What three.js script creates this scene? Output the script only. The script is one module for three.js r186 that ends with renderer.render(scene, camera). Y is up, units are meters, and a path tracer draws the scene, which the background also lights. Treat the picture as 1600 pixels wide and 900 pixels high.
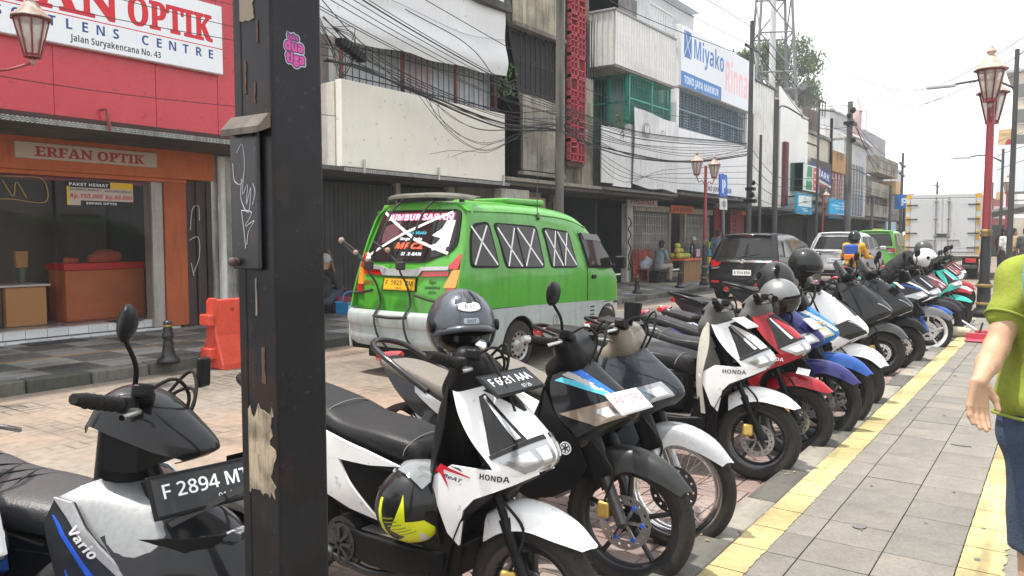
import * as THREE from 'three';
import { mergeGeometries, toCreasedNormals } from 'three/addons/utils/BufferGeometryUtils.js';
import { RoundedBoxGeometry } from 'three/addons/geometries/RoundedBoxGeometry.js';

// ---------------------------------------------------------------- camera, sky, sun, exposure
const scene = new THREE.Scene();
const camera = new THREE.PerspectiveCamera(2 * Math.atan(450 / 1232) * 180 / Math.PI, 16 / 9, 0.05, 900);
camera.position.set(0, 1.5, 0);
camera.rotation.order = 'YXZ';
camera.rotation.set(-Math.atan(80 / 1232), Math.atan(865 / 1232), 0);
const renderer = new THREE.WebGLRenderer({ antialias: true });
renderer.setSize(1024, 576);
renderer.toneMapping = THREE.LinearToneMapping;
renderer.toneMappingExposure = 1.28;
renderer.shadowMap.enabled = true;
const SUN = new THREE.Vector3(-0.25, 0.95, 0.16).normalize();
{ // bright white hazy sky
  const w = 256, h = 128, d = new Float32Array(w * h * 4), v = new THREE.Vector3();
  for (let j = 0; j < h; j++) for (let i = 0; i < w; i++) {
    const el = ((j + 0.5) / h - 0.5) * Math.PI, az = ((i + 0.5) / w - 0.5) * 2 * Math.PI;
    v.set(Math.cos(el) * Math.cos(az), Math.sin(el), Math.cos(el) * Math.sin(az));
    const s = Math.max(0, v.dot(SUN)), up = Math.max(0, v.y);
    const L = el < 0 ? 0.5 : 1.45 - 0.25 * up + 0.6 * Math.pow(s, 6) + 1.2 * Math.pow(s, 40);
    const o = (j * w + i) * 4, b = 0.06 * up;
    d[o] = L * (1 - b); d[o + 1] = L; d[o + 2] = L * (1.02 + b); d[o + 3] = 1;
  }
  const t = new THREE.DataTexture(d, w, h, THREE.RGBAFormat, THREE.FloatType);
  t.mapping = THREE.EquirectangularReflectionMapping; t.magFilter = t.minFilter = THREE.LinearFilter; t.needsUpdate = true;
  scene.background = t; scene.environment = t;
}
const sun = new THREE.DirectionalLight(new THREE.Color(1, 0.945, 0.86), 5);
sun.position.copy(SUN).multiplyScalar(80).add(new THREE.Vector3(-4, 0, -20));
sun.target.position.set(-4, 0, -20);
sun.castShadow = true; sun.shadow.radius = 3;
Object.assign(sun.shadow.camera, { left: -60, right: 60, top: 60, bottom: -60, near: 1, far: 220 });
sun.shadow.mapSize.set(4096, 4096);
scene.add(sun, sun.target);
scene.fog = new THREE.FogExp2(0xf2f5f8, 0.0013);

// ---------------------------------------------------------------- helpers
let seed = 7;
const rnd = () => { seed = (seed + 0x6D2B79F5) | 0; let t = Math.imul(seed ^ (seed >>> 15), 1 | seed); t = (t + Math.imul(t ^ (t >>> 7), 61 | t)) ^ t; return ((t ^ (t >>> 14)) >>> 0) / 4294967296; };
const rr = (a, b) => a + (b - a) * rnd();
const PI = Math.PI, D = PI / 180;
const V = (x, y, z) => new THREE.Vector3(x, y, z);
const used = new Map();
function numbered(n) { const k = used.get(n) ?? 0; used.set(n, k + 1); return k ? n + '_' + String(k).padStart(3, '0') : n; }
function clean(g) {
  g = g.index ? g.toNonIndexed() : g;
  for (const k of Object.keys(g.attributes)) if (!['position', 'normal', 'uv', 'color'].includes(k)) g.deleteAttribute(k);
  if (!g.attributes.normal) g.computeVertexNormals();
  return g;
}
// texture coordinates in metres, taken from the surface's own axes
function uvw(g) {
  const p = g.attributes.position, n = g.attributes.normal, uv = new Float32Array(p.count * 2);
  for (let i = 0; i < p.count; i++) {
    const a = i - i % 3, q = !g.index && a + 2 < p.count, f = (k) => Math.abs(q ? n['get' + k](a) + n['get' + k](a + 1) + n['get' + k](a + 2) : n['get' + k](i)), ax = f('X'), ay = f('Y'), az = f('Z');
    if (ay >= ax && ay >= az) { uv[2 * i] = p.getX(i); uv[2 * i + 1] = p.getZ(i); }
    else if (ax >= az) { uv[2 * i] = p.getZ(i); uv[2 * i + 1] = p.getY(i); }
    else { uv[2 * i] = p.getX(i); uv[2 * i + 1] = p.getY(i); }
  }
  g.setAttribute('uv', new THREE.BufferAttribute(uv, 2));
  return g;
}
function merge(gs, keepUv = false) {
  gs = (Array.isArray(gs) ? gs.flat(9) : [gs]).filter(Boolean).map(clean);
  const col = gs.some((g) => g.attributes.color);
  if (!col) for (const g of gs) g.deleteAttribute('color');
  for (const g of gs) if (!keepUv || !g.attributes.uv) uvw(g);
  return gs.length === 1 ? gs[0] : mergeGeometries(gs);
}
function shade(o) { o.castShadow = o.receiveShadow = true; return o; }
const APART = /^(recess|ledge|hinge|bracket|downpipe|post|ground_wall|dark_interior|pilaster|side_frame|shop_post|window_pillar|wheel_arch|door_handle|door_mat|inner_wall|lintel|wall|upper_wall|lower_wall|side_vent|knob|painted_front|shop_front|visor_pivot|chin_strap|vents|clamp|crossarm|shop_back|rust_spot|blank|flange|roof_structure|bolt|front|soffit|band|cap|hanger|shoe)$/;
function part(parent, name, gs, mat, label, keepUv) {
  if (Array.isArray(gs) && !keepUv && APART.test(name)) return gs.flat(9).map((g) => part(parent, name, g, mat, label))[0];
  const g = gs.isBufferGeometry && gs.userData.done ? gs : merge(gs, keepUv);
  g.userData.done = true;
  const m = shade(new THREE.Mesh(g, mat));
  m.name = name; if (label) m.userData.label = label;
  parent.add(m); return m;
}
function thing(name, label, category, pos = [0, 0, 0], yaw = 0, group) {
  const o = new THREE.Group(); o.name = numbered(name); o.position.set(...pos); o.rotation.order = 'YXZ'; o.rotation.y = yaw;
  o.userData.label = label; o.userData.category = category; if (group) o.userData.group = group;
  scene.add(o); return o;
}
function solo(name, label, category, gs, mat, group, keepUv) {
  const m = part(scene, numbered(name), gs, mat, label, keepUv); m.userData.category = category; if (group) m.userData.group = group; return m;
}
function struct(name, gs, mat, label, keepUv) { const m = part(scene, numbered(name), gs, mat, label, keepUv); m.userData.kind = 'structure'; return m; }
// primitives (w,h,d about a centre)
const box = (w, h, d, x = 0, y = 0, z = 0) => new THREE.BoxGeometry(w, h, d).translate(x, y, z);
const rbox = (w, h, d, x = 0, y = 0, z = 0, r = 0.01, s = 2) => new RoundedBoxGeometry(w, h, d, s, Math.min(r, w * 0.49, h * 0.49, d * 0.49)).translate(x, y, z);
const bb = (x0, x1, y0, y1, z0, z1) => box(Math.abs(x1 - x0), Math.abs(y1 - y0), Math.abs(z1 - z0), (x0 + x1) / 2, (y0 + y1) / 2, (z0 + z1) / 2);
const rb = (x0, x1, y0, y1, z0, z1, r = 0.012) => rbox(Math.abs(x1 - x0), Math.abs(y1 - y0), Math.abs(z1 - z0), (x0 + x1) / 2, (y0 + y1) / 2, (z0 + z1) / 2, r, 1);
function rod(a, b, r, r2 = r, n = 8) {
  const A = V(...a), B = V(...b), d = B.clone().sub(A), L = d.length();
  const g = new THREE.CylinderGeometry(r2, r, L, n, 1);
  return g.applyQuaternion(new THREE.Quaternion().setFromUnitVectors(V(0, 1, 0), d.normalize())).translate((A.x + B.x) / 2, (A.y + B.y) / 2, (A.z + B.z) / 2);
}
const tube = (pts, r, n = 24, k = 6) => new THREE.TubeGeometry(new THREE.CatmullRomCurve3(pts.map((p) => V(...p))), n, r, k);
const lathe = (pts, n = 20) => new THREE.LatheGeometry(pts.map((p) => new THREE.Vector2(p[0], p[1])), n);
const ball = (r, x, y, z, sx = 1, sy = 1, sz = 1, n = 12) => new THREE.SphereGeometry(r, n, Math.max(6, n * 0.7 | 0)).scale(sx, sy, sz).translate(x, y, z);
const cylZ = (r, d, x, y, z, n = 20, r2 = r) => new THREE.CylinderGeometry(r2, r, d, n).rotateX(PI / 2).translate(x, y, z);
const cylX = (r, d, x, y, z, n = 20) => new THREE.CylinderGeometry(r, r, d, n).rotateZ(PI / 2).translate(x, y, z);
// polygon in xy, extruded along z about z0, with small bevel
function slab(pts, t, z0 = 0, bev = 0.004, warp) {
  const s = new THREE.Shape(pts.map((p) => new THREE.Vector2(p[0], p[1])));
  const g = new THREE.ExtrudeGeometry(s, { depth: Math.max(1e-4, t - 2 * bev), bevelEnabled: bev > 0, bevelThickness: bev, bevelSize: bev, bevelOffset: -bev, bevelSegments: 1, steps: 1 });
  g.translate(0, 0, z0 - t / 2 + bev);
  if (warp) { const p = g.attributes.position; for (let i = 0; i < p.count; i++) { const q = warp(p.getX(i), p.getY(i), p.getZ(i)); p.setXYZ(i, q[0], q[1], q[2]); } g.computeVertexNormals(); }
  return g;
}
function catmull(row, n) {
  if (row.length === 2) return Array.from({ length: n + 1 }, (_, i) => row[0].map((a, k) => a + (row[1][k] - a) * i / n));
  const c = new THREE.CatmullRomCurve3(row.map((p) => V(...p)), false, 'centripetal');
  return c.getPoints(n).map((p) => [p.x, p.y, p.z]);
}
function linear(row, n) {
  const out = [], m = row.length - 1;
  for (let i = 0; i <= n; i++) { const t = Math.min(i / n * m, m - 1e-9), k = Math.floor(t), f = t - k; out.push(row[k].map((a, j) => a + (row[k + 1][j] - a) * f)); }
  return out;
}
// a curved shell through rows of points, with thickness; half = rows run from the middle (z 0) to one side and are mirrored
function patch(rows, { nu = 10, nv = 8, th = 0.004, half = false, sharp = false, flat = false } = {}) {
  if (half) rows = rows.map((r) => [...r.slice().reverse().filter((p) => Math.abs(p[2]) > 1e-6).map((p) => [p[0], p[1], -p[2]]), ...r]);
  const R = rows.map((r) => catmull(r, nu)), grid = [];
  for (let i = 0; i <= nu; i++) grid.push((sharp ? linear : catmull)(R.map((r) => r[i]), nv));
  const nI = nu + 1, nJ = nv + 1, pos = [], idx = [], id = (i, j) => i * nJ + j;
  for (const c of grid) for (const p of c) pos.push(...p);
  for (let i = 0; i < nu; i++) for (let j = 0; j < nv; j++) idx.push(id(i, j), id(i + 1, j), id(i + 1, j + 1), id(i, j), id(i + 1, j + 1), id(i, j + 1));
  const f = new THREE.BufferGeometry(); f.setAttribute('position', new THREE.Float32BufferAttribute(pos, 3)); f.setIndex(idx); f.computeVertexNormals();
  { const ct = [0, 1, 2].map((k) => pos.reduce((t, v, i) => i % 3 === k ? t + v : t, 0) / (pos.length / 3)), fn = f.attributes.normal; let out = 0; for (let i = 0; i < fn.count; i++) out += fn.getX(i) * (pos[3 * i] - ct[0]) + fn.getY(i) * (pos[3 * i + 1] - ct[1]) + fn.getZ(i) * (pos[3 * i + 2] - ct[2]); // shells face outward, thickness goes inward
    if (out < 0) { for (let i = 0; i < idx.length; i += 3) { const q = idx[i + 1]; idx[i + 1] = idx[i + 2]; idx[i + 2] = q; } f.setIndex(idx); f.computeVertexNormals(); } }
  const nrm = f.attributes.normal, N = nI * nJ, P = pos.slice(), I = idx.slice();
  for (let i = 0; i < N; i++) P.push(pos[3 * i] - nrm.getX(i) * th, pos[3 * i + 1] - nrm.getY(i) * th, pos[3 * i + 2] - nrm.getZ(i) * th);
  for (let k = 0; k < idx.length; k += 3) I.push(N + idx[k], N + idx[k + 2], N + idx[k + 1]);
  const g = new THREE.BufferGeometry(); g.setAttribute('position', new THREE.Float32BufferAttribute(P, 3)); g.setIndex(I); g.computeVertexNormals();
  const rim = [], q = (a, b) => rim.push(a, N + a, N + b, a, N + b, b);
  for (let i = 0; i < nu; i++) { q(id(i, 0), id(i + 1, 0)); q(id(i + 1, nv), id(i, nv)); }
  for (let j = 0; j < nv; j++) { q(id(0, j + 1), id(0, j)); q(id(nu, j), id(nu, j + 1)); }
  const e = new THREE.BufferGeometry(); e.setAttribute('position', new THREE.Float32BufferAttribute(P, 3)); e.setIndex(rim);
  const e2 = e.toNonIndexed(); e2.computeVertexNormals();
  const g2 = g.toNonIndexed(); if (flat) g2.computeVertexNormals();
  return mergeGeometries([g2, e2]);
}
const mirrorZ = (g) => { g = clean(g.clone()); const p = g.attributes.position, n = g.attributes.normal; for (let i = 0; i < p.count; i++) { p.setZ(i, -p.getZ(i)); n.setZ(i, -n.getZ(i)); } flip(g); return g; };
function flip(g) { for (const k of Object.keys(g.attributes)) { const a = g.attributes[k], s = a.itemSize; for (let i = 0; i < a.count; i += 3) for (let c = 0; c < s; c++) { const t = a.array[(i + 1) * s + c]; a.array[(i + 1) * s + c] = a.array[(i + 2) * s + c]; a.array[(i + 2) * s + c] = t; } } return g; }
const both = (g) => [g, mirrorZ(g)];
// closed body along x: stations [x, yCentre, halfUp, halfDown, halfWidth, power]
function loft(st, { n = 20, m = 5, smooth = true } = {}) {
  const S = smooth && st.length > 2 ? catS(st, (st.length - 1) * m) : st, pos = [], idx = [];
  for (const [x, y, u, d, w, p = 2.4, z = 0, lean = 0] of S) for (let i = 0; i < n; i++) {
    const a = i / n * 2 * PI, c = Math.cos(a), s = Math.sin(a), e = 2 / p;
    const sy = Math.sign(s) * Math.pow(Math.abs(s), e), dy = sy * (s > 0 ? u : d);
    pos.push(x + lean * dy, y + dy, z + Math.sign(c) * Math.pow(Math.abs(c), e) * w);
  }
  const L = S.length;
  for (let k = 0; k < L - 1; k++) for (let i = 0; i < n; i++) { const a = k * n + i, b = k * n + (i + 1) % n; idx.push(a, b, b + n, a, b + n, a + n); }
  for (const k of [0, L - 1]) { const c = pos.length / 3; pos.push(S[k][0], S[k][1], S[k][6] ?? 0); for (let i = 0; i < n; i++) { const a = k * n + i, b = k * n + (i + 1) % n; k ? idx.push(c, a, b) : idx.push(c, b, a); } }
  const g = new THREE.BufferGeometry(); g.setAttribute('position', new THREE.Float32BufferAttribute(pos, 3)); g.setIndex(idx); 
  if (S[1][0] < S[0][0] === false) { const q = g.index.array; for (let i = 0; i < q.length; i += 3) { const t = q[i + 1]; q[i + 1] = q[i + 2]; q[i + 2] = t; } }
  g.computeVertexNormals(); return g;
}
function catS(st, n) {
  const k = Math.max(...st.map((s) => s.length)), F = st.map((s) => Array.from({ length: k }, (_, i) => s[i] ?? [0, 0, 0, 0, 0, 2.4, 0, 0][i])), out = [];
  for (let i = 0; i <= n; i++) {
    const t = Math.min(i / n * (F.length - 1), F.length - 1 - 1e-9), a = Math.floor(t), f = t - a, p0 = F[Math.max(0, a - 1)], p1 = F[a], p2 = F[a + 1], p3 = F[Math.min(F.length - 1, a + 2)];
    out.push(p1.map((v, j) => { const r = 0.5 * (2 * v + (p2[j] - p0[j]) * f + (2 * p0[j] - 5 * v + 4 * p2[j] - p3[j]) * f * f + (3 * v - p0[j] - 3 * p2[j] + p3[j]) * f * f * f); const lo = Math.min(v, p2[j]), hi = Math.max(v, p2[j]), e = (hi - lo) * 0.15; return Math.min(hi + e, Math.max(lo - e, r)); }));
  }
  return out;
}
// smooth body from bones [a, b, ra, rb] by surface nets
function blob(bones, cell = 0.02, k = 0.03) {
  const lo = [9e9, 9e9, 9e9], hi = [-9e9, -9e9, -9e9];
  for (const [a, b, ra, rb] of bones) for (let i = 0; i < 3; i++) { lo[i] = Math.min(lo[i], a[i] - ra, b[i] - rb); hi[i] = Math.max(hi[i], a[i] + ra, b[i] + rb); }
  const m = 3 * cell + k * 0.4; const n = [0, 1, 2].map((i) => { lo[i] -= m; return Math.ceil((hi[i] + m - lo[i]) / cell) + 1; });
  const val = new Float32Array(n[0] * n[1] * n[2]).fill(9), at = (i, j, l) => (l * n[1] + j) * n[0] + i;
  const B = bones.map(([a, b, ra, rb, fl]) => ({ a, d: [b[0] - a[0], b[1] - a[1], b[2] - a[2]], ra, rb, fl, k }));
  for (const q of B) {
    const dd = q.d[0] ** 2 + q.d[1] ** 2 + q.d[2] ** 2 || 1e-9, R = Math.max(q.ra, q.rb) + k * 2 + 2 * cell, f = q.fl ?? [1, 1, 1];
    const i0 = [0, 1, 2].map((i) => Math.max(0, Math.floor((Math.min(q.a[i], q.a[i] + q.d[i]) - R - lo[i]) / cell))), i1 = [0, 1, 2].map((i) => Math.min(n[i] - 1, Math.ceil((Math.max(q.a[i], q.a[i] + q.d[i]) + R - lo[i]) / cell)));
    for (let l = i0[2]; l <= i1[2]; l++) for (let j = i0[1]; j <= i1[1]; j++) for (let i = i0[0]; i <= i1[0]; i++) {
      const x = lo[0] + i * cell - q.a[0], y = lo[1] + j * cell - q.a[1], z = lo[2] + l * cell - q.a[2];
      const t = Math.min(1, Math.max(0, (x * q.d[0] + y * q.d[1] + z * q.d[2]) / dd));
      const ds = Math.hypot((x - t * q.d[0]) / f[0], (y - t * q.d[1]) / f[1], (z - t * q.d[2]) / f[2]) - (q.ra + (q.rb - q.ra) * t);
      const o = at(i, j, l), c = val[o], h = Math.max(0, k - Math.abs(c - ds)) / k; val[o] = Math.min(c, ds) - h * h * k * 0.25;
    }
  }
  const vid = new Int32Array(val.length).fill(-1), pos = [], idx = [];
  for (let l = 0; l < n[2] - 1; l++) for (let j = 0; j < n[1] - 1; j++) for (let i = 0; i < n[0] - 1; i++) {
    let c = 0, sx = 0, sy = 0, sz = 0;
    for (let e = 0; e < 12; e++) {
      const ax = e >> 2, p = e & 3, o = [0, 0, 0]; o[(ax + 1) % 3] = p & 1; o[(ax + 2) % 3] = p >> 1;
      const v0 = val[at(i + o[0], j + o[1], l + o[2])]; const o2 = o.slice(); o2[ax] = 1; const v1 = val[at(i + o2[0], j + o2[1], l + o2[2])];
      if (v0 < 0 === v1 < 0) continue; const t = v0 / (v0 - v1); o[ax] = t; sx += o[0]; sy += o[1]; sz += o[2]; c++;
    }
    if (c) { vid[at(i, j, l)] = pos.length / 3; pos.push(lo[0] + (i + sx / c) * cell, lo[1] + (j + sy / c) * cell, lo[2] + (l + sz / c) * cell); }
  }
  const st = [1, n[0], n[0] * n[1]];
  for (let l = 1; l < n[2] - 1; l++) for (let j = 1; j < n[1] - 1; j++) for (let i = 1; i < n[0] - 1; i++) {
    const o = at(i, j, l);
    for (let ax = 0; ax < 3; ax++) {
      const a = val[o] < 0, b = val[o + st[ax]] < 0; if (a === b) continue;
      const u = st[(ax + 1) % 3], w = st[(ax + 2) % 3], q = [vid[o - u - w], vid[o - w], vid[o], vid[o - u]];
      if (q.some((x) => x < 0)) continue;
      a ? idx.push(q[0], q[1], q[2], q[0], q[2], q[3]) : idx.push(q[0], q[2], q[1], q[0], q[3], q[2]);
    }
  }
  const g = new THREE.BufferGeometry(); g.setAttribute('position', new THREE.Float32BufferAttribute(pos, 3)); g.setIndex(idx); g.computeVertexNormals(); return g;
}
// ---------------------------------------------------------------- textures
const hash = (x, y, s) => { let h = Math.imul(x, 374761393) + Math.imul(y, 668265263) + Math.imul(s, 1442695041); h = Math.imul(h ^ (h >>> 13), 1274126177); return ((h ^ (h >>> 16)) >>> 0) / 4294967296; };
function vn(x, y, p, s) { // value noise with period p
  const i = Math.floor(x), j = Math.floor(y), f = x - i, g = y - j, a = f * f * (3 - 2 * f), b = g * g * (3 - 2 * g), m = (v) => ((v % p) + p) % p;
  const h = (u, v) => hash(m(u), m(v), s);
  return (h(i, j) * (1 - a) + h(i + 1, j) * a) * (1 - b) + (h(i, j + 1) * (1 - a) + h(i + 1, j + 1) * a) * b;
}
const fbm = (u, v, p, o, s) => { let r = 0, w = 0.5, t = 0; for (let k = 0; k < o; k++) { r += w * vn(u * p, v * p, p, s + k); t += w; w *= 0.55; p *= 2; } return r / t; };
function tex(n, fn, metres = 1, srgb = true) {
  const d = new Uint8Array(n * n * 4);
  for (let j = 0; j < n; j++) for (let i = 0; i < n; i++) { const c = fn(i / n, j / n), o = (j * n + i) * 4; for (let k = 0; k < 3; k++) d[o + k] = Math.max(0, Math.min(255, 255 * (c.length ? c[k] : c))); d[o + 3] = 255; }
  const t = new THREE.DataTexture(d, n, n); t.wrapS = t.wrapT = THREE.RepeatWrapping; t.magFilter = THREE.LinearFilter; t.minFilter = THREE.LinearMipmapLinearFilter;
  if (srgb) t.colorSpace = THREE.SRGBColorSpace; t.repeat.set(1 / metres, 1 / metres); t.needsUpdate = true; return t;
}
const again = (t, m, my = m) => { const c = t.clone(); c.repeat.set(1 / m, 1 / my); c.needsUpdate = true; return c; };
function canvasTex(w, h, draw) {
  const c = document.createElement('canvas'); c.width = w; c.height = h; const x = c.getContext('2d'); draw(x, w, h);
  const t = new THREE.CanvasTexture(c); t.colorSpace = THREE.SRGBColorSpace; t.magFilter = THREE.LinearFilter; return t;
}
// dirt: pale in most places, with vertical runs and blotches
const tGrime = tex(512, (u, v) => { const a = fbm(u, v, 4, 5, 11), s = fbm(u, v * 0.12 + 3, 48, 3, 21), f = fbm(u, v, 64, 2, 31); const k = 0.99 - 0.34 * Math.max(0, a - 0.42) - 0.26 * Math.max(0, s - 0.5) - 0.06 * f; return [k, k * 0.992, k * 0.975]; }, 3);
const tClean = tex(512, (u, v) => { const a = fbm(u, v, 4, 5, 12), s = fbm(u, v * 0.2 + 3, 40, 3, 22), q = fbm(u, v, 30, 3, 32); const k = 1.0 - 0.1 * Math.max(0, a - 0.5) - 0.08 * Math.max(0, s - 0.55) - (q > 0.8 ? 0.12 : 0); return [k, k * 0.995, k * 0.985]; }, 3);
const tHeavy = tex(512, (u, v) => { const a = fbm(u, v, 3, 6, 41), s = fbm(u, v * 0.08 + 1, 40, 4, 51), f = fbm(u, v, 80, 2, 61); const k = 1.02 - 0.75 * Math.max(0, a - 0.4) - 0.55 * Math.max(0, s - 0.45) - 0.1 * f; return [k, k * 0.985, k * 0.95]; }, 2.4);
const tDust = tex(512, (u, v) => { const a = fbm(u, v, 5, 5, 71), f = fbm(u, v, 90, 2, 72); const k = 0.9 + 0.12 * a - 0.1 * (f - 0.5); return [k, k * 0.995, k * 0.985]; }, 0.8);
const tFine = tex(512, (u, v) => { const k = 0.5 + 0.9 * (fbm(u, v, 96, 3, 81) - 0.5) + 0.5 * (fbm(u, v, 8, 3, 82) - 0.5); return k; }, 0.6, false);
const tRough = tex(256, (u, v) => { const k = 0.62 + 0.6 * (fbm(u, v, 10, 5, 91) - 0.45); return [k, k, k]; }, 0.7, false);
const tStone = tex(512, (u, v) => { const a = fbm(u, v, 6, 4, 101), f = fbm(u, v, 110, 2, 102), p = fbm(u, v, 150, 1, 103); const k = 0.88 + 0.2 * (a - 0.5) + 0.12 * (f - 0.5) - (p > 0.86 ? 0.08 : 0); return [k, k * 0.99, k * 0.97]; }, 1.1);
const tLeather = tex(256, (u, v) => 0.5 + 0.8 * (fbm(u, v, 40, 3, 111) - 0.5), 0.16, false);
// ---------------------------------------------------------------- materials
const C = (r, g, b) => new THREE.Color().setRGB(r, g ?? r, b ?? r);
const lin = (hex) => new THREE.Color(hex);
function std(color, rough = 0.7, o = {}) { return new THREE.MeshStandardMaterial({ color, roughness: rough, ...o }); }
function wall(color, o = {}) { return std(color, 0.88, { map: tGrime, bumpMap: tFine, bumpScale: 0.004, ...o }); }
function paint(color, o = {}) { return new THREE.MeshPhysicalMaterial({ color, roughness: 0.42, clearcoat: 0.6, clearcoatRoughness: 0.08, specularIntensity: 0.25, map: tDust, ...o }); }
function plas(color, rough, o = {}) { return new THREE.MeshPhysicalMaterial({ color, roughness: rough, specularIntensity: 0.32, ...o }); }
const M = {
  plastic: plas(C(0.009, 0.009, 0.0095), 0.6, { map: tDust, roughnessMap: tRough, bumpMap: tLeather, bumpScale: 0.0006 }),
  gloss: paint(C(0.008, 0.008, 0.009)),
  seat: plas(C(0.024, 0.023, 0.024), 0.6, { map: tDust, bumpMap: tLeather, bumpScale: 0.0012, roughnessMap: tRough }),
  seatBrown: std(C(0.17, 0.15, 0.125), 0.75, { map: tDust, bumpMap: tLeather, bumpScale: 0.0012 }),
  rubber: plas(C(0.02, 0.019, 0.018), 0.85, { map: tDust, bumpMap: tFine, bumpScale: 0.002 }),
  tyre: plas(C(0.04, 0.037, 0.033), 0.9, { map: tDust, bumpMap: tFine, bumpScale: 0.002 }),
  rim: std(C(0.07, 0.07, 0.072), 0.36, { metalness: 0.75, roughnessMap: tRough }),
  steel: std(C(0.5, 0.49, 0.47), 0.38, { metalness: 0.9, roughnessMap: tRough }),
  dark: std(C(0.07, 0.07, 0.07), 0.5, { metalness: 0.6, roughnessMap: tRough }),
  chrome: std(C(0.75, 0.74, 0.73), 0.16, { metalness: 1 }),
  iron: plas(C(0.009, 0.009, 0.0095), 0.5, { roughnessMap: tRough, map: tDust }),
  gold: std(C(0.55, 0.36, 0.1), 0.45, { metalness: 0.6, map: tDust }),
  lens: new THREE.MeshPhysicalMaterial({ color: C(0.36, 0.37, 0.38), roughness: 0.14, metalness: 0.6, clearcoat: 1, clearcoatRoughness: 0.03 }),
  glassDark: new THREE.MeshPhysicalMaterial({ color: C(0.016, 0.015, 0.013), roughness: 0.06, clearcoat: 0.35, clearcoatRoughness: 0.02, specularIntensity: 0.4 }),
  pane: new THREE.MeshPhysicalMaterial({ color: C(0.88, 0.87, 0.86), roughness: 0.03, transmission: 1, thickness: 0, specularIntensity: 0.18 }),
  visor: new THREE.MeshPhysicalMaterial({ color: C(0.72, 0.74, 0.75), roughness: 0.04, transmission: 1, thickness: 0 }),
  red: paint(C(0.33, 0.012, 0.018)),
  redLens: new THREE.MeshPhysicalMaterial({ color: C(0.45, 0.01, 0.012), roughness: 0.2, clearcoat: 1 }),
  amber: new THREE.MeshPhysicalMaterial({ color: C(0.8, 0.28, 0.03), roughness: 0.2, clearcoat: 1 }),
  white: paint(C(0.8, 0.8, 0.8), { map: again(tClean, 1.2) }),
  silver: paint(C(0.5, 0.51, 0.53), { metalness: 0.4 }),
  grey: paint(C(0.16, 0.165, 0.175), { metalness: 0.3 }),
  blue: paint(C(0.02, 0.09, 0.36)),
  navy: paint(C(0.028, 0.028, 0.15)),
  sky: paint(C(0.03, 0.19, 0.48)),
  teal: paint(C(0.05, 0.55, 0.44)),
  maroon: paint(C(0.2, 0.01, 0.03)),
  whiteMatt: std(C(0.74, 0.73, 0.71), 0.75, { map: tGrime }),
};

// ================================================================ THE GROUND
// street runs along -z; near kerb at x -1.2..-1.4, far kerb at x -8.1
const tStreet = tex(1024, (u, v) => { // stamped concrete, pink and grey patches, tyre dirt
  const a = fbm(u, v, 3, 5, 201), b = fbm(u, v, 6, 4, 202), f = fbm(u, v, 128, 2, 203), s = fbm(u * 0.15, v, 24, 3, 204);
  const k = Math.max(0, Math.min(1, (a - 0.44) * 6)), q = 0.84 + 0.3 * (b - 0.5) + 0.16 * (f - 0.5) - 0.4 * Math.max(0, s - 0.58); let m = q;
  const X = u * 32, Y = v * 32, I = Math.floor(X), J = Math.floor(Y), ed = (t) => Math.min(t, 1 - t), jo = Math.min(ed(X - I), ed(Y - J), Math.abs(((I + J) & 1 ? X - I : Y - J) - 0.5) ), wr = fbm(u, v, 14, 3, 206); m *= 1 - Math.max(0, 1 - jo / 0.05) * Math.max(0, wr - 0.42) * 1.9;
  return [m * (0.88 + 0.05 * k), m * (0.845 - 0.02 * k), m * (0.79 - 0.05 * k)];
}, 7);
const tStamp = tex(1024, (u, v) => { // joints pressed into the concrete: broken basket weave
  const n = 12, x = u * n, y = v * n, i = Math.floor(x), j = Math.floor(y), fx = x - i, fy = y - j;
  const o = (i + j) & 1, w = 0.035 + 0.03 * fbm(u, v, 20, 2, 211);
  const e = (t) => Math.min(t, 1 - t);
  let d = Math.min(e(fx), e(fy)); d = Math.min(d, Math.abs((o ? fx : fy) - 0.5));
  const wear = fbm(u, v, 5, 3, 212) > 0.5 ? 0.35 : 1;
  return 0.8 - wear * 0.7 * Math.max(0, 1 - d / w) + 0.22 * (fbm(u, v, 100, 2, 213) - 0.5);
}, 2.625, false);
const mStreet = std(C(0.39, 0.362, 0.335), 0.9, { map: tStreet, bumpMap: tStamp, bumpScale: 0.006 });
struct('ground', bb(-160, 160, -0.3, -0.02, -320, 60), std(C(0.22, 0.21, 0.2), 0.95, { map: tStone }));
{ const g = new THREE.PlaneGeometry(7.2, 330, 12, 200).rotateX(-PI / 2).translate(-5.0, 0, -125); struct('road', g, mStreet); }
// darker asphalt repairs lying on the concrete
const mAsph = std(C(0.17, 0.165, 0.16), 0.92, { map: tStone, bumpMap: tFine, bumpScale: 0.004 });
{ const patchShape = (pts) => { const g = new THREE.ShapeGeometry(new THREE.Shape(pts.map((p) => new THREE.Vector2(p[0], -p[1])))); return g.rotateX(-PI / 2).translate(0, 0.004, 0); };
  struct('road_patch', patchShape([[-6.9, -10.4], [-6.1, -12.2], [-5.9, -14.5], [-6.6, -16.2], [-7.3, -14.4], [-7.5, -12]]), mAsph);
  struct('road_patch', patchShape([[-7.9, -16], [-7.2, -20], [-7.4, -27], [-8.05, -27], [-8.05, -18]]), mAsph);
}
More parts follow.
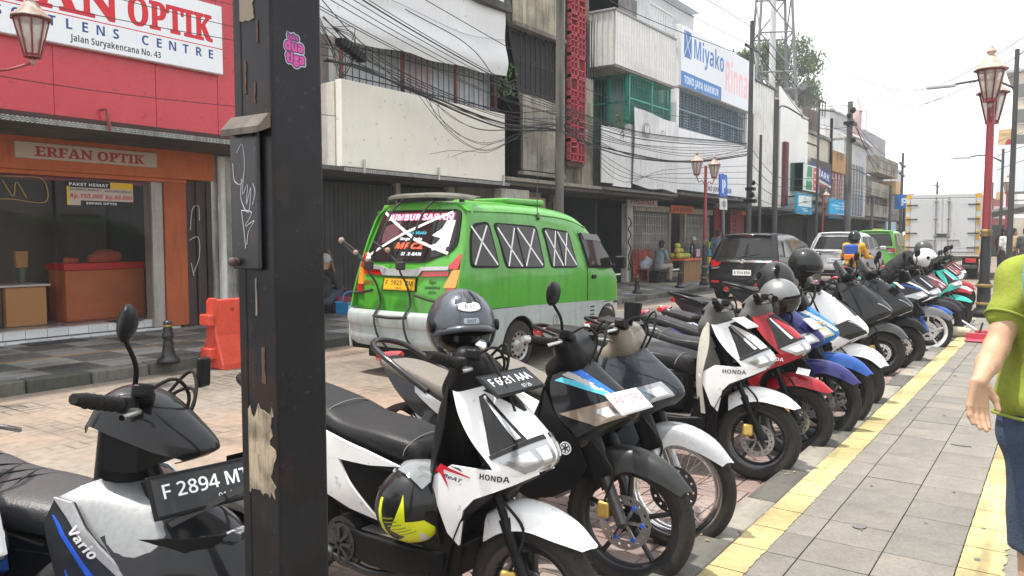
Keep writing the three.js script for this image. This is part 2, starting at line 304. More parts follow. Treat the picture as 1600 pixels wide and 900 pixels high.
// pink pavers of the parking strip beside the kerb
{
  const strip = struct('parking_strip', bb(-2.4, -1.36, -0.02, -0.004, 0.5, -60), std(C(0.12, 0.09, 0.08), 0.95), 'strip of worn pink pavers beside the kerb');
  const mats = [C(0.33, 0.235, 0.215), C(0.3, 0.21, 0.19), C(0.36, 0.27, 0.245), C(0.27, 0.2, 0.185), C(0.33, 0.275, 0.25)].map((c) => std(c, 0.92, { map: tStone, bumpMap: tFine, bumpScale: 0.003 }));
  const L = 0.2, W = 0.1, gs = [[L, W], [W, L]].map(([a, b]) => [0, 1].map(() => uvw(clean(rbox(a - 0.008, 0.03, b - 0.008, 0, 0, 0, 0.004, 1)))));
  const rest = []; let n = 0;
  for (let j = 0; j < 90; j++) for (let i = 0; i < 5; i++) for (let k = 0; k < 2; k++) {
    const o = (i + j) & 1, z = -1.3 - j * L - (o ? L / 2 : (k + 0.5) * W), x = -1.365 - i * L - (o ? (k + 0.5) * W : L / 2);
    const y = -0.009 + rr(-0.0015, 0.0015), m = mats[Math.floor(rnd() * 5)];
    if (n < 300 && z < -2 && i < 4) { const b = shade(new THREE.Mesh(gs[o][k], m)); b.name = 'brick'; b.position.set(x, y + 0.002, z); b.rotation.y = rr(-0.02, 0.02); strip.add(b); n++; }
    else rest.push(gs[o][k].clone().translate(x, y, z));
  }
  part(strip, 'bricks', rest, mats[0]).userData.kind = 'stuff';
}
// near kerb: stones alternately pale and dark
{
  const kerb = struct('kerb', bb(-1.36, -1.19, -0.1, 0.05, 1, -120), std(C(0.15), 0.95));
  const pale = [C(0.27, 0.255, 0.23), C(0.225, 0.215, 0.195)].map((c) => std(c, 0.9, { map: tHeavy, bumpMap: tFine, bumpScale: 0.004 })), dk = [C(0.13, 0.125, 0.115), C(0.1, 0.097, 0.092)].map((c) => std(c, 0.92, { map: tHeavy, bumpMap: tFine, bumpScale: 0.004 }));
  let k = 0;
  for (let z = -0.2; z > -60; z -= 0.66, k++) { const s = part(kerb, 'kerb_stone', rbox(0.165, 0.13, 0.645, 0, 0, 0, 0.014, 2), (k & 1 ? pale : dk)[k % 3 ? 0 : 1]); s.position.set(-1.288 + rr(-0.006, 0.006), 0.035 + rr(-0.004, 0.004), z - 0.33); s.rotation.y = rr(-0.012, 0.012); }
}
// near pavement: slabs 0.29 m, yellow painted guiding rows
{
  const pav = struct('pavement', bb(-1.2, 3.2, -0.02, 0.07, 1, -120), std(C(0.1, 0.095, 0.09), 0.95), 'grey slab pavement with yellow painted lines');
  const cols = [C(0.228, 0.211, 0.188), C(0.24, 0.223, 0.199), C(0.218, 0.203, 0.184), C(0.254, 0.235, 0.21), C(0.206, 0.194, 0.177)];
  const mats = cols.map((c) => std(c, 0.86, { map: tStone, bumpMap: tFine, bumpScale: 0.0025 }));
  const yel = std(C(0.53, 0.44, 0.22), 0.88, { map: tHeavy });
  const S = 0.29, rest = []; let n = 0;
  const gs = [0, 1, 2, 3].map(() => uvw(clean(rbox(S - 0.004, 0.04, S - 0.004, 0, 0, 0, 0.003, 1))).translate(0, 0, 0));
  gs.forEach((g, i) => { const u = g.attributes.uv; for (let k = 0; k < u.count; k++) u.setXY(k, u.getX(k) + i * 0.27, u.getY(k) + i * 0.41); });
  for (let j = 0; j < 180; j++) for (let i = 0; i < 14; i++) {
    const x = -1.2 + S * (i + 0.5), z = -2.3 - S * (j + 0.5), y = 0.08 + rr(-0.0016, 0.0016), v = Math.floor(rnd() * 4);
    // visible in the photograph: left of the ray through its right edge
    const seen = x < -0.03 * -z + 0.25 && j < 62;
    if (seen && n < 300) { const b = shade(new THREE.Mesh(gs[v], mats[Math.min(4, Math.floor(rnd() * 5))])); b.name = 'tile'; b.position.set(x, y, z); b.rotation.set(rr(-0.004, 0.004), 0, rr(-0.004, 0.004)); pav.add(b); n++; }
    else rest.push(gs[v].clone().translate(x, y, z));
  }
  part(pav, 'tiles', rest, mats[0], null, true).userData.kind = 'stuff';
  // paint with ragged edges, lying on the slabs
  const strip = (x0, x1, z0, z1, rag0, rag1) => {
    const s = [], N = Math.round((z0 - z1) / 0.03), A = [], B = [];
    for (let k = 0; k <= N; k++) { const z = z0 + (z1 - z0) * k / N; A.push([x0 + rag0 * (rnd() - 0.5), z]); B.push([x1 + rag1 * (rnd() - 0.5) * (0.4 + 1.2 * fbm(z * 0.21, 0.3, 16, 2, 9)), z]); }
    const pos = []; for (let k = 0; k < N; k++) pos.push(A[k][0], 0, A[k][1], B[k][0], 0, B[k][1], B[k + 1][0], 0, B[k + 1][1], A[k][0], 0, A[k][1], B[k + 1][0], 0, B[k + 1][1], A[k + 1][0], 0, A[k + 1][1]);
    const g = new THREE.BufferGeometry(); g.setAttribute('position', new THREE.Float32BufferAttribute(pos, 3)); g.computeVertexNormals();
    const nn = g.attributes.normal; for (let q = 0; q < nn.count; q++) nn.setXYZ(q, 0, 1, 0); return g.translate(0, 0.1045, 0);
  };
  // one length of paint per slab, so the joints stay open
  const lengths = (x0, x1, za, zb, r0, r1) => { const o = []; for (let z = za; z > zb; z -= S) o.push(strip(x0, x1, z - 0.003, z - S + 0.003, r0, r1)); return o; };
  part(pav, 'kerb_line', lengths(-1.197, -1.045, -2.3, -12.45, 0.003, 0.007), yel, 'yellow painted line beside the kerb');
  part(pav, 'guide_line', lengths(-0.327, -0.165, -2.3, -9.84, 0.003, 0.02), yel, 'yellow painted line with ragged edge under the walker');
  part(pav, 'stain', [new THREE.CircleGeometry(0.032, 14).rotateX(-PI / 2).scale(1, 1, 1.3).translate(-0.77, 0.1052, -4.02), new THREE.CircleGeometry(0.05, 10).rotateX(-PI / 2).scale(1.3, 1, 0.5).translate(-0.53, 0.1052, -6.0)], std(C(0.13, 0.125, 0.12), 0.95));
  { const bits = [], gum = []; for (let i = 0; i < 26; i++) { const z = rr(-2.6, -11), x = rr(-0.98, Math.min(0.2, -0.36 + rr(0, 0.5))); gum.push(new THREE.CircleGeometry(rr(0.006, 0.016), 8).rotateX(-PI / 2).scale(1, 1, rr(0.7, 1.6)).translate(x, 0.1054 + i * 1e-5, z)); } for (let i = 0; i < 22; i++) bits.push(rbox(rr(0.01, 0.04), 0.003, rr(0.006, 0.015), 0, 0, 0, 0.001, 1).rotateY(rnd() * 6).translate(rr(-1.36, -1.16), 0.104, rr(-2.8, -9)));
    part(pav, 'gum_spots', gum, std(C(0.1, 0.098, 0.09), 0.9)).userData.kind = 'stuff'; part(pav, 'litter', bits, std(C(0.3, 0.22, 0.12), 0.9)).userData.kind = 'stuff'; }
  part(pav, 'paving_border', bb(-1.2, 3.2, 0.05, 0.094, -0.0, -2.3), mats[1]);
}
// far pavement: dark and pale checkers with a tan guiding row, mossy kerb stones
{
  const pav = struct('far_pavement', bb(-11.6, -8.15, -0.1, 0.085, 8, -70), std(C(0.1), 0.95), 'pavement of dark and pale squares before the shops');
  const pale = [C(0.33, 0.33, 0.32), C(0.28, 0.285, 0.285)].map((c) => std(c, 0.9, { map: tHeavy, roughnessMap: tRough })), dark = [C(0.11, 0.112, 0.115), C(0.14, 0.14, 0.142)].map((c) => std(c, 0.9, { map: tHeavy, roughnessMap: tRough })), tan = std(C(0.3, 0.2, 0.1), 0.85, { map: tHeavy });
  const rows = [[-8.28, -8.85], [-8.85, -9.42], [-9.42, -9.54], [-9.54, -10.12], [-10.12, -10.7], [-10.7, -11.05]];
  for (let j = 0; j < 46; j++) rows.forEach(([a, b], i) => {
    const z = -1.5 - 0.575 * j; if (z < -27.5 && i > 3) return;
    part(pav, 'tile', rb(b + 0.002, a - 0.002, 0.07, 0.12 + rr(-0.001, 0.001), z - 0.002, z - 0.573, 0.004), i === 2 ? tan : ((i > 2 ? i + 1 : i) + j) & 1 ? pale[j % 2] : dark[i % 2]);
  });
  const kerb = struct('far_kerb', bb(-8.26, -8.12, -0.1, 0.04, 8, -70), std(C(0.06), 0.95));
  const km = [C(0.12, 0.125, 0.11), C(0.075, 0.08, 0.07), C(0.16, 0.155, 0.145)].map((c) => std(c, 0.92, { map: tHeavy, bumpMap: tFine, bumpScale: 0.006 }));
  for (let k = 0, z = 4; z > -60; z -= 0.62, k++) { const s = part(kerb, 'kerb_stone', rbox(0.2, 0.2, 0.605, 0, 0, 0, 0.02, 2), km[(k * 7 + 1) % 3]); s.position.set(-8.18 + rr(-0.006, 0.006), 0.03 + rr(-0.005, 0.005), z - 0.31); }
}

// ================================================================ FACADES ON THE FAR SIDE
const kit = (o) => (name, gs, mat, label, keepUv, parent = o) => { if (Array.isArray(gs) && !keepUv && APART.test(name)) return gs.flat(9).map((q) => kit(o)(name, q, mat, label, false, parent))[0]; const g = merge(gs, keepUv).translate(-o.position.x, -o.position.y, -o.position.z); g.userData.done = true; return part(parent, name, g, mat, label); };
const faceX = (x, y0, y1, z0, z1) => new THREE.PlaneGeometry(Math.abs(z0 - z1), y1 - y0).rotateY(PI / 2).translate(x, (y0 + y1) / 2, (z0 + z1) / 2);
const faceZ = (z, x0, x1, y0, y1) => new THREE.PlaneGeometry(x1 - x0, y1 - y0).translate((x0 + x1) / 2, (y0 + y1) / 2, z);
const print = (w, h, draw, o = {}) => std(0xffffff, o.rough ?? 0.6, { map: canvasTex(w, h, draw), ...o.m });
function words(x, s, px, py, size, font, fill, o = {}) {
  x.save(); x.font = (o.style ?? 'bold') + ' ' + size + 'px ' + font; x.textAlign = o.align ?? 'center'; x.textBaseline = o.base ?? 'middle'; x.translate(px, py);
  if (o.rot) x.rotate(o.rot); const w = x.measureText(s).width; x.scale(o.fit ? o.fit / w : o.sx ?? 1, o.sy ?? 1); if (o.skew) x.transform(1, 0, o.skew, 1, 0, 0);
  if (o.stroke) { x.lineWidth = o.lw ?? 3; x.lineJoin = 'round'; x.strokeStyle = o.stroke; x.strokeText(s, 0, 0); } x.fillStyle = fill; x.fillText(s, 0, 0); x.restore();
}
function corrug(x, y0, y1, z0, z1, pitch = 0.09, dep = 0.02) { // ribbed sheet facing +x
  const pos = [], L = Math.abs(z0 - z1), n = Math.max(2, Math.round(L / pitch)), z = Math.max(z0, z1), pts = [];
  for (let i = 0; i < n; i++) { const a = z - i * L / n, p = L / n; pts.push([x, a], [x, a - p * 0.55], [x - dep, a - p * 0.68], [x - dep, a - p * 0.87]); } pts.push([x, z - L]);
  for (let i = 0; i < pts.length - 1; i++) { const [a, b] = pts[i], [c, d] = pts[i + 1]; pos.push(a, y0, b, c, y0, d, c, y1, d, a, y0, b, c, y1, d, a, y1, b); }
  const g = new THREE.BufferGeometry(); g.setAttribute('position', new THREE.Float32BufferAttribute(pos, 3)); g.computeVertexNormals(); return g;
}
function perforated(x, y, z0, z1, w = 0.055) { // slotted angle iron along the eaves: two flanges and the webs between its slots
  const g = [bb(x, x + 0.004, y + w * 0.78, y + w, z0, z1), bb(x, x + 0.004, y, y + w * 0.22, z0, z1), bb(x, x + 0.004, y + w * 0.42, y + w * 0.58, z0, z1)];
  for (let z = Math.max(z0, z1); z > Math.min(z0, z1); z -= 0.05) g.push(bb(x, x + 0.004, y, y + w, z, z - 0.022)); return g;
}
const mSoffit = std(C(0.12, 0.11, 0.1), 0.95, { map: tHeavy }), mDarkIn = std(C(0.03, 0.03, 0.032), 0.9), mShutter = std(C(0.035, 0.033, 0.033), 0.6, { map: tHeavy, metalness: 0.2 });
const mConc = std(C(0.4, 0.375, 0.33), 0.93, { map: tHeavy, bumpMap: tFine, bumpScale: 0.008 });
const mGalv = std(C(0.5, 0.51, 0.52), 0.6, { metalness: 0.3, map: tHeavy });
const mSheetWhite = std(C(0.72, 0.73, 0.74), 0.55, { map: tGrime });
function rollShutter(p, x, y0, y1, z0, z1, mat = mShutter) { const n = Math.round((z0 - z1) / 0.11); for (let i = 0; i < n; i++) { const a = z0 - (z0 - z1) * i / n; p('slat', bb(x - 0.02, x, y0, y1, a - 0.008, a - (z0 - z1) / n), mat); } }

// ---- 1 the red optician's shop
{
  const b = thing('optician_shop', 'shop house with red sheet fascia and orange ground floor front', 'shop building', [-11, 0.12, -4.5]), p = kit(b);
  const red = std(C(0.5, 0.032, 0.05), 0.5, { map: tClean, roughnessMap: tRough }), orange = std(C(0.55, 0.125, 0.03), 0.7, { map: tGrime }), orangeD = std(C(0.44, 0.1, 0.028), 0.75, { map: tGrime });
  const seams = [0.6, -0.7, -1.95, -3.2, -4.5, -5.75, -6.65, -7.9];
  for (let i = 0; i < seams.length - 1; i++) p('panel', rb(-9.64, -9.6, 2.9, 6.6, seams[i] - 0.003, seams[i + 1] + 0.003, 0.006), red);
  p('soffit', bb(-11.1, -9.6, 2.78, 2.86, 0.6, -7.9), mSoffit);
  p('drip_edge', [bb(-9.66, -9.58, 2.84, 2.9, 0.6, -7.9)], std(C(0.06, 0.02, 0.02), 0.7, { map: tHeavy }));
  p('slotted_angle', perforated(-9.56, 2.78, 0.6, -7.0, 0.06), mGalv, 'white slotted metal angle along the eaves');
  p('bracket', [rod([-9.5, 3.03, -5.05], [-9.52, 2.78, -5.1], 0.018), rod([-9.5, 3.03, -5.05], [-9.6, 3.03, -5.03], 0.014)], std(C(0.25, 0.06, 0.05), 0.6));
  p('lintel', [rb(-11.05, -10.9, 2.36, 2.79, 0.6, -7.45), rb(-11.1, -10.93, 2.3, 2.36, 0.6, -7.0)], orange);
  p('pillar', rb(-11.2, -10.95, 0.16, 2.36, -6.64, -7.0), orangeD); p('pillar', rb(-11.2, -10.98, 0.16, 2.36, -6.46, -6.635), std(C(0.42, 0.38, 0.36), 0.8, { map: tGrime }));
  p('folding_door', Array.from({ length: 5 }, (_, i) => rb(-11.06 - (i & 1) * 0.03, -11.0 - (i & 1) * 0.03, 0.13, 2.36, -7.02 - i * 0.09, -7.105 - i * 0.09)), std(C(0.055, 0.03, 0.03), 0.6, { map: tHeavy }), 'dark folding door with chalk scribbles');
  p('scribble', [tube([[-10.965, 1.6, -7.06], [-10.96, 1.95, -7.12], [-10.96, 1.98, -7.2], [-10.96, 1.75, -7.22]], 0.006), tube([[-10.965, 1.45, -7.04], [-10.96, 1.5, -7.18], [-10.96, 1.2, -7.2], [-10.96, 0.95, -7.1]], 0.006), tube([[-10.96, 1.1, -7.06], [-10.96, 0.9, -7.1]], 0.006)], std(C(0.5), 0.9));
  p('downpipe', [rod([-10.93, 0.12, -7.6], [-10.93, 2.75, -7.6], 0.06, 0.06, 14), rod([-10.95, 0.12, -7.95], [-10.95, 2.75, -7.95], 0.045, 0.045, 12)], std(C(0.78, 0.77, 0.75), 0.6, { map: tGrime }));
  p('party_wall', rb(-11.3, -11.0, 0.1, 2.78, -7.5, -8.5), std(C(0.5, 0.5, 0.48), 0.9, { map: tHeavy }));
  // dim room behind the glass
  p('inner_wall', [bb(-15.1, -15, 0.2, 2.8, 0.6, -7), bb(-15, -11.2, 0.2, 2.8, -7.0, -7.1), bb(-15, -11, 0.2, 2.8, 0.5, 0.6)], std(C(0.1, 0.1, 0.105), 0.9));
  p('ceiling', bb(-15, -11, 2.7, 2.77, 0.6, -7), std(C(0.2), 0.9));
  for (let i = 0; i < 5; i++) p('wall_shelf', rb(-14.95, -14.7, 0.9 + i * 0.36, 0.93 + i * 0.36, 0, -5.6), std(C(0.09, 0.09, 0.1), 0.5));
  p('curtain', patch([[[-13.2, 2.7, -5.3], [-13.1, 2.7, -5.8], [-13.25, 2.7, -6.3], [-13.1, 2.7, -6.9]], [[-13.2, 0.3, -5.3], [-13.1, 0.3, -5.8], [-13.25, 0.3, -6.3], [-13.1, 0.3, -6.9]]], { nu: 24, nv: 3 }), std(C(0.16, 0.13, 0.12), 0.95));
  p('inner_lintel', rb(-11.25, -11.1, 2.25, 2.36, -4.6, -6.46), std(C(0.3, 0.02, 0.04), 0.5));
  // glass front
  for (const [a, c] of [[-2.2, -3.8], [-3.84, -5.1], [-5.14, -6.46]]) p('shop_pane', bb(-11.03, -11.022, 0.3, 2.3, a, c), M.pane);
  p('glass_decal', [tube([[-11.015, 2.26, -4.3], [-11.015, 2.27, -4.7], [-11.015, 2.25, -4.98], [-11.015, 1.97, -5.02], [-11.015, 1.98, -4.6], [-11.015, 2.0, -4.32], [-11.015, 2.26, -4.3]], 0.006, 60), tube([[-11.015, 2.22, -4.5], [-11.015, 2.02, -4.62], [-11.015, 2.2, -4.66], [-11.015, 2.0, -4.78]], 0.006, 40)], M.gold, 'thin gold outline of spectacles on the glass');
  // tiled step
  p('step', bb(-15, -11.08, 0.1, 0.27, 0.6, -7), std(C(0.2), 0.9));
  const wt = [C(0.72, 0.73, 0.74), C(0.66, 0.67, 0.69)].map((c) => std(c, 0.25, { map: tDust }));
  for (let i = 0; i < 24; i++) { const z = -0.4 - i * 0.27; p('tile', rb(-11.09, -11.06, 0.17, 0.275, z - 0.003, z - 0.267, 0.004), wt[i & 1]); p('tile', rb(-11.06, -10.99, 0.12, 0.155, z - 0.003, z - 0.267, 0.004), wt[(i + 1) & 1]); p('tile', rb(-11.36, -11.09, 0.262, 0.28, z - 0.003, z - 0.267, 0.004), wt[1]); }
  p('floor', bb(-15, -11.37, 0.27, 0.278, 0.6, -7), std(C(0.3, 0.29, 0.3), 0.3));
  p('door_mat', [rb(-10.98, -10.62, 0.122, 0.128, -4.6, -5.3), rb(-11.3, -11.0, 0.281, 0.29, -5.9, -6.3)], std(C(0.04), 0.95));
  // things in the shop
  const oc = thing('sales_counter', 'orange wooden counter with red top edge inside the optician shop', 'counter', [-11.9, 0.28, -6.1]), q = kit(oc), wood = std(C(0.58, 0.17, 0.065), 0.6, { map: tDust });
  q('counter_front', [rb(-12.1, -11.6, 0.28, 1.02, -5.5, -6.68), rb(-11.62, -11.585, 0.3, 0.38, -5.5, -6.68)], wood); q('countertop', rb(-12.15, -11.57, 1.02, 1.12, -5.47, -6.7), std(C(0.62, 0.03, 0.035), 0.45));
  const ds = thing('desk', 'small tan desk with white top inside the optician shop', 'desk', [-11.9, 0.28, -4.9]), r = kit(ds);
  r('desk_side', rb(-12.3, -11.6, 0.28, 0.82, -4.72, -5.24), std(C(0.58, 0.3, 0.12), 0.6)); r('desk_top', rb(-12.35, -11.55, 0.82, 0.85, -4.5, -5.28), std(C(0.7), 0.3)); r('desk_panel', rb(-11.7, -11.66, 0.28, 0.8, -4.0, -4.7), std(C(0.12, 0.09, 0.07), 0.6));
  solo('folded_cloth', 'heap of pale red cloth lying on the orange counter', 'cloth', blob([[[-11.75, 1.17, -5.95], [-11.8, 1.2, -6.35], 0.07, 0.09], [[-11.8, 1.2, -6.1], [-11.9, 1.25, -6.3], 0.1, 0.07], [[-11.75, 1.15, -5.6], [-11.8, 1.16, -5.75], 0.06, 0.04]], 0.02, 0.06), std(C(0.42, 0.1, 0.06), 0.9));
  { const v = thing('display_stand', 'tan paper bag on a dark stand behind the tan desk', 'display stand', [-11.9, 0.85, -5.05]), t = kit(v); t('bag', slab([[-5.14, 1.07], [-5.0, 1.07], [-4.98, 1.3], [-5.15, 1.3]], 0.08, 0).rotateY(PI / 2).translate(-11.9, 0, -10.12), std(C(0.45, 0.24, 0.1), 0.8)); t('stand', rod([-11.9, 0.85, -5.06], [-11.9, 1.08, -5.06], 0.04, 0.05, 12), std(C(0.1, 0.14, 0.09), 0.5)); }
  { const v = thing('stool', 'red seat stool with thin metal legs at the edge of the shop', 'stool', [-11.3, 0.28, -4.2]), t = kit(v); t('seat', rb(-11.5, -11.15, 0.68, 0.72, -4.0, -4.42), M.red); for (const [a, c] of [[-11.46, -4.05], [-11.19, -4.05], [-11.46, -4.38], [-11.19, -4.38]]) t('leg', rod([a, 0.28, c], [a, 0.69, c], 0.012), M.steel); }
  { const m = print(512, 256, (x) => { x.fillStyle = '#b8a79a'; x.fillRect(0, 0, 512, 256); x.fillStyle = '#111'; x.fillRect(0, 0, 330, 70); x.fillStyle = '#d8b021'; x.fillRect(330, 0, 182, 70); x.fillRect(0, 60, 18, 196); words(x, 'PAKET HEMAT', 165, 38, 46, 'sans-serif', '#ddd', { fit: 300 }); words(x, 'KACAMATA MINUS/+', 140, 92, 28, 'sans-serif', '#222', { fit: 240 }); words(x, 'SOFTLENS MINUS', 390, 96, 28, 'sans-serif', '#222', { fit: 215 }); words(x, 'Rp.150.000', 145, 158, 60, 'sans-serif', '#b3122a', { fit: 250, skew: -0.15 }); words(x, 'Rp.50.000', 395, 162, 60, 'sans-serif', '#b3122a', { fit: 215, skew: -0.15 }); x.fillStyle = '#111'; x.fillRect(100, 205, 412, 51); words(x, 'ERFAN OPTIK', 260, 232, 34, 'sans-serif', '#ddd', { fit: 240 }); }); solo('price_poster', 'yellow and white price poster hanging in the optician window', 'poster', [faceX(-11.012, 1.93, 2.26, -5.28, -6.2)], m, null, true); }
}
{ // big white sign board on the fascia
  const z0 = -2.55, z1 = -6.68, y0 = 3.7, y1 = 4.62, W = 1652, H = 368, X = (z) => (z0 - z) / (z0 - z1) * W, Y = (y) => (y1 - y) / (y1 - y0) * H;
  const m = print(W, H, (x) => {
    x.fillStyle = '#e3e6ea'; x.fillRect(0, 0, W, H);
    words(x, 'ERFAN', (X(-3.06) + X(-5.25)) / 2, Y(4.27), 210, 'serif', '#d01c2c', { fit: X(-5.25) - X(-3.06), stroke: '#c01525', lw: 10 });
    words(x, 'OPTIK', (X(-5.34) + X(-6.54)) / 2 - 2, Y(4.28), 190, 'serif', '#d01c2c', { fit: X(-6.54) - X(-5.36), stroke: '#c01525', lw: 10 });
    x.fillStyle = '#c8152a'; x.fillRect(0, Y(4.045), W, 5);
    const s = 'SOFTLENS CENTRE', a = X(-3.9), e = X(-6.5); [...s].forEach((c, i) => words(x, c, a + (e - a) * i / 14, Y(3.94), 66, 'sans-serif', '#24407f', { sy: 1 }));
    words(x, 'Jalan Suryakencana No. 43', (X(-4.66) + X(-5.78)) / 2, Y(3.79), 44, 'sans-serif', '#2a2a30', { fit: X(-5.78) - X(-4.66) });
    for (let k = 0; k < 60; k++) { x.fillStyle = 'rgba(90,85,80,' + (0.03 + 0.05 * hash(k, 1, 5)) + ')'; x.fillRect(hash(k, 2, 5) * W, hash(k, 3, 5) * H, 2 + 4 * hash(k, 4, 5), 30 + 90 * hash(k, 6, 5)); }
  });
  const o = thing('shop_sign', 'white sign board with big red and blue letters on the red fascia', 'sign', [-9.5, 3.7, -4.6]), p = kit(o);
  p('board', rb(-9.59, -9.5, y0, y1, z0, z1, 0.015), std(C(0.7, 0.71, 0.73), 0.5, { map: tGrime })); p('print', faceX(-9.497, y0 + 0.012, y1 - 0.012, z0 - 0.012, z1 + 0.012), m, null, true);
  const m2 = print(640, 72, (x) => { x.fillStyle = '#b9a390'; x.fillRect(0, 0, 640, 72); words(x, 'ERFAN OPTIK', 325, 38, 62, 'serif', '#a01a26', { fit: 500, stroke: '#a01a26', lw: 2 }); });
  const o2 = thing('shop_sign', 'narrow cream name board with red serif letters on the orange lintel', 'sign', [-10.88, 2.51, -5.5]), p2 = kit(o2);
  p2('board', rb(-10.9, -10.87, 2.5, 2.71, -4.6, -6.5, 0.006), std(C(0.45, 0.4, 0.34), 0.7)); p2('print', faceX(-10.867, 2.506, 2.704, -4.61, -6.49), m2, null, true);
}
// ---- 2 white balcony building
{
  const b = thing('balcony_building', 'shop house with long cream parapet box and barred window band', 'shop building', [-11, 0.12, -11]), p = kit(b);
  const cream = wall(C(0.74, 0.71, 0.64), { map: tClean }), cr2 = wall(C(0.62, 0.6, 0.54));
  p('parapet', [rb(-9.75, -9.6, 2.64, 4.03, -8.92, -13.42, 0.008), bb(-11, -9.75, 3.9, 4.0, -8.92, -13.42)], cream);
  p('parapet_end', rb(-11, -9.75, 2.64, 4.0, -8.9, -9.06), cr2);
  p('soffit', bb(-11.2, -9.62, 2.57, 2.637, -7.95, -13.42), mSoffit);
  p('slotted_angle', perforated(-9.57, 2.56, -8.92, -13.55, 0.06), mGalv, 'slotted metal angle along the parapet bottom');
  for (const z of [-9.35, -11.25, -13.3]) p('bracket', rb(-9.575, -9.555, 2.55, 2.78, z, z - 0.04, 0.004), mGalv);
  p('upper_wall', [bb(-11.2, -10.4, 4, 7.6, -8.6, -13.42), bb(-10.4, -9.9, 6.0, 7.6, -8.9, -13.42)], wall(C(0.6, 0.6, 0.6)));
  p('roof_slab', rb(-10.4, -9.45, 6.06, 6.22, -8.8, -13.45), std(C(0.1, 0.1, 0.1), 0.9, { map: tHeavy }));
  // window band: panes of grey curtain behind bars
  for (let i = 0; i < 14; i++) { const z = -9.0 - i * 0.315; p('curtain', patch([[[-9.98, 5.1, z], [-9.95, 5.1, z - 0.1], [-9.99, 5.1, z - 0.2], [-9.97, 5.1, z - 0.3]], [[-9.98, 4.03, z], [-9.95, 4.03, z - 0.1], [-9.99, 4.03, z - 0.2], [-9.97, 4.03, z - 0.3]]], { nu: 8, nv: 2 }), std(i > 5 && i < 8 ? C(0.5, 0.4, 0.44) : C(0.5, 0.52, 0.56), 0.9, { map: tGrime })); }
  for (const z of [-9.05, -10.5, -12.0, -13.3]) p('post', rb(-9.8, -9.74, 4.0, 5.2, z, z - 0.05, 0.004), std(C(0.22, 0.07, 0.05), 0.8, { map: tHeavy }));
  const bars = []; for (let z = -9.12; z > -13.35; z -= 0.155) bars.push(rod([-9.72, 4.02, z], [-9.72, 5.15, z], 0.008, 0.008, 5)); for (let y of [4.12, 4.62, 5.1]) bars.push(bb(-9.73, -9.715, y, y + 0.018, -9.05, -13.38));
  p('grille', bars, M.iron);
  p('spike_edge', Array.from({ length: 60 }, (_, i) => rod([-9.7, 4.0, -9.0 - i * 0.073], [-9.62, 4.09, -9.0 - i * 0.073], 0.006, 0.001, 4)), M.iron);
  rollShutter(p, -11.0, 0.13, 2.5, -8.55, -13.3, mShutter);
  p('post', [bb(-11.1, -10.96, 0.1, 2.57, -11.6, -11.72), bb(-11.1, -10.94, 0.1, 2.57, -13.2, -13.42)], std(C(0.42, 0.4, 0.36), 0.8, { map: tHeavy }));
  // white tarpaulin draped from the roof
  const t = thing('tarpaulin', 'white weathered tarpaulin draped over the barred window band', 'tarpaulin', [-9.6, 4.6, -11]), q = kit(t), rows = [];
  for (const [f, dx] of [[0, 0], [0.3, 0.05], [0.6, 0.02], [0.85, 0.09], [1, 0.03]]) rows.push([-7.9, -8.9, -9.6, -10.4, -11.1, -11.9, -12.6, -13.35].map((z, i) => { const top = 6.35 + 0.02 * i, low = [4.66, 4.64, 4.67, 4.72, 4.71, 4.75, 4.75, 4.8][i]; return [-9.62 + dx + (i % 2 ? 0.02 : -0.015) * (1 + f), top + (low - top) * f, z - 0.05 * f * (i % 3)]; }));
  q('sheet', patch(rows, { nu: 42, nv: 22, th: 0.006 }), std(C(0.68, 0.69, 0.71), 0.6, { map: tClean, bumpMap: tGrime, bumpScale: 0.02 }));
  q('seam', [tube([[-9.52, 5.55, -8], [-9.5, 5.5, -10], [-9.5, 5.35, -12], [-9.52, 5.5, -13.3]], 0.01, 40)], std(C(0.5, 0.5, 0.52), 0.7));
}
solo('dark_storey', 'dark closed room wall behind the shutters under the eaves', 'wall', [bb(-14.6, -14.5, 0.05, 2.75, -7, -60), bb(-14.6, -10.95, 2.66, 2.76, -8.5, -29)], mDarkIn);
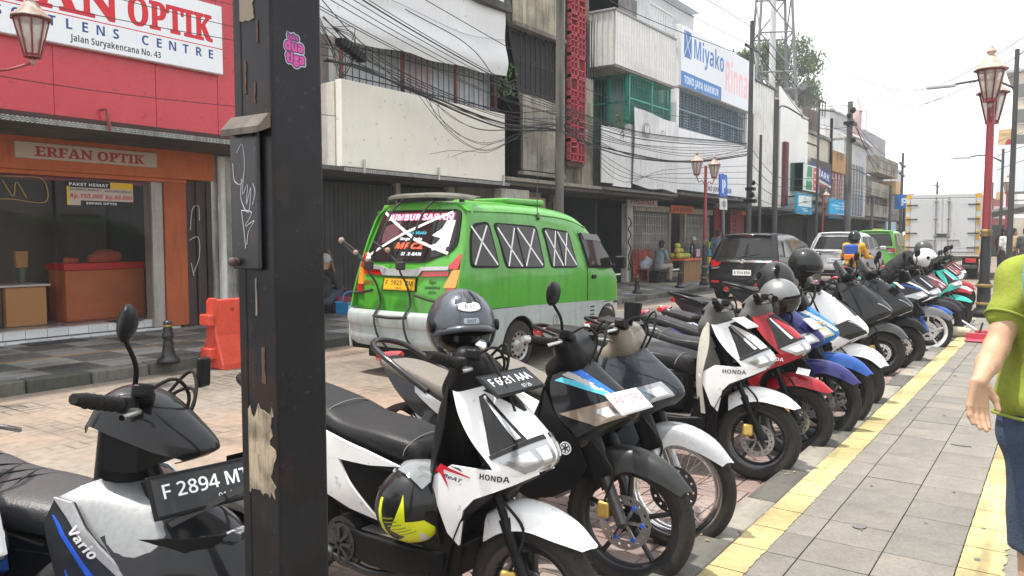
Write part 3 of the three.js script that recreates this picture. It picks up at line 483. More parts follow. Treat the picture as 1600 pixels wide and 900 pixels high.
// ---- 3 old bare concrete building with barred loggia and red lattice blocks
{
  const b = thing('concrete_building', 'weathered bare concrete shop house with barred loggia', 'shop building', [-11, 0.12, -15.5]), p = kit(b);
  const dk = std(C(0.2, 0.185, 0.16), 0.95, { map: tHeavy, bumpMap: tFine, bumpScale: 0.01 });
  p('wall', [bb(-11.2, -10.0, 2.75, 9, -13.5, -17.6)], dk);
  p('lower_panel', rb(-10.0, -9.85, 2.98, 4.62, -14.45, -15.9), mConc); p('upper_panel', [rb(-10.0, -9.8, 6.0, 9, -14.0, -15.95)], std(C(0.5, 0.46, 0.37), 0.93, { map: tHeavy }));
  p('pilaster', slab([[2.75, 0], [6.9, 0], [5.2, 0.5], [4.2, 0.75], [2.75, 0.78]], 0.2, 0, 0.004).applyMatrix4(new THREE.Matrix4().set(0, 0, 1, -9.85, 1, 0, 0, 0, 0, -1, 0, -13.45, 0, 0, 0, 1)), dk);
  p('pilaster', [rb(-10, -9.78, 2.75, 9, -15.95, -16.1), rb(-10, -9.8, 2.75, 5.4, -16.95, -17.5)], std(C(0.3, 0.28, 0.24), 0.95, { map: tHeavy }));
  p('narrow_panel', Array.from({ length: 4 }, (_, i) => rb(-10, -9.86, 2.8, 4.9, -16.9 - i * 0.15, -17.03 - i * 0.15)), mConc);
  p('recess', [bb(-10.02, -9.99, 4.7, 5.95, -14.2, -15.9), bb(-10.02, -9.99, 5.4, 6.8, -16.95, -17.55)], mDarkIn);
  const bars = []; for (let z = -14.3; z > -15.9; z -= 0.2) bars.push(bb(-9.83, -9.81, 4.68, 5.95, z, z - 0.025)); for (const y of [4.68, 5.3, 5.9]) bars.push(bb(-9.84, -9.82, y, y + 0.03, -13.9, -15.92)); for (let z = -13.95; z > -14.3; z -= 0.1) bars.push(bb(-9.83, -9.81, 6.0, 6.7, z, z - 0.02));
  for (let z = -17; z > -17.5; z -= 0.12) bars.push(bb(-9.8, -9.78, 5.4, 6.8, z, z - 0.02));
  p('grille', bars, M.iron);
  p('ledge', [rb(-10.1, -9.6, 2.84, 2.92, -14.1, -15.9), rb(-10.4, -9.6, 2.68, 2.76, -13.45, -17.8), rb(-10.1, -9.65, 5.95, 6.05, -13.9, -15.95)], std(C(0.28, 0.26, 0.23), 0.95, { map: tHeavy }));
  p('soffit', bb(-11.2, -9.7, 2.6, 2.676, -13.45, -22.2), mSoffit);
  p('ground_wall', [bb(-11.2, -11, 0.1, 2.6, -13.42, -13.6), bb(-11.1, -10.9, 0.1, 2.6, -17.4, -17.62), bb(-11.0, -10.9, 2.2, 2.6, -13.5, -16.8)], std(C(0.3, 0.28, 0.25), 0.9, { map: tHeavy }));
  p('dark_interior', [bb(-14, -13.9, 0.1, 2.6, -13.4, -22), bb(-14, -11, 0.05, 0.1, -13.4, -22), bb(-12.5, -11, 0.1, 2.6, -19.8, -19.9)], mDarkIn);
  p('shop_back', [bb(-12.6, -12.5, 0.1, 2.6, -17.7, -19.8)], std(C(0.16, 0.165, 0.17), 0.9));
  rollShutter(p, -11.0, 0.13, 2.2, -13.6, -17.4, mShutter);
  // red breeze blocks
  const lat = thing('lattice_screen', 'column of red pierced lattice blocks on the concrete building', 'lattice screen', [-9.75, 3.3, -16.6]), q = kit(lat), rm = std(C(0.5, 0.075, 0.09), 0.8, { map: tGrime });
  const w = 0.72, h = 0.5, z0 = -16.22;
  q('backing', [bb(-9.86, -9.8, 3.2, 8.4, z0 - 0.03, z0 - w - 0.06)], std(C(0.12, 0.06, 0.055), 0.9));
  for (let i = 0; i < 10; i++) for (let k = 0; k < 2; k++) { const y = 3.3 + i * h, z = z0 - k * w / 2; const W = w / 2 - 0.012, H2 = h - 0.012, bar = (y0, y1, a, c) => bb(-9.8, -9.7, y + y0, y + y1, z - a, z - c), g = [bar(0, 0.035, 0, W), bar(H2 - 0.035, H2, 0, W), bar(0, H2, 0, 0.03), bar(0, H2, W - 0.03, W), bar(h * 0.33, h * 0.33 + 0.028, 0, W), bar(h * 0.66, h * 0.66 + 0.028, 0, W), (i * 5 + k) % 3 ? bar(0, H2, W / 2 - 0.014, W / 2 + 0.014) : bar(0, h * 0.33, W / 2 - 0.014, W / 2 + 0.014)]; if ((i * 3 + k) % 4 === 1) g.splice(5, 1); q('lattice_block', g, rm); }
  const s = thing('shop_sign', 'old cream board with dark worn letters under the concrete eaves', 'sign', [-10.2, 2.05, -15.3]), t = kit(s);
  t('board', [rb(-10.3, -10.25, 2.05, 2.42, -14.3, -16.0)], std(C(0.4, 0.34, 0.26), 0.9, { map: tHeavy })); t('print', faceX(-10.247, 2.06, 2.41, -14.32, -15.98), print(512, 110, (x) => { x.fillStyle = '#9a8468'; x.fillRect(0, 0, 512, 110); words(x, 'HOTEL', 90, 56, 60, 'serif', '#4a342a', { fit: 150 }); words(x, 'LEONI', 370, 56, 92, 'serif', '#2e211c', { fit: 230 }); }), null, true);
  solo('light_box', 'small blank grey box sign hung under the concrete eaves', 'sign', rb(-9.95, -9.75, 2.28, 2.52, -13.5, -14.55), std(C(0.4, 0.4, 0.37), 0.7, { map: tHeavy }));
}
// ---- 4 ribbed metal upper storey with green window cage
{
  const b = thing('metal_clad_building', 'shop house with ribbed grey metal box above a green window cage', 'shop building', [-11, 0.12, -20]), p = kit(b);
  const rib = std(C(0.78, 0.78, 0.78), 0.6, { map: tGrime }), green = std(C(0.03, 0.3, 0.22), 0.5, { map: tDust }), white = std(C(0.76, 0.77, 0.79), 0.7, { map: tGrime });
  p('metal_cladding', corrug(-9.6, 5.92, 7.25, -18.25, -22.05, 0.16, 0.025), rib);
  p('metal_cladding', corrug(0, 5.9, 7.25, 0, -1.6, 0.16, 0.025).rotateY(-PI / 2).translate(-11.2, 0, -18.22), std(C(0.78, 0.78, 0.77), 0.6, { map: tGrime }));
  p('cap', [rb(-9.7, -9.57, 7.25, 7.31, -18.2, -22.06), rb(-11.2, -9.57, 7.25, 7.31, -18.18, -18.26)], std(C(0.3), 0.8));
  p('box_floor', bb(-11.2, -9.63, 5.86, 5.9, -18.25, -22.05), std(C(0.42, 0.4, 0.38), 0.9, { map: tHeavy }));
  p('wall', [bb(-11.6, -10.9, 2.7, 8.6, -17.6, -22.1), bb(-10.9, -10.85, 4.2, 5.9, -17.6, -19.3)], std(C(0.3, 0.3, 0.3), 0.9, { map: tHeavy }));
  p('upper_wall', [bb(-12.5, -10.9, 7, 8.9, -18.4, -20.9)], wall(C(0.5, 0.46, 0.38))); p('roof_slab', bb(-12.6, -10.7, 8.9, 9, -18.2, -21), mSoffit);
  p('railing', [...Array.from({ length: 9 }, (_, i) => bb(-9.72, -9.7, 7.31, 8.0, -20.6 - i * 0.17, -20.63 - i * 0.17)), bb(-9.73, -9.69, 7.95, 8, -20.5, -22.1)], white);
  // green cage
  const cage = [], frame = []; for (let z = -19.35; z > -22.0; z -= 0.095) cage.push(bb(-9.76, -9.745, 4.55, 5.86, z, z - 0.015)); for (let x = -9.8; x > -10.85; x -= 0.095) cage.push(bb(x, x - 0.015, 4.1, 5.86, -19.3, -19.315));
  for (const z of [-19.3, -20.7, -21.95]) frame.push(bb(-9.78, -9.72, 4.5, 5.88, z, z - 0.06)); for (const x of [-9.78, -10.3, -10.85]) frame.push(bb(x, x - 0.06, 3.95, 5.88, -19.28, -19.34)); for (const y of [4.55, 5.2, 5.82]) frame.push(bb(-9.78, -9.735, y, y + 0.045, -19.3, -22)); for (const y of [4.1, 5.1, 5.82]) frame.push(bb(-10.9, -9.75, y, y + 0.045, -19.28, -19.33));
  p('cage_bars', cage, green); p('cage_frame', frame, green);
  p('window_dark', [bb(-10.5, -10.45, 4.2, 5.86, -19.4, -22)], std(C(0.06, 0.09, 0.085), 0.3));
  p('sill_wall', [rb(-9.8, -9.62, 3.0, 4.5, -19.2, -22.05)], white); p('sheet_panel', rb(-9.62, -9.57, 2.86, 4.28, -17.55, -18.15), white); p('sheet_panel', rb(-9.62, -9.58, 2.8, 4.3, -18.17, -19.2), std(C(0.76, 0.77, 0.79), 0.6, { map: tGrime }));
  p('awning', [rb(-10.5, -9.5, 2.68, 2.75, -17.6, -22.1)], std(C(0.14, 0.135, 0.13), 0.9, { map: tHeavy }));
  p('shop_post', [rb(-11.05, -10.85, 0.12, 2.5, -21.5, -21.8), rb(-10.95, -10.9, 0.12, 2.5, -21.82, -22.0)], std(C(0.55, 0.53, 0.48), 0.8, { map: tHeavy }));
  p('graffiti', [tube([[-10.84, 2.1, -21.55], [-10.84, 1.9, -21.75], [-10.84, 1.75, -21.55], [-10.84, 1.55, -21.73], [-10.84, 1.35, -21.56], [-10.84, 1.15, -21.74], [-10.84, 0.9, -21.57], [-10.84, 0.6, -21.72], [-10.84, 0.5, -21.55], [-10.84, 0.72, -21.62]], 0.016, 80)], M.iron);
  // torn white sheet below the cage
  const t = thing('sign_sheet', 'torn white sheet hanging below the green window cage', 'banner', [-9.5, 2.8, -20.7]), q = kit(t);
  q('sheet', patch([[4.95, 4.9, 4.85, 4.85], [4.1, 4.1, 4.0, 4.1], [3.35, 3.4, 3.35, 3.4], [2.92, 2.82, 2.86, 2.78]].map((r, k) => r.map((y, i) => [-9.52 + 0.025 * Math.sin(i * 2 + k * 1.7), y, -19.2 - i * 0.97])), { nu: 20, nv: 14, th: 0.004 }), std(C(0.8, 0.81, 0.83), 0.6, { map: tGrime }));
  q('print', faceX(-9.44, 4.05, 4.75, -19.5, -21.6), std(0xffffff, 0.7, { transparent: true, map: canvasTex(256, 90, (x) => { x.clearRect(0, 0, 256, 90); x.fillStyle = 'rgba(120,125,130,.55)'; x.beginPath(); x.arc(40, 45, 26, 0, 7); x.fill(); words(x, 'M', 40, 46, 36, 'sans-serif', 'rgba(225,228,230,.9)'); words(x, 'mi', 170, 40, 34, 'sans-serif', 'rgba(130,130,135,.6)'); }) }), null, true);
}
// ---- 5 appliance shop with large billboard and louvred window
{
  const b = thing('appliance_shop', 'shop house with large white billboard and blue grey louvre window', 'shop building', [-11, 0.12, -25.5]), p = kit(b), white = std(C(0.8, 0.81, 0.83), 0.65, { map: tClean });
  p('wall', [bb(-12, -10, 2.8, 7.6, -22.12, -28.7)], std(C(0.4, 0.42, 0.44), 0.9));
  for (let i = 0; i < 6; i++) p('panel', rb(-9.64, -9.6, 2.92, 4.75, -22.15 - i * 1.08, -23.22 - i * 1.08, 0.006), white);
  p('side_frame', [rb(-9.9, -9.55, 4.7, 6.0, -28.3, -28.65), rb(-9.9, -9.58, 4.7, 5.9, -22.12, -22.3)], white);
  const lou = [], fr = []; for (let y = 4.85; y < 5.85; y += 0.085) lou.push(rbox(0.09, 0.012, 6.0, -9.72, y, -25.3, 0.004, 1).translate(0, 0, 0)); for (let z = -22.3; z > -28.4; z -= 0.24) fr.push(bb(-9.66, -9.64, 4.75, 5.9, z, z - 0.025)); for (const y of [4.75, 5.3, 5.88]) fr.push(bb(-9.67, -9.63, y, y + 0.04, -22.3, -28.3));
  p('louvre', lou, std(C(0.25, 0.31, 0.36), 0.5)); p('window_grille', fr, std(C(0.16, 0.22, 0.27), 0.5)); p('window_dark', bb(-9.95, -9.9, 4.7, 5.95, -22.3, -28.3), std(C(0.1, 0.13, 0.15), 0.3));
  for (let i = 0; i < 5; i++) p('window_light', bb(-9.89, -9.87, 4.8, 5.4, -23.4 - i * 1.05, -23.7 - i * 1.05), std(C(0.5, 0.55, 0.58), 0.4));
  p('awning', [rb(-10.6, -9.4, 2.74, 2.82, -22.1, -29)], std(C(0.12), 0.9, { map: tHeavy }));
  p('rear_storey', [bb(-16, -11.5, 7.5, 9.6, -21.4, -28)], wall(C(0.62, 0.65, 0.68))); p('roof', slab([[-16.2, 9.6], [-11.2, 9.6], [-13.7, 11.2]], 6.4, -24.7, 0.01), std(C(0.5, 0.55, 0.6), 0.8));
  p('shop_front', [rb(-11.05, -10.9, 0.12, 0.3, -22, -28.6), rb(-11.05, -10.88, 2.3, 2.5, -22, -28.6), rb(-11.05, -10.86, 0.12, 2.5, -24.6, -24.75), rb(-11.05, -10.86, 0.12, 2.5, -25.9, -26.05)], std(C(0.42, 0.38, 0.32), 0.8, { map: tHeavy }));
  for (const [a, c] of [[-22.05, -24.55], [-26.1, -28.4]]) { const g = []; for (let z = a; z > c; z -= 0.13) g.push(bb(-10.95, -10.92, 0.7, 2.25, z, z - 0.035)); for (let y = 0.75; y < 2.25; y += 0.28) g.push(bb(-10.955, -10.93, y, y + 0.02, a, c)); p('gate_lattice', g, std(C(0.5, 0.5, 0.5), 0.6, { map: tHeavy })); p('gate_backing', bb(-11.02, -11, 0.12, 2.3, a, c), std(C(0.1), 0.9)); p('gate_foot', bb(-10.96, -10.93, 0.3, 0.72, a, c), std(C(0.36, 0.36, 0.35), 0.7, { map: tHeavy })); }
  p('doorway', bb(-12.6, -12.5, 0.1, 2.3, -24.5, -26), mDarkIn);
  p('painted_front', [rb(-10.9, -10.84, 0.15, 2.6, -28.7, -29.6), rb(-10.9, -10.84, 0.15, 2.6, -30.4, -32)], std(C(0.36, 0.03, 0.03), 0.6, { map: tGrime }));
  // billboard
  const W = 1400, H = 380, m = print(W, H, (x) => {
    x.fillStyle = '#e4e7ec'; x.fillRect(0, 0, W, H);
    x.fillStyle = '#4a78b4'; x.fillRect(40, 22, 125, 170); x.strokeStyle = '#e4e7ec'; x.lineWidth = 7; x.beginPath(); x.moveTo(40, 192); x.lineTo(165, 22); x.moveTo(100, 110); x.lineTo(165, 192); x.moveTo(60, 22); x.lineTo(100, 110); x.stroke();
    words(x, 'Miyako', 470, 112, 178, 'sans-serif', '#4a80bb', { fit: 560 });
    words(x, 'Rinnai', 1035, 190, 300, 'sans-serif', '#f0c0c2', { fit: 540 });
    x.fillStyle = '#4a80bc'; x.fillRect(0, 286, 700, 94); words(x, 'TOKO JAYA MAKMUR', 350, 334, 68, 'sans-serif', '#dfe7f2', { fit: 600 });
  });
  const o = thing('billboard', 'big white billboard with blue and pale red brand lettering above the louvres', 'billboard', [-9.5, 5.95, -25.4]), q = kit(o);
  q('board', rb(-9.66, -9.46, 5.95, 7.72, -22.1, -28.75), std(C(0.7), 0.6)); q('print', faceX(-9.457, 5.96, 7.7, -22.12, -28.73), m, null, true);
  solo('sign_lettering', 'dark shop name lettered along the lower white panels', 'sign', faceX(-9.596, 2.95, 3.2, -24.4, -27.0), std(0xffffff, 0.7, { transparent: true, map: canvasTex(512, 52, (x) => { x.clearRect(0, 0, 512, 52); words(x, 'TOKO JAYA MAKMUR', 256, 27, 46, 'sans-serif', '#33425e', { fit: 490 }); }) }), null, true);
  const s1 = thing('shop_sign', 'white board with faded red capitals under the eaves beside the gate', 'sign', [-10.7, 2.4, -20.7]), k1 = kit(s1);
  k1('board', rb(-10.75, -10.7, 2.42, 2.75, -21.2, -23.3), std(C(0.5, 0.47, 0.45), 0.8, { map: tHeavy })); k1('print', faceX(-10.697, 2.43, 2.74, -21.25, -23.25), print(256, 60, (x) => { x.fillStyle = '#b3a7a3'; x.fillRect(0, 0, 256, 60); words(x, 'PHOENIX', 126, 32, 48, 'sans-serif', '#8a2430', { fit: 220 }); }), null, true);
  const s2 = thing('shop_sign', 'orange board with dark letters above the dark doorway', 'sign', [-10.7, 2.3, -25.3]), k2 = kit(s2);
  k2('board', rb(-10.85, -10.8, 2.3, 2.56, -24.6, -26.5), std(C(0.6, 0.2, 0.03), 0.6)); k2('print', faceX(-10.797, 2.31, 2.55, -24.63, -26.47), print(256, 50, (x) => { x.fillStyle = '#d8642a'; x.fillRect(0, 0, 256, 50); words(x, 'JAYA MAKMUR', 128, 27, 40, 'sans-serif', '#2a1512', { fit: 230 }); }), null, true);
  const s3 = thing('shop_sign', 'narrow red upright board with white strokes past the louvre building', 'sign', [-10.4, 1, -29.5]), k3 = kit(s3);
  k3('board', rb(-10.45, -10.4, 0.6, 2.5, -29.2, -29.95), M.red); k3('print', faceX(-10.397, 0.65, 2.45, -29.23, -29.92), print(64, 160, (x) => { x.fillStyle = '#8d1a1e'; x.fillRect(0, 0, 64, 160); for (let i = 0; i < 4; i++) { x.strokeStyle = '#2a0c0c'; x.lineWidth = 5; x.strokeRect(14, 8 + i * 38, 36, 26); x.beginPath(); x.moveTo(20, 20 + i * 38); x.lineTo(46, 28 + i * 38); x.stroke(); } }), null, true);
  solo('shop_sign', 'small orange box sign beside the red upright board', 'sign', rb(-10.5, -10.3, 2.35, 2.65, -30.1, -31.2), std(C(0.75, 0.2, 0.03), 0.5));
}
for (const [label, x, y, z, n] of [['small fern growing beside the green window cage', -9.75, 4.35, -18.6, 70], ['straggly creeper hanging beside the tarpaulin end', -9.75, 4.7, -13.6, 60]]) {
  const o = thing('wild_plant', label, 'plant', [x, y, z]); part(o, 'stem', [tube([[0, -0.3, 0], [0.05, 0, 0.05], [0.1, 0.3, 0.02]], 0.008), tube([[0, -0.2, 0], [0.1, 0.05, -0.1], [0.15, 0.1, -0.3]], 0.007)], std(C(0.1, 0.1, 0.04), 0.9));
  const im = new THREE.InstancedMesh(new THREE.CircleGeometry(0.042, 5).scale(0.5, 1.4, 1), std(C(0.07, 0.16, 0.025), 0.8), n), m4 = new THREE.Matrix4(), q = new THREE.Quaternion(); im.name = 'foliage'; im.userData.kind = 'stuff'; shade(im);
  for (let i = 0; i < n; i++) im.setMatrixAt(i, m4.compose(V(0.1 + rr(-0.12, 0.15), rr(-0.3, 0.4), rr(-0.25, 0.25)), q.setFromEuler(new THREE.Euler(rnd() * 7, rnd() * 7, rnd() * 7)), V(1, 1, 1))); o.add(im);
}
// ---- 6 white metal clad building
{
  const b = thing('white_clad_building', 'tall shop house clad in white metal sheets with a dark upright groove', 'shop building', [-11, 0.12, -32]), p = kit(b), w = std(C(0.78, 0.78, 0.75), 0.6, { map: tGrime });
  p('metal_cladding', corrug(-9.55, 2.65, 7.2, -29.0, -31.4, 0.3, 0.03), w);
  p('metal_cladding', slab([[0, 2.6], [0, 7.45], [4.1, 6.55], [4.1, 2.45]], 0.08, 0, 0.004).rotateY(PI / 2).translate(-9.5, 0, -32.0), std(C(0.8, 0.8, 0.78), 0.6, { map: tClean }));
  p('groove', bb(-9.75, -9.7, 2.6, 7.4, -31.4, -32), std(C(0.05, 0.035, 0.035), 0.8)); p('trim', rb(-9.6, -9.5, 7.2, 7.26, -28.95, -31.45), M.iron);
  p('wall', bb(-14, -9.75, 2.6, 7.1, -29, -36.2), std(C(0.4), 0.9)); p('awning', rb(-10.8, -8.9, 2.5, 2.6, -29.2, -36.5), std(C(0.09), 0.9, { map: tHeavy }));
  p('shop_dark', [bb(-12, -11.9, 0.1, 2.5, -28.7, -60), bb(-11.2, -11, 0.1, 2.5, -33, -33.3)], mDarkIn);
  solo('upright_banner', 'narrow dark red upright banner on the white clad building', 'sign', rb(-9.45, -9.3, 2.75, 5.3, -32.3, -32.7), std(C(0.14, 0.03, 0.035), 0.7, { map: tGrime }));
  const o = thing('box_sign', 'green and red box sign projecting from the white clad building', 'sign', [-9.2, 3.6, -34.5]), q = kit(o);
  q('case', rb(-9.5, -8.95, 3.4, 4.55, -33.5, -33.75), std(C(0.03, 0.1, 0.08), 0.5)); q('print', faceX(-8.94, 3.42, 4.5, -33.52, -36.1), print(200, 110, (x) => { x.fillStyle = '#d7dcd6'; x.fillRect(0, 0, 200, 110); x.fillStyle = '#2e8a5a'; x.beginPath(); x.moveTo(50, 5); x.lineTo(110, 5); x.lineTo(110, 105); x.lineTo(30, 105); x.fill(); x.fillStyle = '#c4485a'; x.fillRect(120, 5, 78, 100); words(x, 'KOPI', 74, 60, 26, 'sans-serif', '#cfe3d4'); for (let i = 0; i < 3; i++) { x.fillStyle = '#e8b3ba'; x.fillRect(132, 22 + i * 28, 50, 9); } }), null, true); q('back', rb(-9.3, -8.945, 3.4, 4.52, -33.5, -36.12), std(C(0.05, 0.12, 0.1), 0.5));
}
// ---- 7 the row beyond
function rowHouse(name, label, z0, z1, x, top, color, o = {}) {
  const b = thing(name, label, 'shop building', [x, 0.12, (z0 + z1) / 2]), p = kit(b), m = wall(color);
  p('wall', rb(x - 5, x, o.base ?? 2.6, top, z0, z1 + 0.02), m);
  p('roof_edge', rb(x - 5, x + 0.12, top, top + 0.14, z0, z1 + 0.02), std(C(0.35, 0.34, 0.33), 0.9, { map: tHeavy }));
  const win = std(C(0.07, 0.08, 0.09), 0.2), L = z0 - z1;
  for (const y of o.rows ?? [3.6, 5.2]) { const n = o.n ?? Math.max(1, Math.round(L / 1.5)); if (y + 1.1 > top) continue; for (let i = 0; i < n; i++) { const c = z0 - L * (i + 0.5) / n, w = L / n * 0.3, fr = p('window', [bb(x, x + 0.05, y, y + 0.06, c + w, c - w), bb(x, x + 0.05, y + 0.94, y + 1, c + w, c - w), bb(x, x + 0.05, y, y + 1, c + w, c + w - 0.07), bb(x, x + 0.05, y, y + 1, c - w, c - w + 0.07), bb(x, x + 0.04, y, y + 1, c + 0.03, c - 0.03)], std(C(0.4, 0.38, 0.35), 0.7)); p('pane', bb(x, x + 0.012, y + 0.06, y + 0.94, c + w - 0.07, c - w + 0.07), win, null, false, fr); } }
  for (const [y, d, h] of o.balconies ?? []) p('balcony', [rb(x, x + d, y, y + 0.15, z0 - 0.2, z1 + 0.2), rb(x + d - 0.1, x + d, y + 0.15, y + h, z0 - 0.2, z1 + 0.2), rb(x, x + d - 0.1, y + 0.15, y + h, z0 - 0.2, z0 - 0.3)], std(color.clone().multiplyScalar(0.85), 0.9, { map: tHeavy }));
  p('awning', rb(x - 1, x + 0.9, 2.42, 2.52, z0, z1 + 0.05), std(C(0.1, 0.095, 0.09), 0.9, { map: tHeavy }));
  p('shop_front', [bb(x - 1.2, x - 1.1, 0.1, 2.45, z0, z1), bb(x - 1.1, x - 0.9, 0.1, 2.45, z1 + 0.3, z1)], std(C(0.055, 0.05, 0.05), 0.9, { map: tHeavy }));
  o.more?.(p, m); return b;
}
rowHouse('row_house', 'cream shop house with a dark sign panel and black drainpipe', -36.2, -40.6, -9.6, 6.1, C(0.66, 0.62, 0.52), { rows: [], more: (p) => {
  p('roof_structure', [rb(-9.9, -9.55, 6.1, 7.2, -36.3, -38.3), ...Array.from({ length: 8 }, (_, i) => bb(-9.7, -9.66, 7.2, 7.9, -36.3 - i * 0.5, -36.36 - i * 0.5)), bb(-9.7, -9.66, 7.85, 7.92, -36.3, -40)], std(C(0.16, 0.13, 0.11), 0.9, { map: tHeavy }));
  p('drainpipe', [tube([[-9.5, 3.1, -37], [-9.5, 3.1, -40], [-9.5, 3.1, -40.3], [-9.5, 7.2, -40.4]], 0.07, 40, 8), tube([[-9.45, 2.8, -39.2], [-9.45, 3.0, -40.3]], 0.05)], M.iron); } });
solo('slanted_sign', 'dark panel with slanted blue and red name board on the cream house', 'sign', [faceX(-9.4, 3.4, 5.0, -36.4, -40.2)], print(200, 120, (x) => { x.fillStyle = '#3a3532'; x.fillRect(0, 0, 200, 120); x.save(); x.translate(100, 55); x.rotate(0.12); x.fillStyle = '#2b3f80'; x.fillRect(-100, -32, 200, 42); x.fillStyle = '#d8d4d2'; x.fillRect(-100, 12, 200, 9); x.fillStyle = '#b04a50'; x.fillRect(-100, 22, 140, 9); words(x, 'J-MARK', 0, -10, 32, 'sans-serif', '#dbe0ec', { fit: 160 }); x.restore(); }), null, true);
rowHouse('row_house', 'narrow shop house with rusty tan top and red stripes', -40.6, -43.6, -9.6, 5.6, C(0.5, 0.44, 0.42), { rows: [3.4], more: (p) => { p('top_panel', rb(-9.6, -9.45, 4.7, 5.7, -40.6, -43.6), std(C(0.5, 0.3, 0.14), 0.9, { map: tHeavy })); p('stripe', Array.from({ length: 4 }, (_, i) => bb(-9.58, -9.55, 2.7, 4.7, -40.8 - i * 0.7, -40.95 - i * 0.7)), std(C(0.45, 0.12, 0.12), 0.8)); } });
rowHouse('row_house', 'pale grey shop house with a tall dark glass front', -43.6, -49.2, -9.6, 6.5, C(0.55, 0.58, 0.62), { rows: [], more: (p) => { p('window', [bb(-9.6, -9.55, 2.7, 5.4, -43.7, -48.2)], std(C(0.1, 0.13, 0.15), 0.15)); for (let i = 0; i < 7; i++) p('mullion', bb(-9.55, -9.5, 2.7, 5.4, -43.8 - i * 0.7, -43.9 - i * 0.7), M.silver); p('upper_storey', rb(-14, -10.6, 6.6, 7.3, -43.7, -48), wall(C(0.7, 0.7, 0.68))); p('gutter', tube([[-9.3, 6.7, -43], [-9.3, 6.75, -46], [-9.3, 6.6, -49]], 0.09), M.silver); } });
rowHouse('row_house', 'old shop house with stacked grey balconies and tan awning', -49.2, -56, -9.9, 5.4, C(0.5, 0.47, 0.42), { rows: [3.2], balconies: [[2.7, 0.5, 0.7], [3.9, 0.6, 0.8], [5.2, 0.9, 1.0]], more: (p) => p('tan_box', rb(-9.9, -8.9, 4.2, 5.0, -54.6, -56), std(C(0.6, 0.38, 0.18), 0.8)) });
rowHouse('row_house', 'brown low shop house behind the parking sign', -56, -62, -9.6, 4.3, C(0.26, 0.24, 0.22), { rows: [3.0] });
rowHouse('row_house', 'dark far shop house with blue signboards', -62, -72, -9.6, 3.9, C(0.24, 0.25, 0.27), { rows: [2.8] });
rowHouse('row_house', 'farthest low shop house at the street bend', -72, -95, -9.2, 3.4, C(0.34, 0.33, 0.32), { rows: [2.6] });
{ // towers set back
  const b = thing('tower_block', 'grey windowless tower block rising behind the cream house', 'building', [-15, 0, -47]), p = kit(b); p('wall', rb(-12.6, -11.5, 0, 8.9, -48.5, -54), wall(C(0.5, 0.51, 0.54))); p('roof_edge', rb(-12.7, -11.4, 8.9, 9.02, -48.4, -54.1), std(C(0.6), 0.8)); p('band', bb(-12.6, -11.46, 7.7, 7.82, -48.45, -54), std(C(0.75), 0.8));
  const c = thing('tower_block', 'lilac grey plain block rising beyond the balconies', 'building', [-12.5, 0, -60]), q = kit(c); q('wall', rb(-14, -11.2, 0, 8.6, -56.4, -64), wall(C(0.4, 0.4, 0.45))); q('lower_wall', rb(-11.2, -10, 2, 6.3, -59, -64.5), wall(C(0.62, 0.64, 0.65))); q('window', bb(-9.99, -9.95, 5.2, 6.0, -59.4, -64), std(C(0.25, 0.3, 0.32), 0.3)); q('mast', rod([-12, 8.6, -61], [-12, 10.6, -61], 0.05), M.steel);
  const d = thing('tower_block', 'pink pointed narrow tower beside the grey block', 'building', [-11.6, 0, -55]), r = kit(d); r('wall', [rb(-11.6, -11.2, 5, 9.6, -54.7, -55.6)], wall(C(0.62, 0.45, 0.45))); r('roof', new THREE.ConeGeometry(0.4, 1.0, 4).rotateY(PI / 4).translate(-11.4, 10.1, -55.2), wall(C(0.6, 0.45, 0.46)));
}
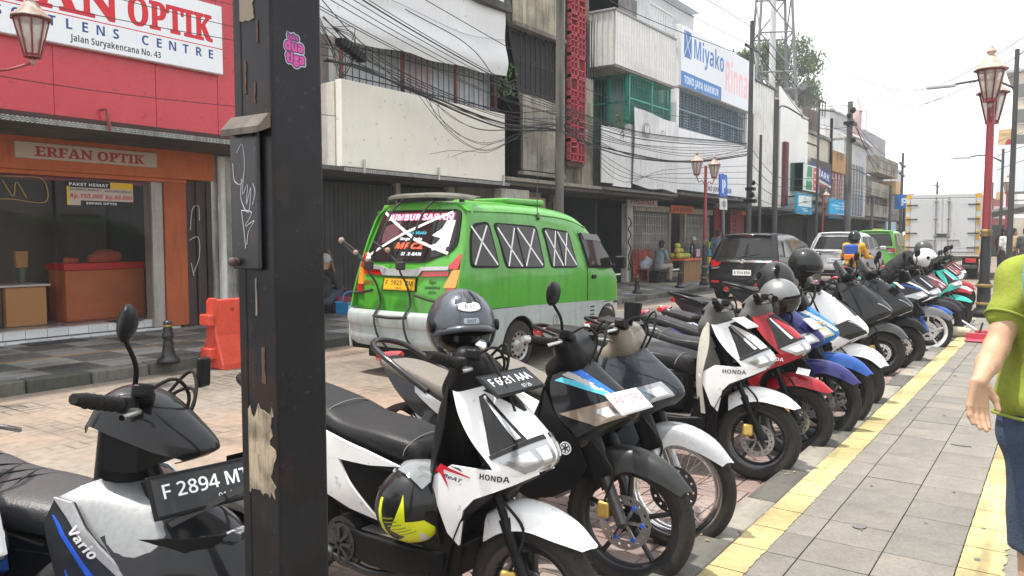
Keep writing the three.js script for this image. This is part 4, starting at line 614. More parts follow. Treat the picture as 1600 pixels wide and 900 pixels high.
// ---- buildings at the far right, where the street bends
{
  const b = thing('far_building', 'cream office building with square windows at the right edge', 'building', [-1.5, 0, -66]), p = kit(b); p('wall', rb(-3.2, 6, 0, 12.9, -64, -80), wall(C(0.66, 0.6, 0.5)));
  for (let j = 0; j < 5; j++) for (let i = 0; i < 4; i++) { const f = p('window', rb(-3.35 + i * 1.7, -2.2 + i * 1.7, 4 + j * 1.7, 5.1 + j * 1.7, -63.98, -63.94), std(C(0.5, 0.46, 0.4), 0.8)); p('pane', bb(-3.25 + i * 1.7, -2.3 + i * 1.7, 4.1 + j * 1.7, 5.0 + j * 1.7, -63.95, -63.93), std(C(0.14, 0.14, 0.13), 0.3), null, false, f); }
  p('roof_edge', rb(-3.8, 6, 12.6, 12.8, -63.8, -80), std(C(0.4, 0.42, 0.42), 0.8));
  const s = thing('hanging_banner', 'tall tan banner with dark red letters and a white star', 'banner', [-3.4, 4, -60]), q = kit(s); q('sheet', rb(-3.86, -2.98, 3.9, 8.4, -60, -60.12), std(C(0.6, 0.44, 0.26), 0.8)); q('print', faceZ(-59.99, -3.84, -3.0, 3.95, 8.35), print(150, 320, (x) => { x.fillStyle = '#c9a878'; x.fillRect(0, 0, 150, 320); words(x, 'COKELAT', 70, 22, 20, 'sans-serif', '#8a6a50', { fit: 110 }); for (const y of [85, 260]) { x.fillStyle = '#9c2430'; x.beginPath(); x.arc(105, y, 42, PI, 0); x.lineTo(147, y + 18); x.lineTo(63, y + 18); x.fill(); x.fillStyle = '#c9a878'; x.beginPath(); x.arc(105, y + 10, 16, PI, 0); x.fill(); } x.strokeStyle = '#f0e8dc'; x.lineWidth = 6; for (let k = 0; k < 3; k++) { x.beginPath(); x.moveTo(100 + 24 * Math.cos(k), 165 + 24 * Math.sin(k)); x.lineTo(100 - 24 * Math.cos(k), 165 - 24 * Math.sin(k)); x.stroke(); } }), null, true);
  const t = thing('billboard', 'blank pale board beside the tall black pole at the right edge', 'billboard', [-2, 3.5, -50]), r = kit(t); r('board', rb(-3.2, 1.4, 3.9, 6.4, -50, -50.2), std(C(0.66, 0.68, 0.7), 0.7)); r('post', rod([-0.5, 0.1, -50.1], [-0.5, 4, -50.1], 0.1), M.iron);
  const u = thing('box_sign', 'white box sign with grey lines low at the right edge', 'sign', [-1.6, 1.8, -42]), k = kit(u); k('case', rb(-2.4, -0.8, 2.3, 3.4, -42, -42.25), std(C(0.75), 0.6)); k('print', faceZ(-41.99, -2.36, -0.84, 2.34, 3.36), print(128, 90, (x) => { x.fillStyle = '#e6e6e4'; x.fillRect(0, 0, 128, 90); x.fillStyle = '#8a8a90'; for (let i = 0; i < 4; i++) x.fillRect(18, 18 + i * 17, 60 + 25 * (i % 2), 6); }), null, true); k('hanger', rod([-1.6, 3.4, -42.1], [-1.6, 4.6, -42.1], 0.04), M.iron);
  const v = thing('far_building', 'low red fronted shop far along the near pavement', 'building', [-5, 0, -72]), l = kit(v); l('wall', rb(-9, -3.4, 0, 4.4, -70, -78), wall(C(0.42, 0.14, 0.14))); for (let i = 0; i < 5; i++) l('window', bb(-8.6 + i, -8 + i, 2.9, 3.8, -69.98, -69.95), std(C(0.6, 0.5, 0.48), 0.6)); l('shop_front', bb(-8.8, -3.6, 0.1, 2.4, -69.98, -69.9), mDarkIn);
  solo('shop_sign', 'blue and white sign board low beyond the red lamp post', 'sign', faceZ(-58.9, -5.9, -4.5, 1.7, 3.1), print(80, 80, (x) => { x.fillStyle = '#e8edf2'; x.fillRect(0, 0, 80, 80); x.fillStyle = '#2c9ac8'; x.fillRect(0, 0, 80, 26); x.fillRect(0, 56, 80, 24); x.fillStyle = '#666'; x.fillRect(16, 36, 48, 6); }), null, true);
  const w = thing('shade_canopy', 'grey pavement canopy over the people at the right edge', 'canopy', [-1, 0, -36]), mm = kit(w); mm('roof', slab([[-2.6, 2.3], [-0.2, 2.75], [-0.2, 2.85], [-2.6, 2.4]], 6, -36), std(C(0.25), 0.8)); mm('post', [rod([-0.4, 0.1, -33.5], [-0.4, 2.7, -33.5], 0.05), rod([-0.4, 0.1, -38.5], [-0.4, 2.7, -38.5], 0.05)], M.iron);
}

// ================================================================ STREET FURNITURE
// ---- square steel column right in front
{
  const o = thing('steel_column', 'black square steel column with conduit cover, sticker and peeling paint', 'column', [-1.26, 0.09, -1.01]), p = kit(o);
  const xc = -1.207, zc = -0.95, a = 0.104, b = 0.121;
  const tPole = tex(512, (u, v) => { const c = fbm(u, v, 6, 5, 301), s = fbm(u, v, 40, 3, 302), k = 0.75 + 0.5 * (c - 0.4); const rust = Math.max(0, Math.min(1, (fbm(u, v * 0.6, 9, 4, 303) - 0.66) * 14)), ch = s > 0.8 ? 0.5 : 0; const q = k + ch; return [q * 0.6 + rust * 0.22, q * 0.6 + rust * 0.09, q * 0.62 + rust * 0.05]; }, 0.55);
  const mp = plas(C(0.045, 0.045, 0.048), 0.5, { specularIntensity: 0.5, map: tPole, roughnessMap: tRough, bumpMap: tPole, bumpScale: 0.0006 });
  p('shaft', [rb(xc - a, xc, 0.09, 4.2, zc, zc - b, 0.006)], mp);
  p('flange', [rb(xc - a - 0.006, xc - a + 0.018, 0.09, 4.2, zc + 0.002, zc - 0.02, 0.003)], mp);
  p('base_plate', rb(xc - a - 0.06, xc + 0.05, 0.09, 0.115, zc + 0.06, zc - b - 0.06), M.iron);
  p('conduit_cover', [rb(xc - a - 0.012, xc - 0.03, 1.437, 1.70, zc, zc + 0.012, 0.006)], std(C(0.055, 0.056, 0.06), 0.45, { map: tPole, roughnessMap: tRough }));
  p('hood', slab([[0, 0], [0.03, -0.012], [0.03, 0.0], [0.006, 0.026], [0, 0.026]], a + 0.008, 0, 0.001).rotateY(-PI / 2).translate(xc - a / 2 - 0.008, 1.702, zc), std(C(0.14, 0.11, 0.09), 0.6, { map: again(tHeavy, 0.3) }));
  p('bolt', [cylZ(0.008, 0.012, xc - a + 0.006, 1.452, zc + 0.016, 10), ball(0.009, xc - a + 0.006, 1.452, zc + 0.022)], std(C(0.07, 0.045, 0.035), 0.7));
  p('bolt', [cylZ(0.004, 0.004, xc - 0.04, 1.69, zc + 0.013, 8)], M.iron);
  const ragged = (x0, x1, y0, y1, n, j) => { const q = []; for (let i = 0; i <= n; i++) q.push([x0 + (x1 - x0) * i / n, y1 + rr(-j, j)]); for (let i = 1; i < n; i++) q.push([x1 + rr(-j, j * 0.4), y1 + (y0 - y1) * i / n]); for (let i = 0; i <= n; i++) q.push([x1 + (x0 - x1) * i / n, y0 + rr(-j, j) * 0.4]); for (let i = 1; i < n; i++) q.push([x0 + rr(0, j) * 0.3, y0 + (y1 - y0) * i / n]); return q; };
  p('paint_chip', slab(ragged(xc - a + 0.002, xc - 0.012, 1.005, 1.165, 18, 0.016), 0.0016, zc + 0.001, 0), std(C(0.4, 0.335, 0.25), 0.9, { map: again(tHeavy, 0.12) }), 'bare cream patch where the black paint peeled off');
  const crk = std(C(0.075, 0.045, 0.03), 0.9), pale = std(C(0.2, 0.16, 0.12), 0.9);
  p('rust_spot', [slab(ragged(xc - a + 0.06, xc - a + 0.072, 1.22, 1.29, 5, 0.004), 0.0016, zc + 0.001, 0), slab(ragged(xc - 0.05, xc - 0.045, 1.75, 1.79, 4, 0.003), 0.0016, zc + 0.001, 0), slab(ragged(xc - 0.04, xc - 0.035, 1.86, 1.9, 4, 0.002), 0.0016, zc + 0.001, 0), slab(ragged(xc - 0.078, xc - 0.072, 1.77, 1.83, 5, 0.003), 0.0016, zc + 0.001, 0)], crk);
  p('paint_chip', [slab(ragged(xc - a + 0.045, xc - a + 0.05, 1.35, 1.42, 5, 0.003), 0.0016, zc + 0.001, 0), slab(ragged(xc - a + 0.008, xc - 0.045, 1.905, 1.96, 6, 0.006), 0.0014, zc + 0.001, 0)], pale);
  // chalk scribble on the cover
  const sc = (pts) => tube(pts.map(([x, y]) => [xc - a - 0.006 + x, y, zc + 0.0125]), 0.0011, 40, 4);
  p('scribble', [sc([[0.02, 1.66], [0.035, 1.675], [0.042, 1.63], [0.03, 1.6], [0.012, 1.605], [0.006, 1.64]]), sc([[0.04, 1.62], [0.035, 1.58], [0.05, 1.6], [0.045, 1.56], [0.06, 1.595], [0.05, 1.545], [0.03, 1.57], [0.032, 1.61]]), sc([[0.065, 1.6], [0.072, 1.585], [0.064, 1.56]]), sc([[0.03, 1.55], [0.06, 1.545], [0.04, 1.52], [0.068, 1.53], [0.05, 1.51], [0.044, 1.485]]), sc([[0.03, 1.55], [0.038, 1.5], [0.04, 1.478]])], std(C(0.42, 0.42, 0.44), 0.9));
  p('sticker', faceX(xc + 0.0012, 1.812, 1.892, zc - 0.022, zc - 0.083), std(0xffffff, 0.45, { transparent: true, alphaTest: 0.5, map: canvasTex(300, 380, (x) => {
    x.clearRect(0, 0, 300, 380); const blobby = (f, w) => { x.strokeStyle = f; x.fillStyle = f; x.lineWidth = w; x.lineJoin = 'round'; x.font = 'bold 118px sans-serif'; x.textAlign = 'center'; x.strokeText('dua', 150, 200); x.strokeText('tiga', 165, 305); x.font = 'bold 56px sans-serif'; x.strokeText('toko', 140, 102); x.lineWidth = w * 0.8; x.beginPath(); x.moveTo(80, 75); x.lineTo(84, 40); x.stroke(); };
    blobby('#b9b4c2', 46); blobby('#3b2257', 30); x.fillStyle = '#c23d8c'; x.strokeStyle = '#c23d8c'; x.lineWidth = 7; x.font = 'bold 118px sans-serif'; x.textAlign = 'center'; for (const [s, a1, b1] of [['dua', 150, 200], ['tiga', 165, 305]]) { x.fillText(s, a1, b1); x.strokeText(s, a1, b1); } x.font = 'bold 56px sans-serif'; x.fillText('toko', 140, 102); }) }), 'small pink and purple lettered sticker', true);
}
// ---- red street lamps with lanterns
const mAged = std(C(0.3, 0.22, 0.09), 0.6, { metalness: 0.4, map: tHeavy }), mRedIron = std(C(0.3, 0.035, 0.045), 0.6, { map: tHeavy, roughnessMap: tRough }), mLanternGlass = new THREE.MeshPhysicalMaterial({ color: C(0.75, 0.72, 0.66), roughness: 0.35, transmission: 0.7, thickness: 0 }), mLid = std(C(0.5, 0.36, 0.32), 0.6, { map: tHeavy });
function lantern(parent, x, y, z, s) { // y is the foot of the lantern
  const T = (g) => g.scale(s, s, s).translate(x, y, z);
  const l = part(parent, 'lantern', T(mergeGeometries([clean(lathe([[0, 0.62], [0.31, 0.60], [0.30, 0.64], [0.2, 0.72], [0.12, 0.84], [0.05, 0.9], [0.09, 0.95], [0.09, 1.0], [0.03, 1.02], [0.05, 1.06], [0, 1.1]], 8)), clean(lathe([[0, 0.0], [0.05, -0.05], [0.03, -0.12], [0, -0.12]], 8))])), mLid);
  const f = []; for (let i = 0; i < 8; i++) { const a = (i + 0.5) / 8 * 2 * PI; f.push(rod([0.11 * Math.cos(a), 0, 0.11 * Math.sin(a)], [0.255 * Math.cos(a), 0.62, 0.255 * Math.sin(a)], 0.014, 0.014, 5)); }
  f.push(lathe([[0.13, 0], [0.12, 0.06], [0.04, 0.05], [0.04, -0.02], [0.13, 0]], 8), lathe([[0.26, 0.58], [0.275, 0.62], [0.2, 0.62], [0.26, 0.58]], 8));
  part(l, 'lantern_frame', f.map((g) => T(g)), mRedIron);
  part(l, 'lantern_glass', T(lathe([[0.105, 0.02], [0.25, 0.6]], 8)), mLanternGlass); part(l, 'bulb', T(ball(0.07, 0, 0.3, 0, 1, 1.7, 1)), std(C(0.8), 0.4));
}
function redLamp(label, x, z, h, s, arms, axis, o = {}) { // h: height of the lantern feet
  const t = thing('street_lamp', label, 'street lamp', [x, 0.1, z], 0, o.group); const H = h - 0.1;
  part(t, 'pole', [rod([0, 0.4 * H, 0], [0, H + 0.5 * s, 0], 0.055 * s * 1.5, 0.05 * s * 1.3, 12)], mRedIron);
  part(t, 'base', [lathe([[0, 0], [0.22 * s, 0], [0.2 * s, 0.1], [0.13 * s, 0.16], [0.12 * s, 0.5], [0.16 * s, 0.55], [0.1 * s, 0.62], [0.085 * s, 0.4 * H], [0, 0.4 * H]], 12)], std(C(0.02, 0.02, 0.022), 0.55, { map: tHeavy }));
  part(t, 'gold_ring', [lathe([[0.1 * s, 0.4 * H - 0.07], [0.115 * s, 0.4 * H - 0.04], [0.09 * s, 0.4 * H], [0.115 * s, 0.4 * H + 0.03], [0.08 * s, 0.4 * H + 0.06]], 12), lathe([[0.14 * s, 0.52], [0.164 * s, 0.55], [0.14 * s, 0.58]], 12), lathe([[0.12 * s, 0.2], [0.15 * s, 0.23], [0.12 * s, 0.27]], 12)], mAged);
  for (const [ox, oy] of arms) { const X = axis === 'x' ? ox : 0, Z = axis === 'z' ? ox : 0; part(t, 'arm', [tube([[0, H + oy - 0.5 * s, 0], [X * 0.4, H + oy - 0.2 * s, Z * 0.4], [X * 0.75, H + oy - 0.28 * s, Z * 0.75], [X, H + oy - 0.08 * s, Z]], 0.022 * s, 16)], mRedIron); lantern(t, X, H + oy, Z, s); }
  return t;
}
redLamp('tall red lamp post with lanterns on the pavement beside the parked scooters', -1.15, -16, 3.78, 0.86, [[0.3, 0.0], [-0.3, -0.3]], 'z');
redLamp('red double lamp post on the far pavement before the fruit stall', -8.45, -21.6, 3.2, 0.62, [[0.66, 0], [-0.66, 0]], 'z');
redLamp('red lamp post at the left edge, its lantern before the white sign', -8.45, -2.55, 3.25, 0.62, [[-1.22, 0.02]], 'z');
redLamp('red lamp post between the two blue sign boards', -8.5, -35, 2.9, 0.6, [[-0.5, 0]], 'z');
redLamp('small red lamp post far down the near pavement', -2.25, -42, 3.45, 0.8, [[0, 0.0]], 'z');
// ---- tall street light poles and utility poles
function pole(name, label, x, z, h, r, mat, more) { const t = thing(name, label, name.includes('light') ? 'street light' : 'utility pole', [x, 0.1, z]); part(t, 'pole', [rod([0, 0, 0], [0, h, 0], r, r * 0.75, 10)], mat); more?.(t); return t; }
const mPoleDark = std(C(0.06, 0.058, 0.058), 0.6, { map: tHeavy }), mPoleConc = std(C(0.14, 0.13, 0.125), 0.85, { map: tHeavy });
const lightArm = (t, h, dx, dz, L = 1.4) => { part(t, 'arm', [tube([[0, h - 0.25, 0], [dx * 0.5, h, dz * 0.5], [dx * L, h - 0.02, dz * L]], 0.03, 12)], mPoleDark); part(t, 'lamp_head', rbox(Math.abs(dx) * 0.5 + 0.14, 0.09, Math.abs(dz) * 0.5 + 0.14, dx * (L + 0.2), h - 0.04, dz * (L + 0.2), 0.03), std(C(0.45), 0.5)); };
pole('street_light', 'tall black light pole with arm, behind the near red lamp post', -1.1, -22, 5.75, 0.07, mPoleDark, (t) => lightArm(t, 5.1, -1, 0, 1.35));
pole('street_light', 'thin dark light pole with an arm beside the tan banner', -1.95, -33, 4.5, 0.055, mPoleDark, (t) => lightArm(t, 4.3, -1, 0, 1.1));
pole('street_light', 'farthest thin light pole on the near pavement', -3.1, -46, 4.1, 0.05, mPoleDark, (t) => lightArm(t, 3.4, -1, 0, 1.2));
pole('utility_pole', 'thick grey pole before the concrete building and its red lattice', -8.6, -13.95, 8, 0.1, mPoleConc);
pole('utility_pole', 'dark pole with wire clamps at the end of the billboard', -8.5, -25.5, 8.3, 0.09, mPoleDark, (t) => { part(t, 'clamp', [rb(-0.15, 0.25, 2.5, 2.62, -0.1, 0.1), rb(-0.1, 0.2, 2.9, 3.0, -0.1, 0.1), ball(0.1, 0.12, 2.75, 0.1), ball(0.08, 0.1, 3.15, -0.1)], M.iron); part(t, 'crossarm', rb(-0.04, 0.04, 7.4, 7.48, -0.6, 0.6), M.iron); });
pole('utility_pole', 'short thin pole right of the billboard end pole', -8.5, -26.6, 4.8, 0.06, mPoleDark);
pole('street_light', 'dark light pole with long arm before the white clad building', -8.5, -28.3, 6.2, 0.1, mPoleDark, (t) => lightArm(t, 6.05, 0, -1, 3.4));
pole('utility_pole', 'thin pole carrying brackets before the cream house', -8.5, -34, 7.0, 0.06, mPoleDark, (t) => { part(t, 'bracket', [rod([0, 5.1, 0], [0, 5.1, 1.6], 0.04), rod([0, 6.6, 0], [0.3, 6.7, -1.8], 0.03)], mPoleDark); part(t, 'lamp_head', rbox(0.2, 0.1, 0.8, 0.3, 6.7, -2.1, 0.03), std(C(0.5), 0.5)); });
pole('utility_pole', 'thick concrete pole crowded with wires before the glass house', -8.5, -39.6, 7.7, 0.16, mPoleConc, (t) => { part(t, 'clamp', [ball(0.16, 0.1, 7.3, 0), ball(0.12, 0, 7.05, 0.2), rb(-0.2, 0.25, 6.6, 6.75, -0.4, 0.4), ball(0.12, 0.2, 5.9, 0.1)], M.iron); lightArm(t, 4.6, 0, -1, 4.2); });
pole('utility_pole', 'thin leaning pole before the stacked balconies', -8.4, -44.5, 3.6, 0.09, mPoleDark).rotation.x = -0.12;
pole('utility_pole', 'dark leaning pole beside the far parking sign', -8.5, -54, 6.6, 0.09, mPoleDark, (t) => part(t, 'crossarm', [rb(-0.05, 0.05, 5.8, 5.9, -1, 1), rb(-0.05, 0.05, 5.2, 5.3, -0.8, 0.8)], M.iron)).rotation.x = -0.05;
pole('utility_pole', 'short pole left of the far leaning pole', -8.5, -50.5, 4.4, 0.09, mPoleDark);
pole('utility_pole', 'farthest pole above the truck roof line', -8.2, -68, 5.6, 0.09, mPoleDark, (t) => part(t, 'crossarm', [rb(-0.05, 0.05, 5.2, 5.3, -1, 1)], M.iron));
// ---- signs on posts
{
  const t = thing('parking_sign', 'blue parking sign with white letter on a leaning post', 'road sign', [-8.55, 0.12, -23.5]);
  part(t, 'post', rod([0, 0, 0], [0, 3.3, 0], 0.04), std(C(0.2, 0.2, 0.21), 0.6, { map: tHeavy }));
  const s = part(t, 'plate', rb(-0.02, 0.02, 2.6, 3.28, -0.32, 0.32), std(C(0.02, 0.12, 0.45), 0.5)); part(s, 'letter', faceX(0.025, 2.62, 3.26, 0.31, -0.31), print(64, 64, (x) => { x.fillStyle = '#1b62c0'; x.fillRect(0, 0, 64, 64); words(x, 'P', 33, 35, 58, 'sans-serif', '#eef'); }), null, true);
  part(t, 'lower_plate', rb(-0.02, 0.02, 2.2, 2.55, -0.3, 0.3), std(C(0.6), 0.6)); part(t, 'lettering', faceX(0.025, 2.22, 2.53, 0.28, -0.28), print(64, 36, (x) => { x.fillStyle = '#c9cacb'; x.fillRect(0, 0, 64, 36); x.fillStyle = '#444'; for (let i = 0; i < 4; i++) x.fillRect(12 + i * 11, 8, 6, 20); }), null, true); t.rotation.z = 0.03;
  const u = thing('parking_sign', 'small far blue parking sign hung above the traffic', 'road sign', [-8.3, 0.12, -54]); part(u, 'post', rod([0, 0, 0], [0, 3.9, 0], 0.06), M.iron); const q = part(u, 'plate', rb(-0.55, 0.55, 3.1, 4.0, -0.05, 0.05), std(C(0.03, 0.2, 0.5), 0.5)); part(q, 'letter', faceZ(0.06, -0.5, 0.5, 3.15, 3.95), print(64, 64, (x) => { x.fillStyle = '#2a6fb8'; x.fillRect(0, 0, 64, 64); words(x, 'P', 33, 35, 50, 'sans-serif', '#dfe9f5'); }), null, true);
}
const cyanSign = (label, z0, z1, y0, y1, draw) => { const t = thing('blue_sign', label, 'sign', [-8.8, y0, (z0 + z1) / 2]), p = kit(t); p('board', rb(-8.9, -8.8, y0, y1, z0, z1), std(C(0.02, 0.35, 0.55), 0.5)); p('print', faceX(-8.795, y0 + 0.03, y1 - 0.03, z0 - 0.04, z1 + 0.04), print(160, 110, draw), null, true); p('hanger', [rod([-9.5, y1 - 0.1, (z0 + z1) / 2], [-8.85, y1 - 0.1, (z0 + z1) / 2], 0.03), rod([-9.5, y0 + 0.1, (z0 + z1) / 2], [-8.85, y0 + 0.1, (z0 + z1) / 2], 0.03)], M.iron); };
cyanSign('blue framed white sign with a card logo strip on the cream house', -32.2, -34.5, 2.42, 3.25, (x) => { x.fillStyle = '#1b8fc6'; x.fillRect(0, 0, 160, 110); x.fillStyle = '#dfe3e2'; x.fillRect(10, 8, 140, 62); x.strokeStyle = '#555'; x.lineWidth = 3; x.beginPath(); x.moveTo(62, 34); x.lineTo(80, 16); x.lineTo(98, 34); x.stroke(); x.strokeRect(58, 40, 44, 8); words(x, 'VISA', 82, 90, 26, 'sans-serif', '#e6f2f8'); });
cyanSign('wide cyan sign with three white text lines and card logo', -37.4, -41.9, 2.36, 3.25, (x) => { x.fillStyle = '#0b9fda'; x.fillRect(0, 0, 160, 110); words(x, 'TOKO', 80, 18, 13, 'sans-serif', '#e8f6fc'); words(x, 'SUMBER JAYA MAKMUR', 80, 36, 15, 'sans-serif', '#e8f6fc', { fit: 130 }); words(x, 'ELEKTRONIK', 80, 54, 14, 'sans-serif', '#e8f6fc'); words(x, 'VISA', 80, 92, 24, 'sans-serif', '#e8f6fc'); });
solo('hanging_banner', 'pale blue upright banner beside the far leaning pole', 'banner', rb(-8.5, -8.4, 1.8, 3.0, -56, -57.4), std(C(0.35, 0.6, 0.66), 0.7));
solo('hanging_banner', 'pale blue wide banner under the far eaves', 'banner', rb(-8.8, -8.7, 1.6, 2.4, -50.8, -54), std(C(0.35, 0.5, 0.58), 0.7));
solo('hanging_banner', 'small yellow banner under the far eaves', 'banner', rb(-8.8, -8.7, 1.55, 1.95, -46.6, -50), std(C(0.6, 0.5, 0.03), 0.7));
// ---- bollards
function bollard(label, x, z) {
  const t = thing('bollard', label, 'bollard', [x, 0.12, z], 0, 'black bollards along the far kerb'); t.scale.setScalar(0.7);
  part(t, 'post', [lathe([[0, 0], [0.17, 0], [0.17, 0.06], [0.12, 0.09], [0.1, 0.14], [0.09, 0.2], [0.075, 0.3], [0.08, 0.33], [0.06, 0.36], [0.085, 0.4], [0.085, 0.47], [0.055, 0.5], [0.075, 0.54], [0.05, 0.58], [0.07, 0.62], [0.055, 0.66], [0, 0.68]], 14)], std(C(0.014, 0.014, 0.015), 0.4, { map: tDust }));
  part(t, 'gold_band', lathe([[0.056, 0.575], [0.062, 0.585], [0.062, 0.6], [0.056, 0.61]], 14), M.gold);
}
bollard('black bollard at the kerb left of the orange barrier', -8.0, -4.85); bollard('black bollard before the graffiti pillar, beside the van', -8.55, -17.5); bollard('black bollard before the fruit seller', -8.55, -20.1); bollard('black bollard between red lamp post and black car', -8.5, -23.2);
// ---- orange water barrier
{
  const t = thing('road_barrier', 'orange plastic road barrier standing in the road beside the column', 'barrier', [-7.92, 0, -5.35], -0.02), m = std(C(0.72, 0.085, 0.05), 0.45, { map: tDust, roughnessMap: tRough });
  part(t, 'body', [slab([[-0.22, 0], [0.22, 0], [0.22, 0.06], [0.1, 0.38], [0.09, 0.78], [-0.09, 0.78], [-0.1, 0.38], [-0.22, 0.06]], 1.15, -0.55, 0.015).applyMatrix4(new THREE.Matrix4().makeTranslation(0, 0, 0)), rbox(0.1, 0.3, 0.06, 0.05, 0.66, 0.03, 0.01)], m);
  part(t, 'hinge', [rbox(0.2, 0.13, 0.1, 0, 0.56, 0.06, 0.02), rbox(0.2, 0.13, 0.1, 0, 0.18, 0.06, 0.02)], m);
  part(t, 'rib', [slab([[0, 0], [0.13, 0], [0.02, 0.4], [0, 0.4]], 0.1, -0.35, 0.01).translate(0.1, 0.02, 0), rbox(0.04, 0.4, 0.1, 0.1, 0.5, -0.38, 0.015)], m);
  part(t, 'emblem', [faceX(0.097, 0.62, 0.72, -0.16, -0.22)], std(0xffffff, 0.6, { transparent: true, map: canvasTex(32, 48, (x) => { x.clearRect(0, 0, 32, 48); words(x, 'SB', 16, 24, 22, 'sans-serif', '#5a1a12'); }) }), null, true);
  part(t, 'scuff', slab([[-0.5, 0.52], [-0.4, 0.55], [-0.36, 0.53], [-0.38, 0.49], [-0.46, 0.5]], 0.002, 0, 0).rotateY(PI / 2).translate(0.096, 0.02, -0.9), std(C(0.75, 0.7, 0.68), 0.8));
}
// ---- cables along the facades
{
  const mc = std(C(0.02, 0.02, 0.022), 0.7), grp = 'overhead cables along the facades';
  const cable = (pts, r = 0.012, label = 'thin black overhead cable sagging along the shop fronts') => solo('overhead_cable', label, 'cable', tube(pts, r * 0.72, 60, 5), mc, grp);
  const bund = [[-9, 4.49, -8.04], [-9, 4.29, -8.72], [-9, 4.04, -9.87], [-8.95, 3.73, -12.6], [-8.7, 3.82, -14], [-8.9, 3.76, -15.86], [-9, 3.65, -17.96], [-9, 3.82, -21.86], [-8.6, 4.31, -25.5]];
  for (let k = 0; k < 8; k++) cable(bund.map(([x, y, z], i) => [x + rr(-0.05, 0.05), y + (k - 3.5) * 0.05 + rr(-0.09, 0.09) + (i === 0 ? 0.08 * (k - 4) : 0), z]), k < 2 ? 0.024 : 0.011);
  for (let k = 0; k < 8; k++) { const o = k * 0.1 + rr(-0.08, 0.08); cable([[-8.9, 5.6 + o, -4], [-8.95, 4.75 + o * 0.9, -8.1], [-9.0, 4.45 + o * 0.8, -10.0], [-8.95, 4.12 + o * 0.6, -12.6], [-8.7, 4.0 + o * 0.4, -14.0], [-8.9, 3.95 + o * 0.3, -18], [-8.6, 4.4 + o * 0.2, -25.5]], 0.01); }
  for (let k = 0; k < 6; k++) { const s = rr(-0.15, 0.15); cable([[-9.0, 4.1, -9.6 - k * 0.2], [-9.05, 3.65 + s, -10.7], [-9.1, 3.35 + s * 1.5, -11.9 + s], [-8.9, 3.6 + s * 0.4, -13.1], [-8.65, 3.8, -14]], 0.007); }
  cable([[-9.2, 2.95, -10.6], [-9.15, 3.05, -11.1], [-9.1, 3.1, -11.7], [-9, 3.3, -12.3], [-8.9, 3.5, -13.3]], 0.006); cable([[-9.2, 2.95, -11.2], [-9.15, 3.08, -11.6], [-9.05, 3.1, -12.1], [-8.95, 3.45, -12.9]], 0.006);
  for (let k = 0; k < 4; k++) cable([[-8.65, 3.9, -14], [-8.8, 3.2 - k * 0.12, -17], [-9.0, 3.0 + k * 0.1, -20], [-8.6, 3.2 + 0.2 * k, -25.5]], 0.009);
  for (let k = 0; k < 5; k++) cable([[-8.5, 4.4 - 0.5 * k, -25.5], [-8.7, 3.7 - 0.35 * k, -29], [-8.6, 3.9 - 0.3 * k, -34], [-8.6, 4.1 - 0.2 * k, -39.6], [-8.6, 3.9 - 0.15 * k, -54]], 0.014);
  for (let k = 0; k < 3; k++) cable([[-8.6, 7.3, -39.6], [-8.5, 6.2 - k * 0.4, -46], [-8.4, 6.0 - 0.3 * k, -54]], 0.018);
  // from roof to roof above the street, from the top left
  const high = (pts, r) => cable(pts, r, 'thin dark wire crossing the white sky above the street');
  high([[-9.2, 5.3, -10], [-9.0, 4.9, -11.6], [-9.3, 4.0, -13.3]], 0.012);
  high([[-8.8, 8.9, -12], [-8.7, 8.3, -18], [-8.5, 8.2, -25.5]], 0.016); high([[-8.8, 8.4, -12], [-8.7, 7.6, -18], [-8.5, 7.6, -25.5]], 0.014); high([[-8.8, 7.5, -12], [-8.9, 7.0, -16], [-8.5, 7.2, -25.5]], 0.014); high([[-9.2, 5.9, -8], [-9.3, 4.9, -17], [-9.3, 5.0, -22], [-8.5, 5.3, -25.5]], 0.011);
  high([[-8.5, 8.1, -25.5], [-8.5, 6.9, -33], [-8.5, 7.6, -39.6]], 0.02); high([[-8.5, 7.7, -25.5], [-8.5, 6.0, -33], [-8.5, 6.6, -39.6]], 0.018); high([[-8.5, 7.3, -39.6], [-8.5, 4.9, -47], [-8.5, 5.9, -54]], 0.02);
  for (const [y0, y1, sag, r] of [[9, 6.6, 1.1, 0.016], [8.8, 6.3, 1.3, 0.014], [7.2, 6.1, 0.9, 0.011], [6.1, 5.6, 0.8, 0.01]]) high([[-8.5, y0, -34], [-5.5, (y0 + y1) / 2 - sag, -30], [-3, y1 - sag * 0.6, -26], [1, y1 + 0.8, -22]], r);
  for (const [y, s] of [[5.0, 0.5], [4.4, 0.6], [5.6, 0.3]]) high([[-8.2, y, -54], [-5, y - s, -46], [-2, y + 0.2, -40], [2, y + 1, -36]], 0.014);
  // wires before the red shop
  for (const [y, d] of [[4.75, -0.05], [4.55, -0.1], [4.15, 0.05], [3.35, 0.02]]) cable([[-8.9, y - 0.15, -1.0], [-8.9, y - 0.25 + d, -4.5], [-8.95, y - 0.1 + d * 2, -8.2]], 0.007);
  // splice box and loose coils
  const b = thing('splice_box', 'black cable splice box hanging in the wire bundle', 'cable box', [-9, 4.32, -8.5]), p = kit(b); p('case', slab([[-0.27, -0.05], [0.27, -0.05], [0.29, 0.04], [0.2, 0.07], [-0.2, 0.07], [-0.29, 0.03]], 0.14, 0, 0.01).rotateZ(-0.36).rotateY(PI / 2).translate(-8.95, 4.31, -8.52), M.iron); p('ribs', Array.from({ length: 7 }, (_, i) => rbox(0.02, 0.13, 0.16, -0.21 + i * 0.07, 0, 0, 0.004, 1).rotateZ(-0.36).rotateY(PI / 2).translate(-8.95, 4.31, -8.52)), M.plastic);
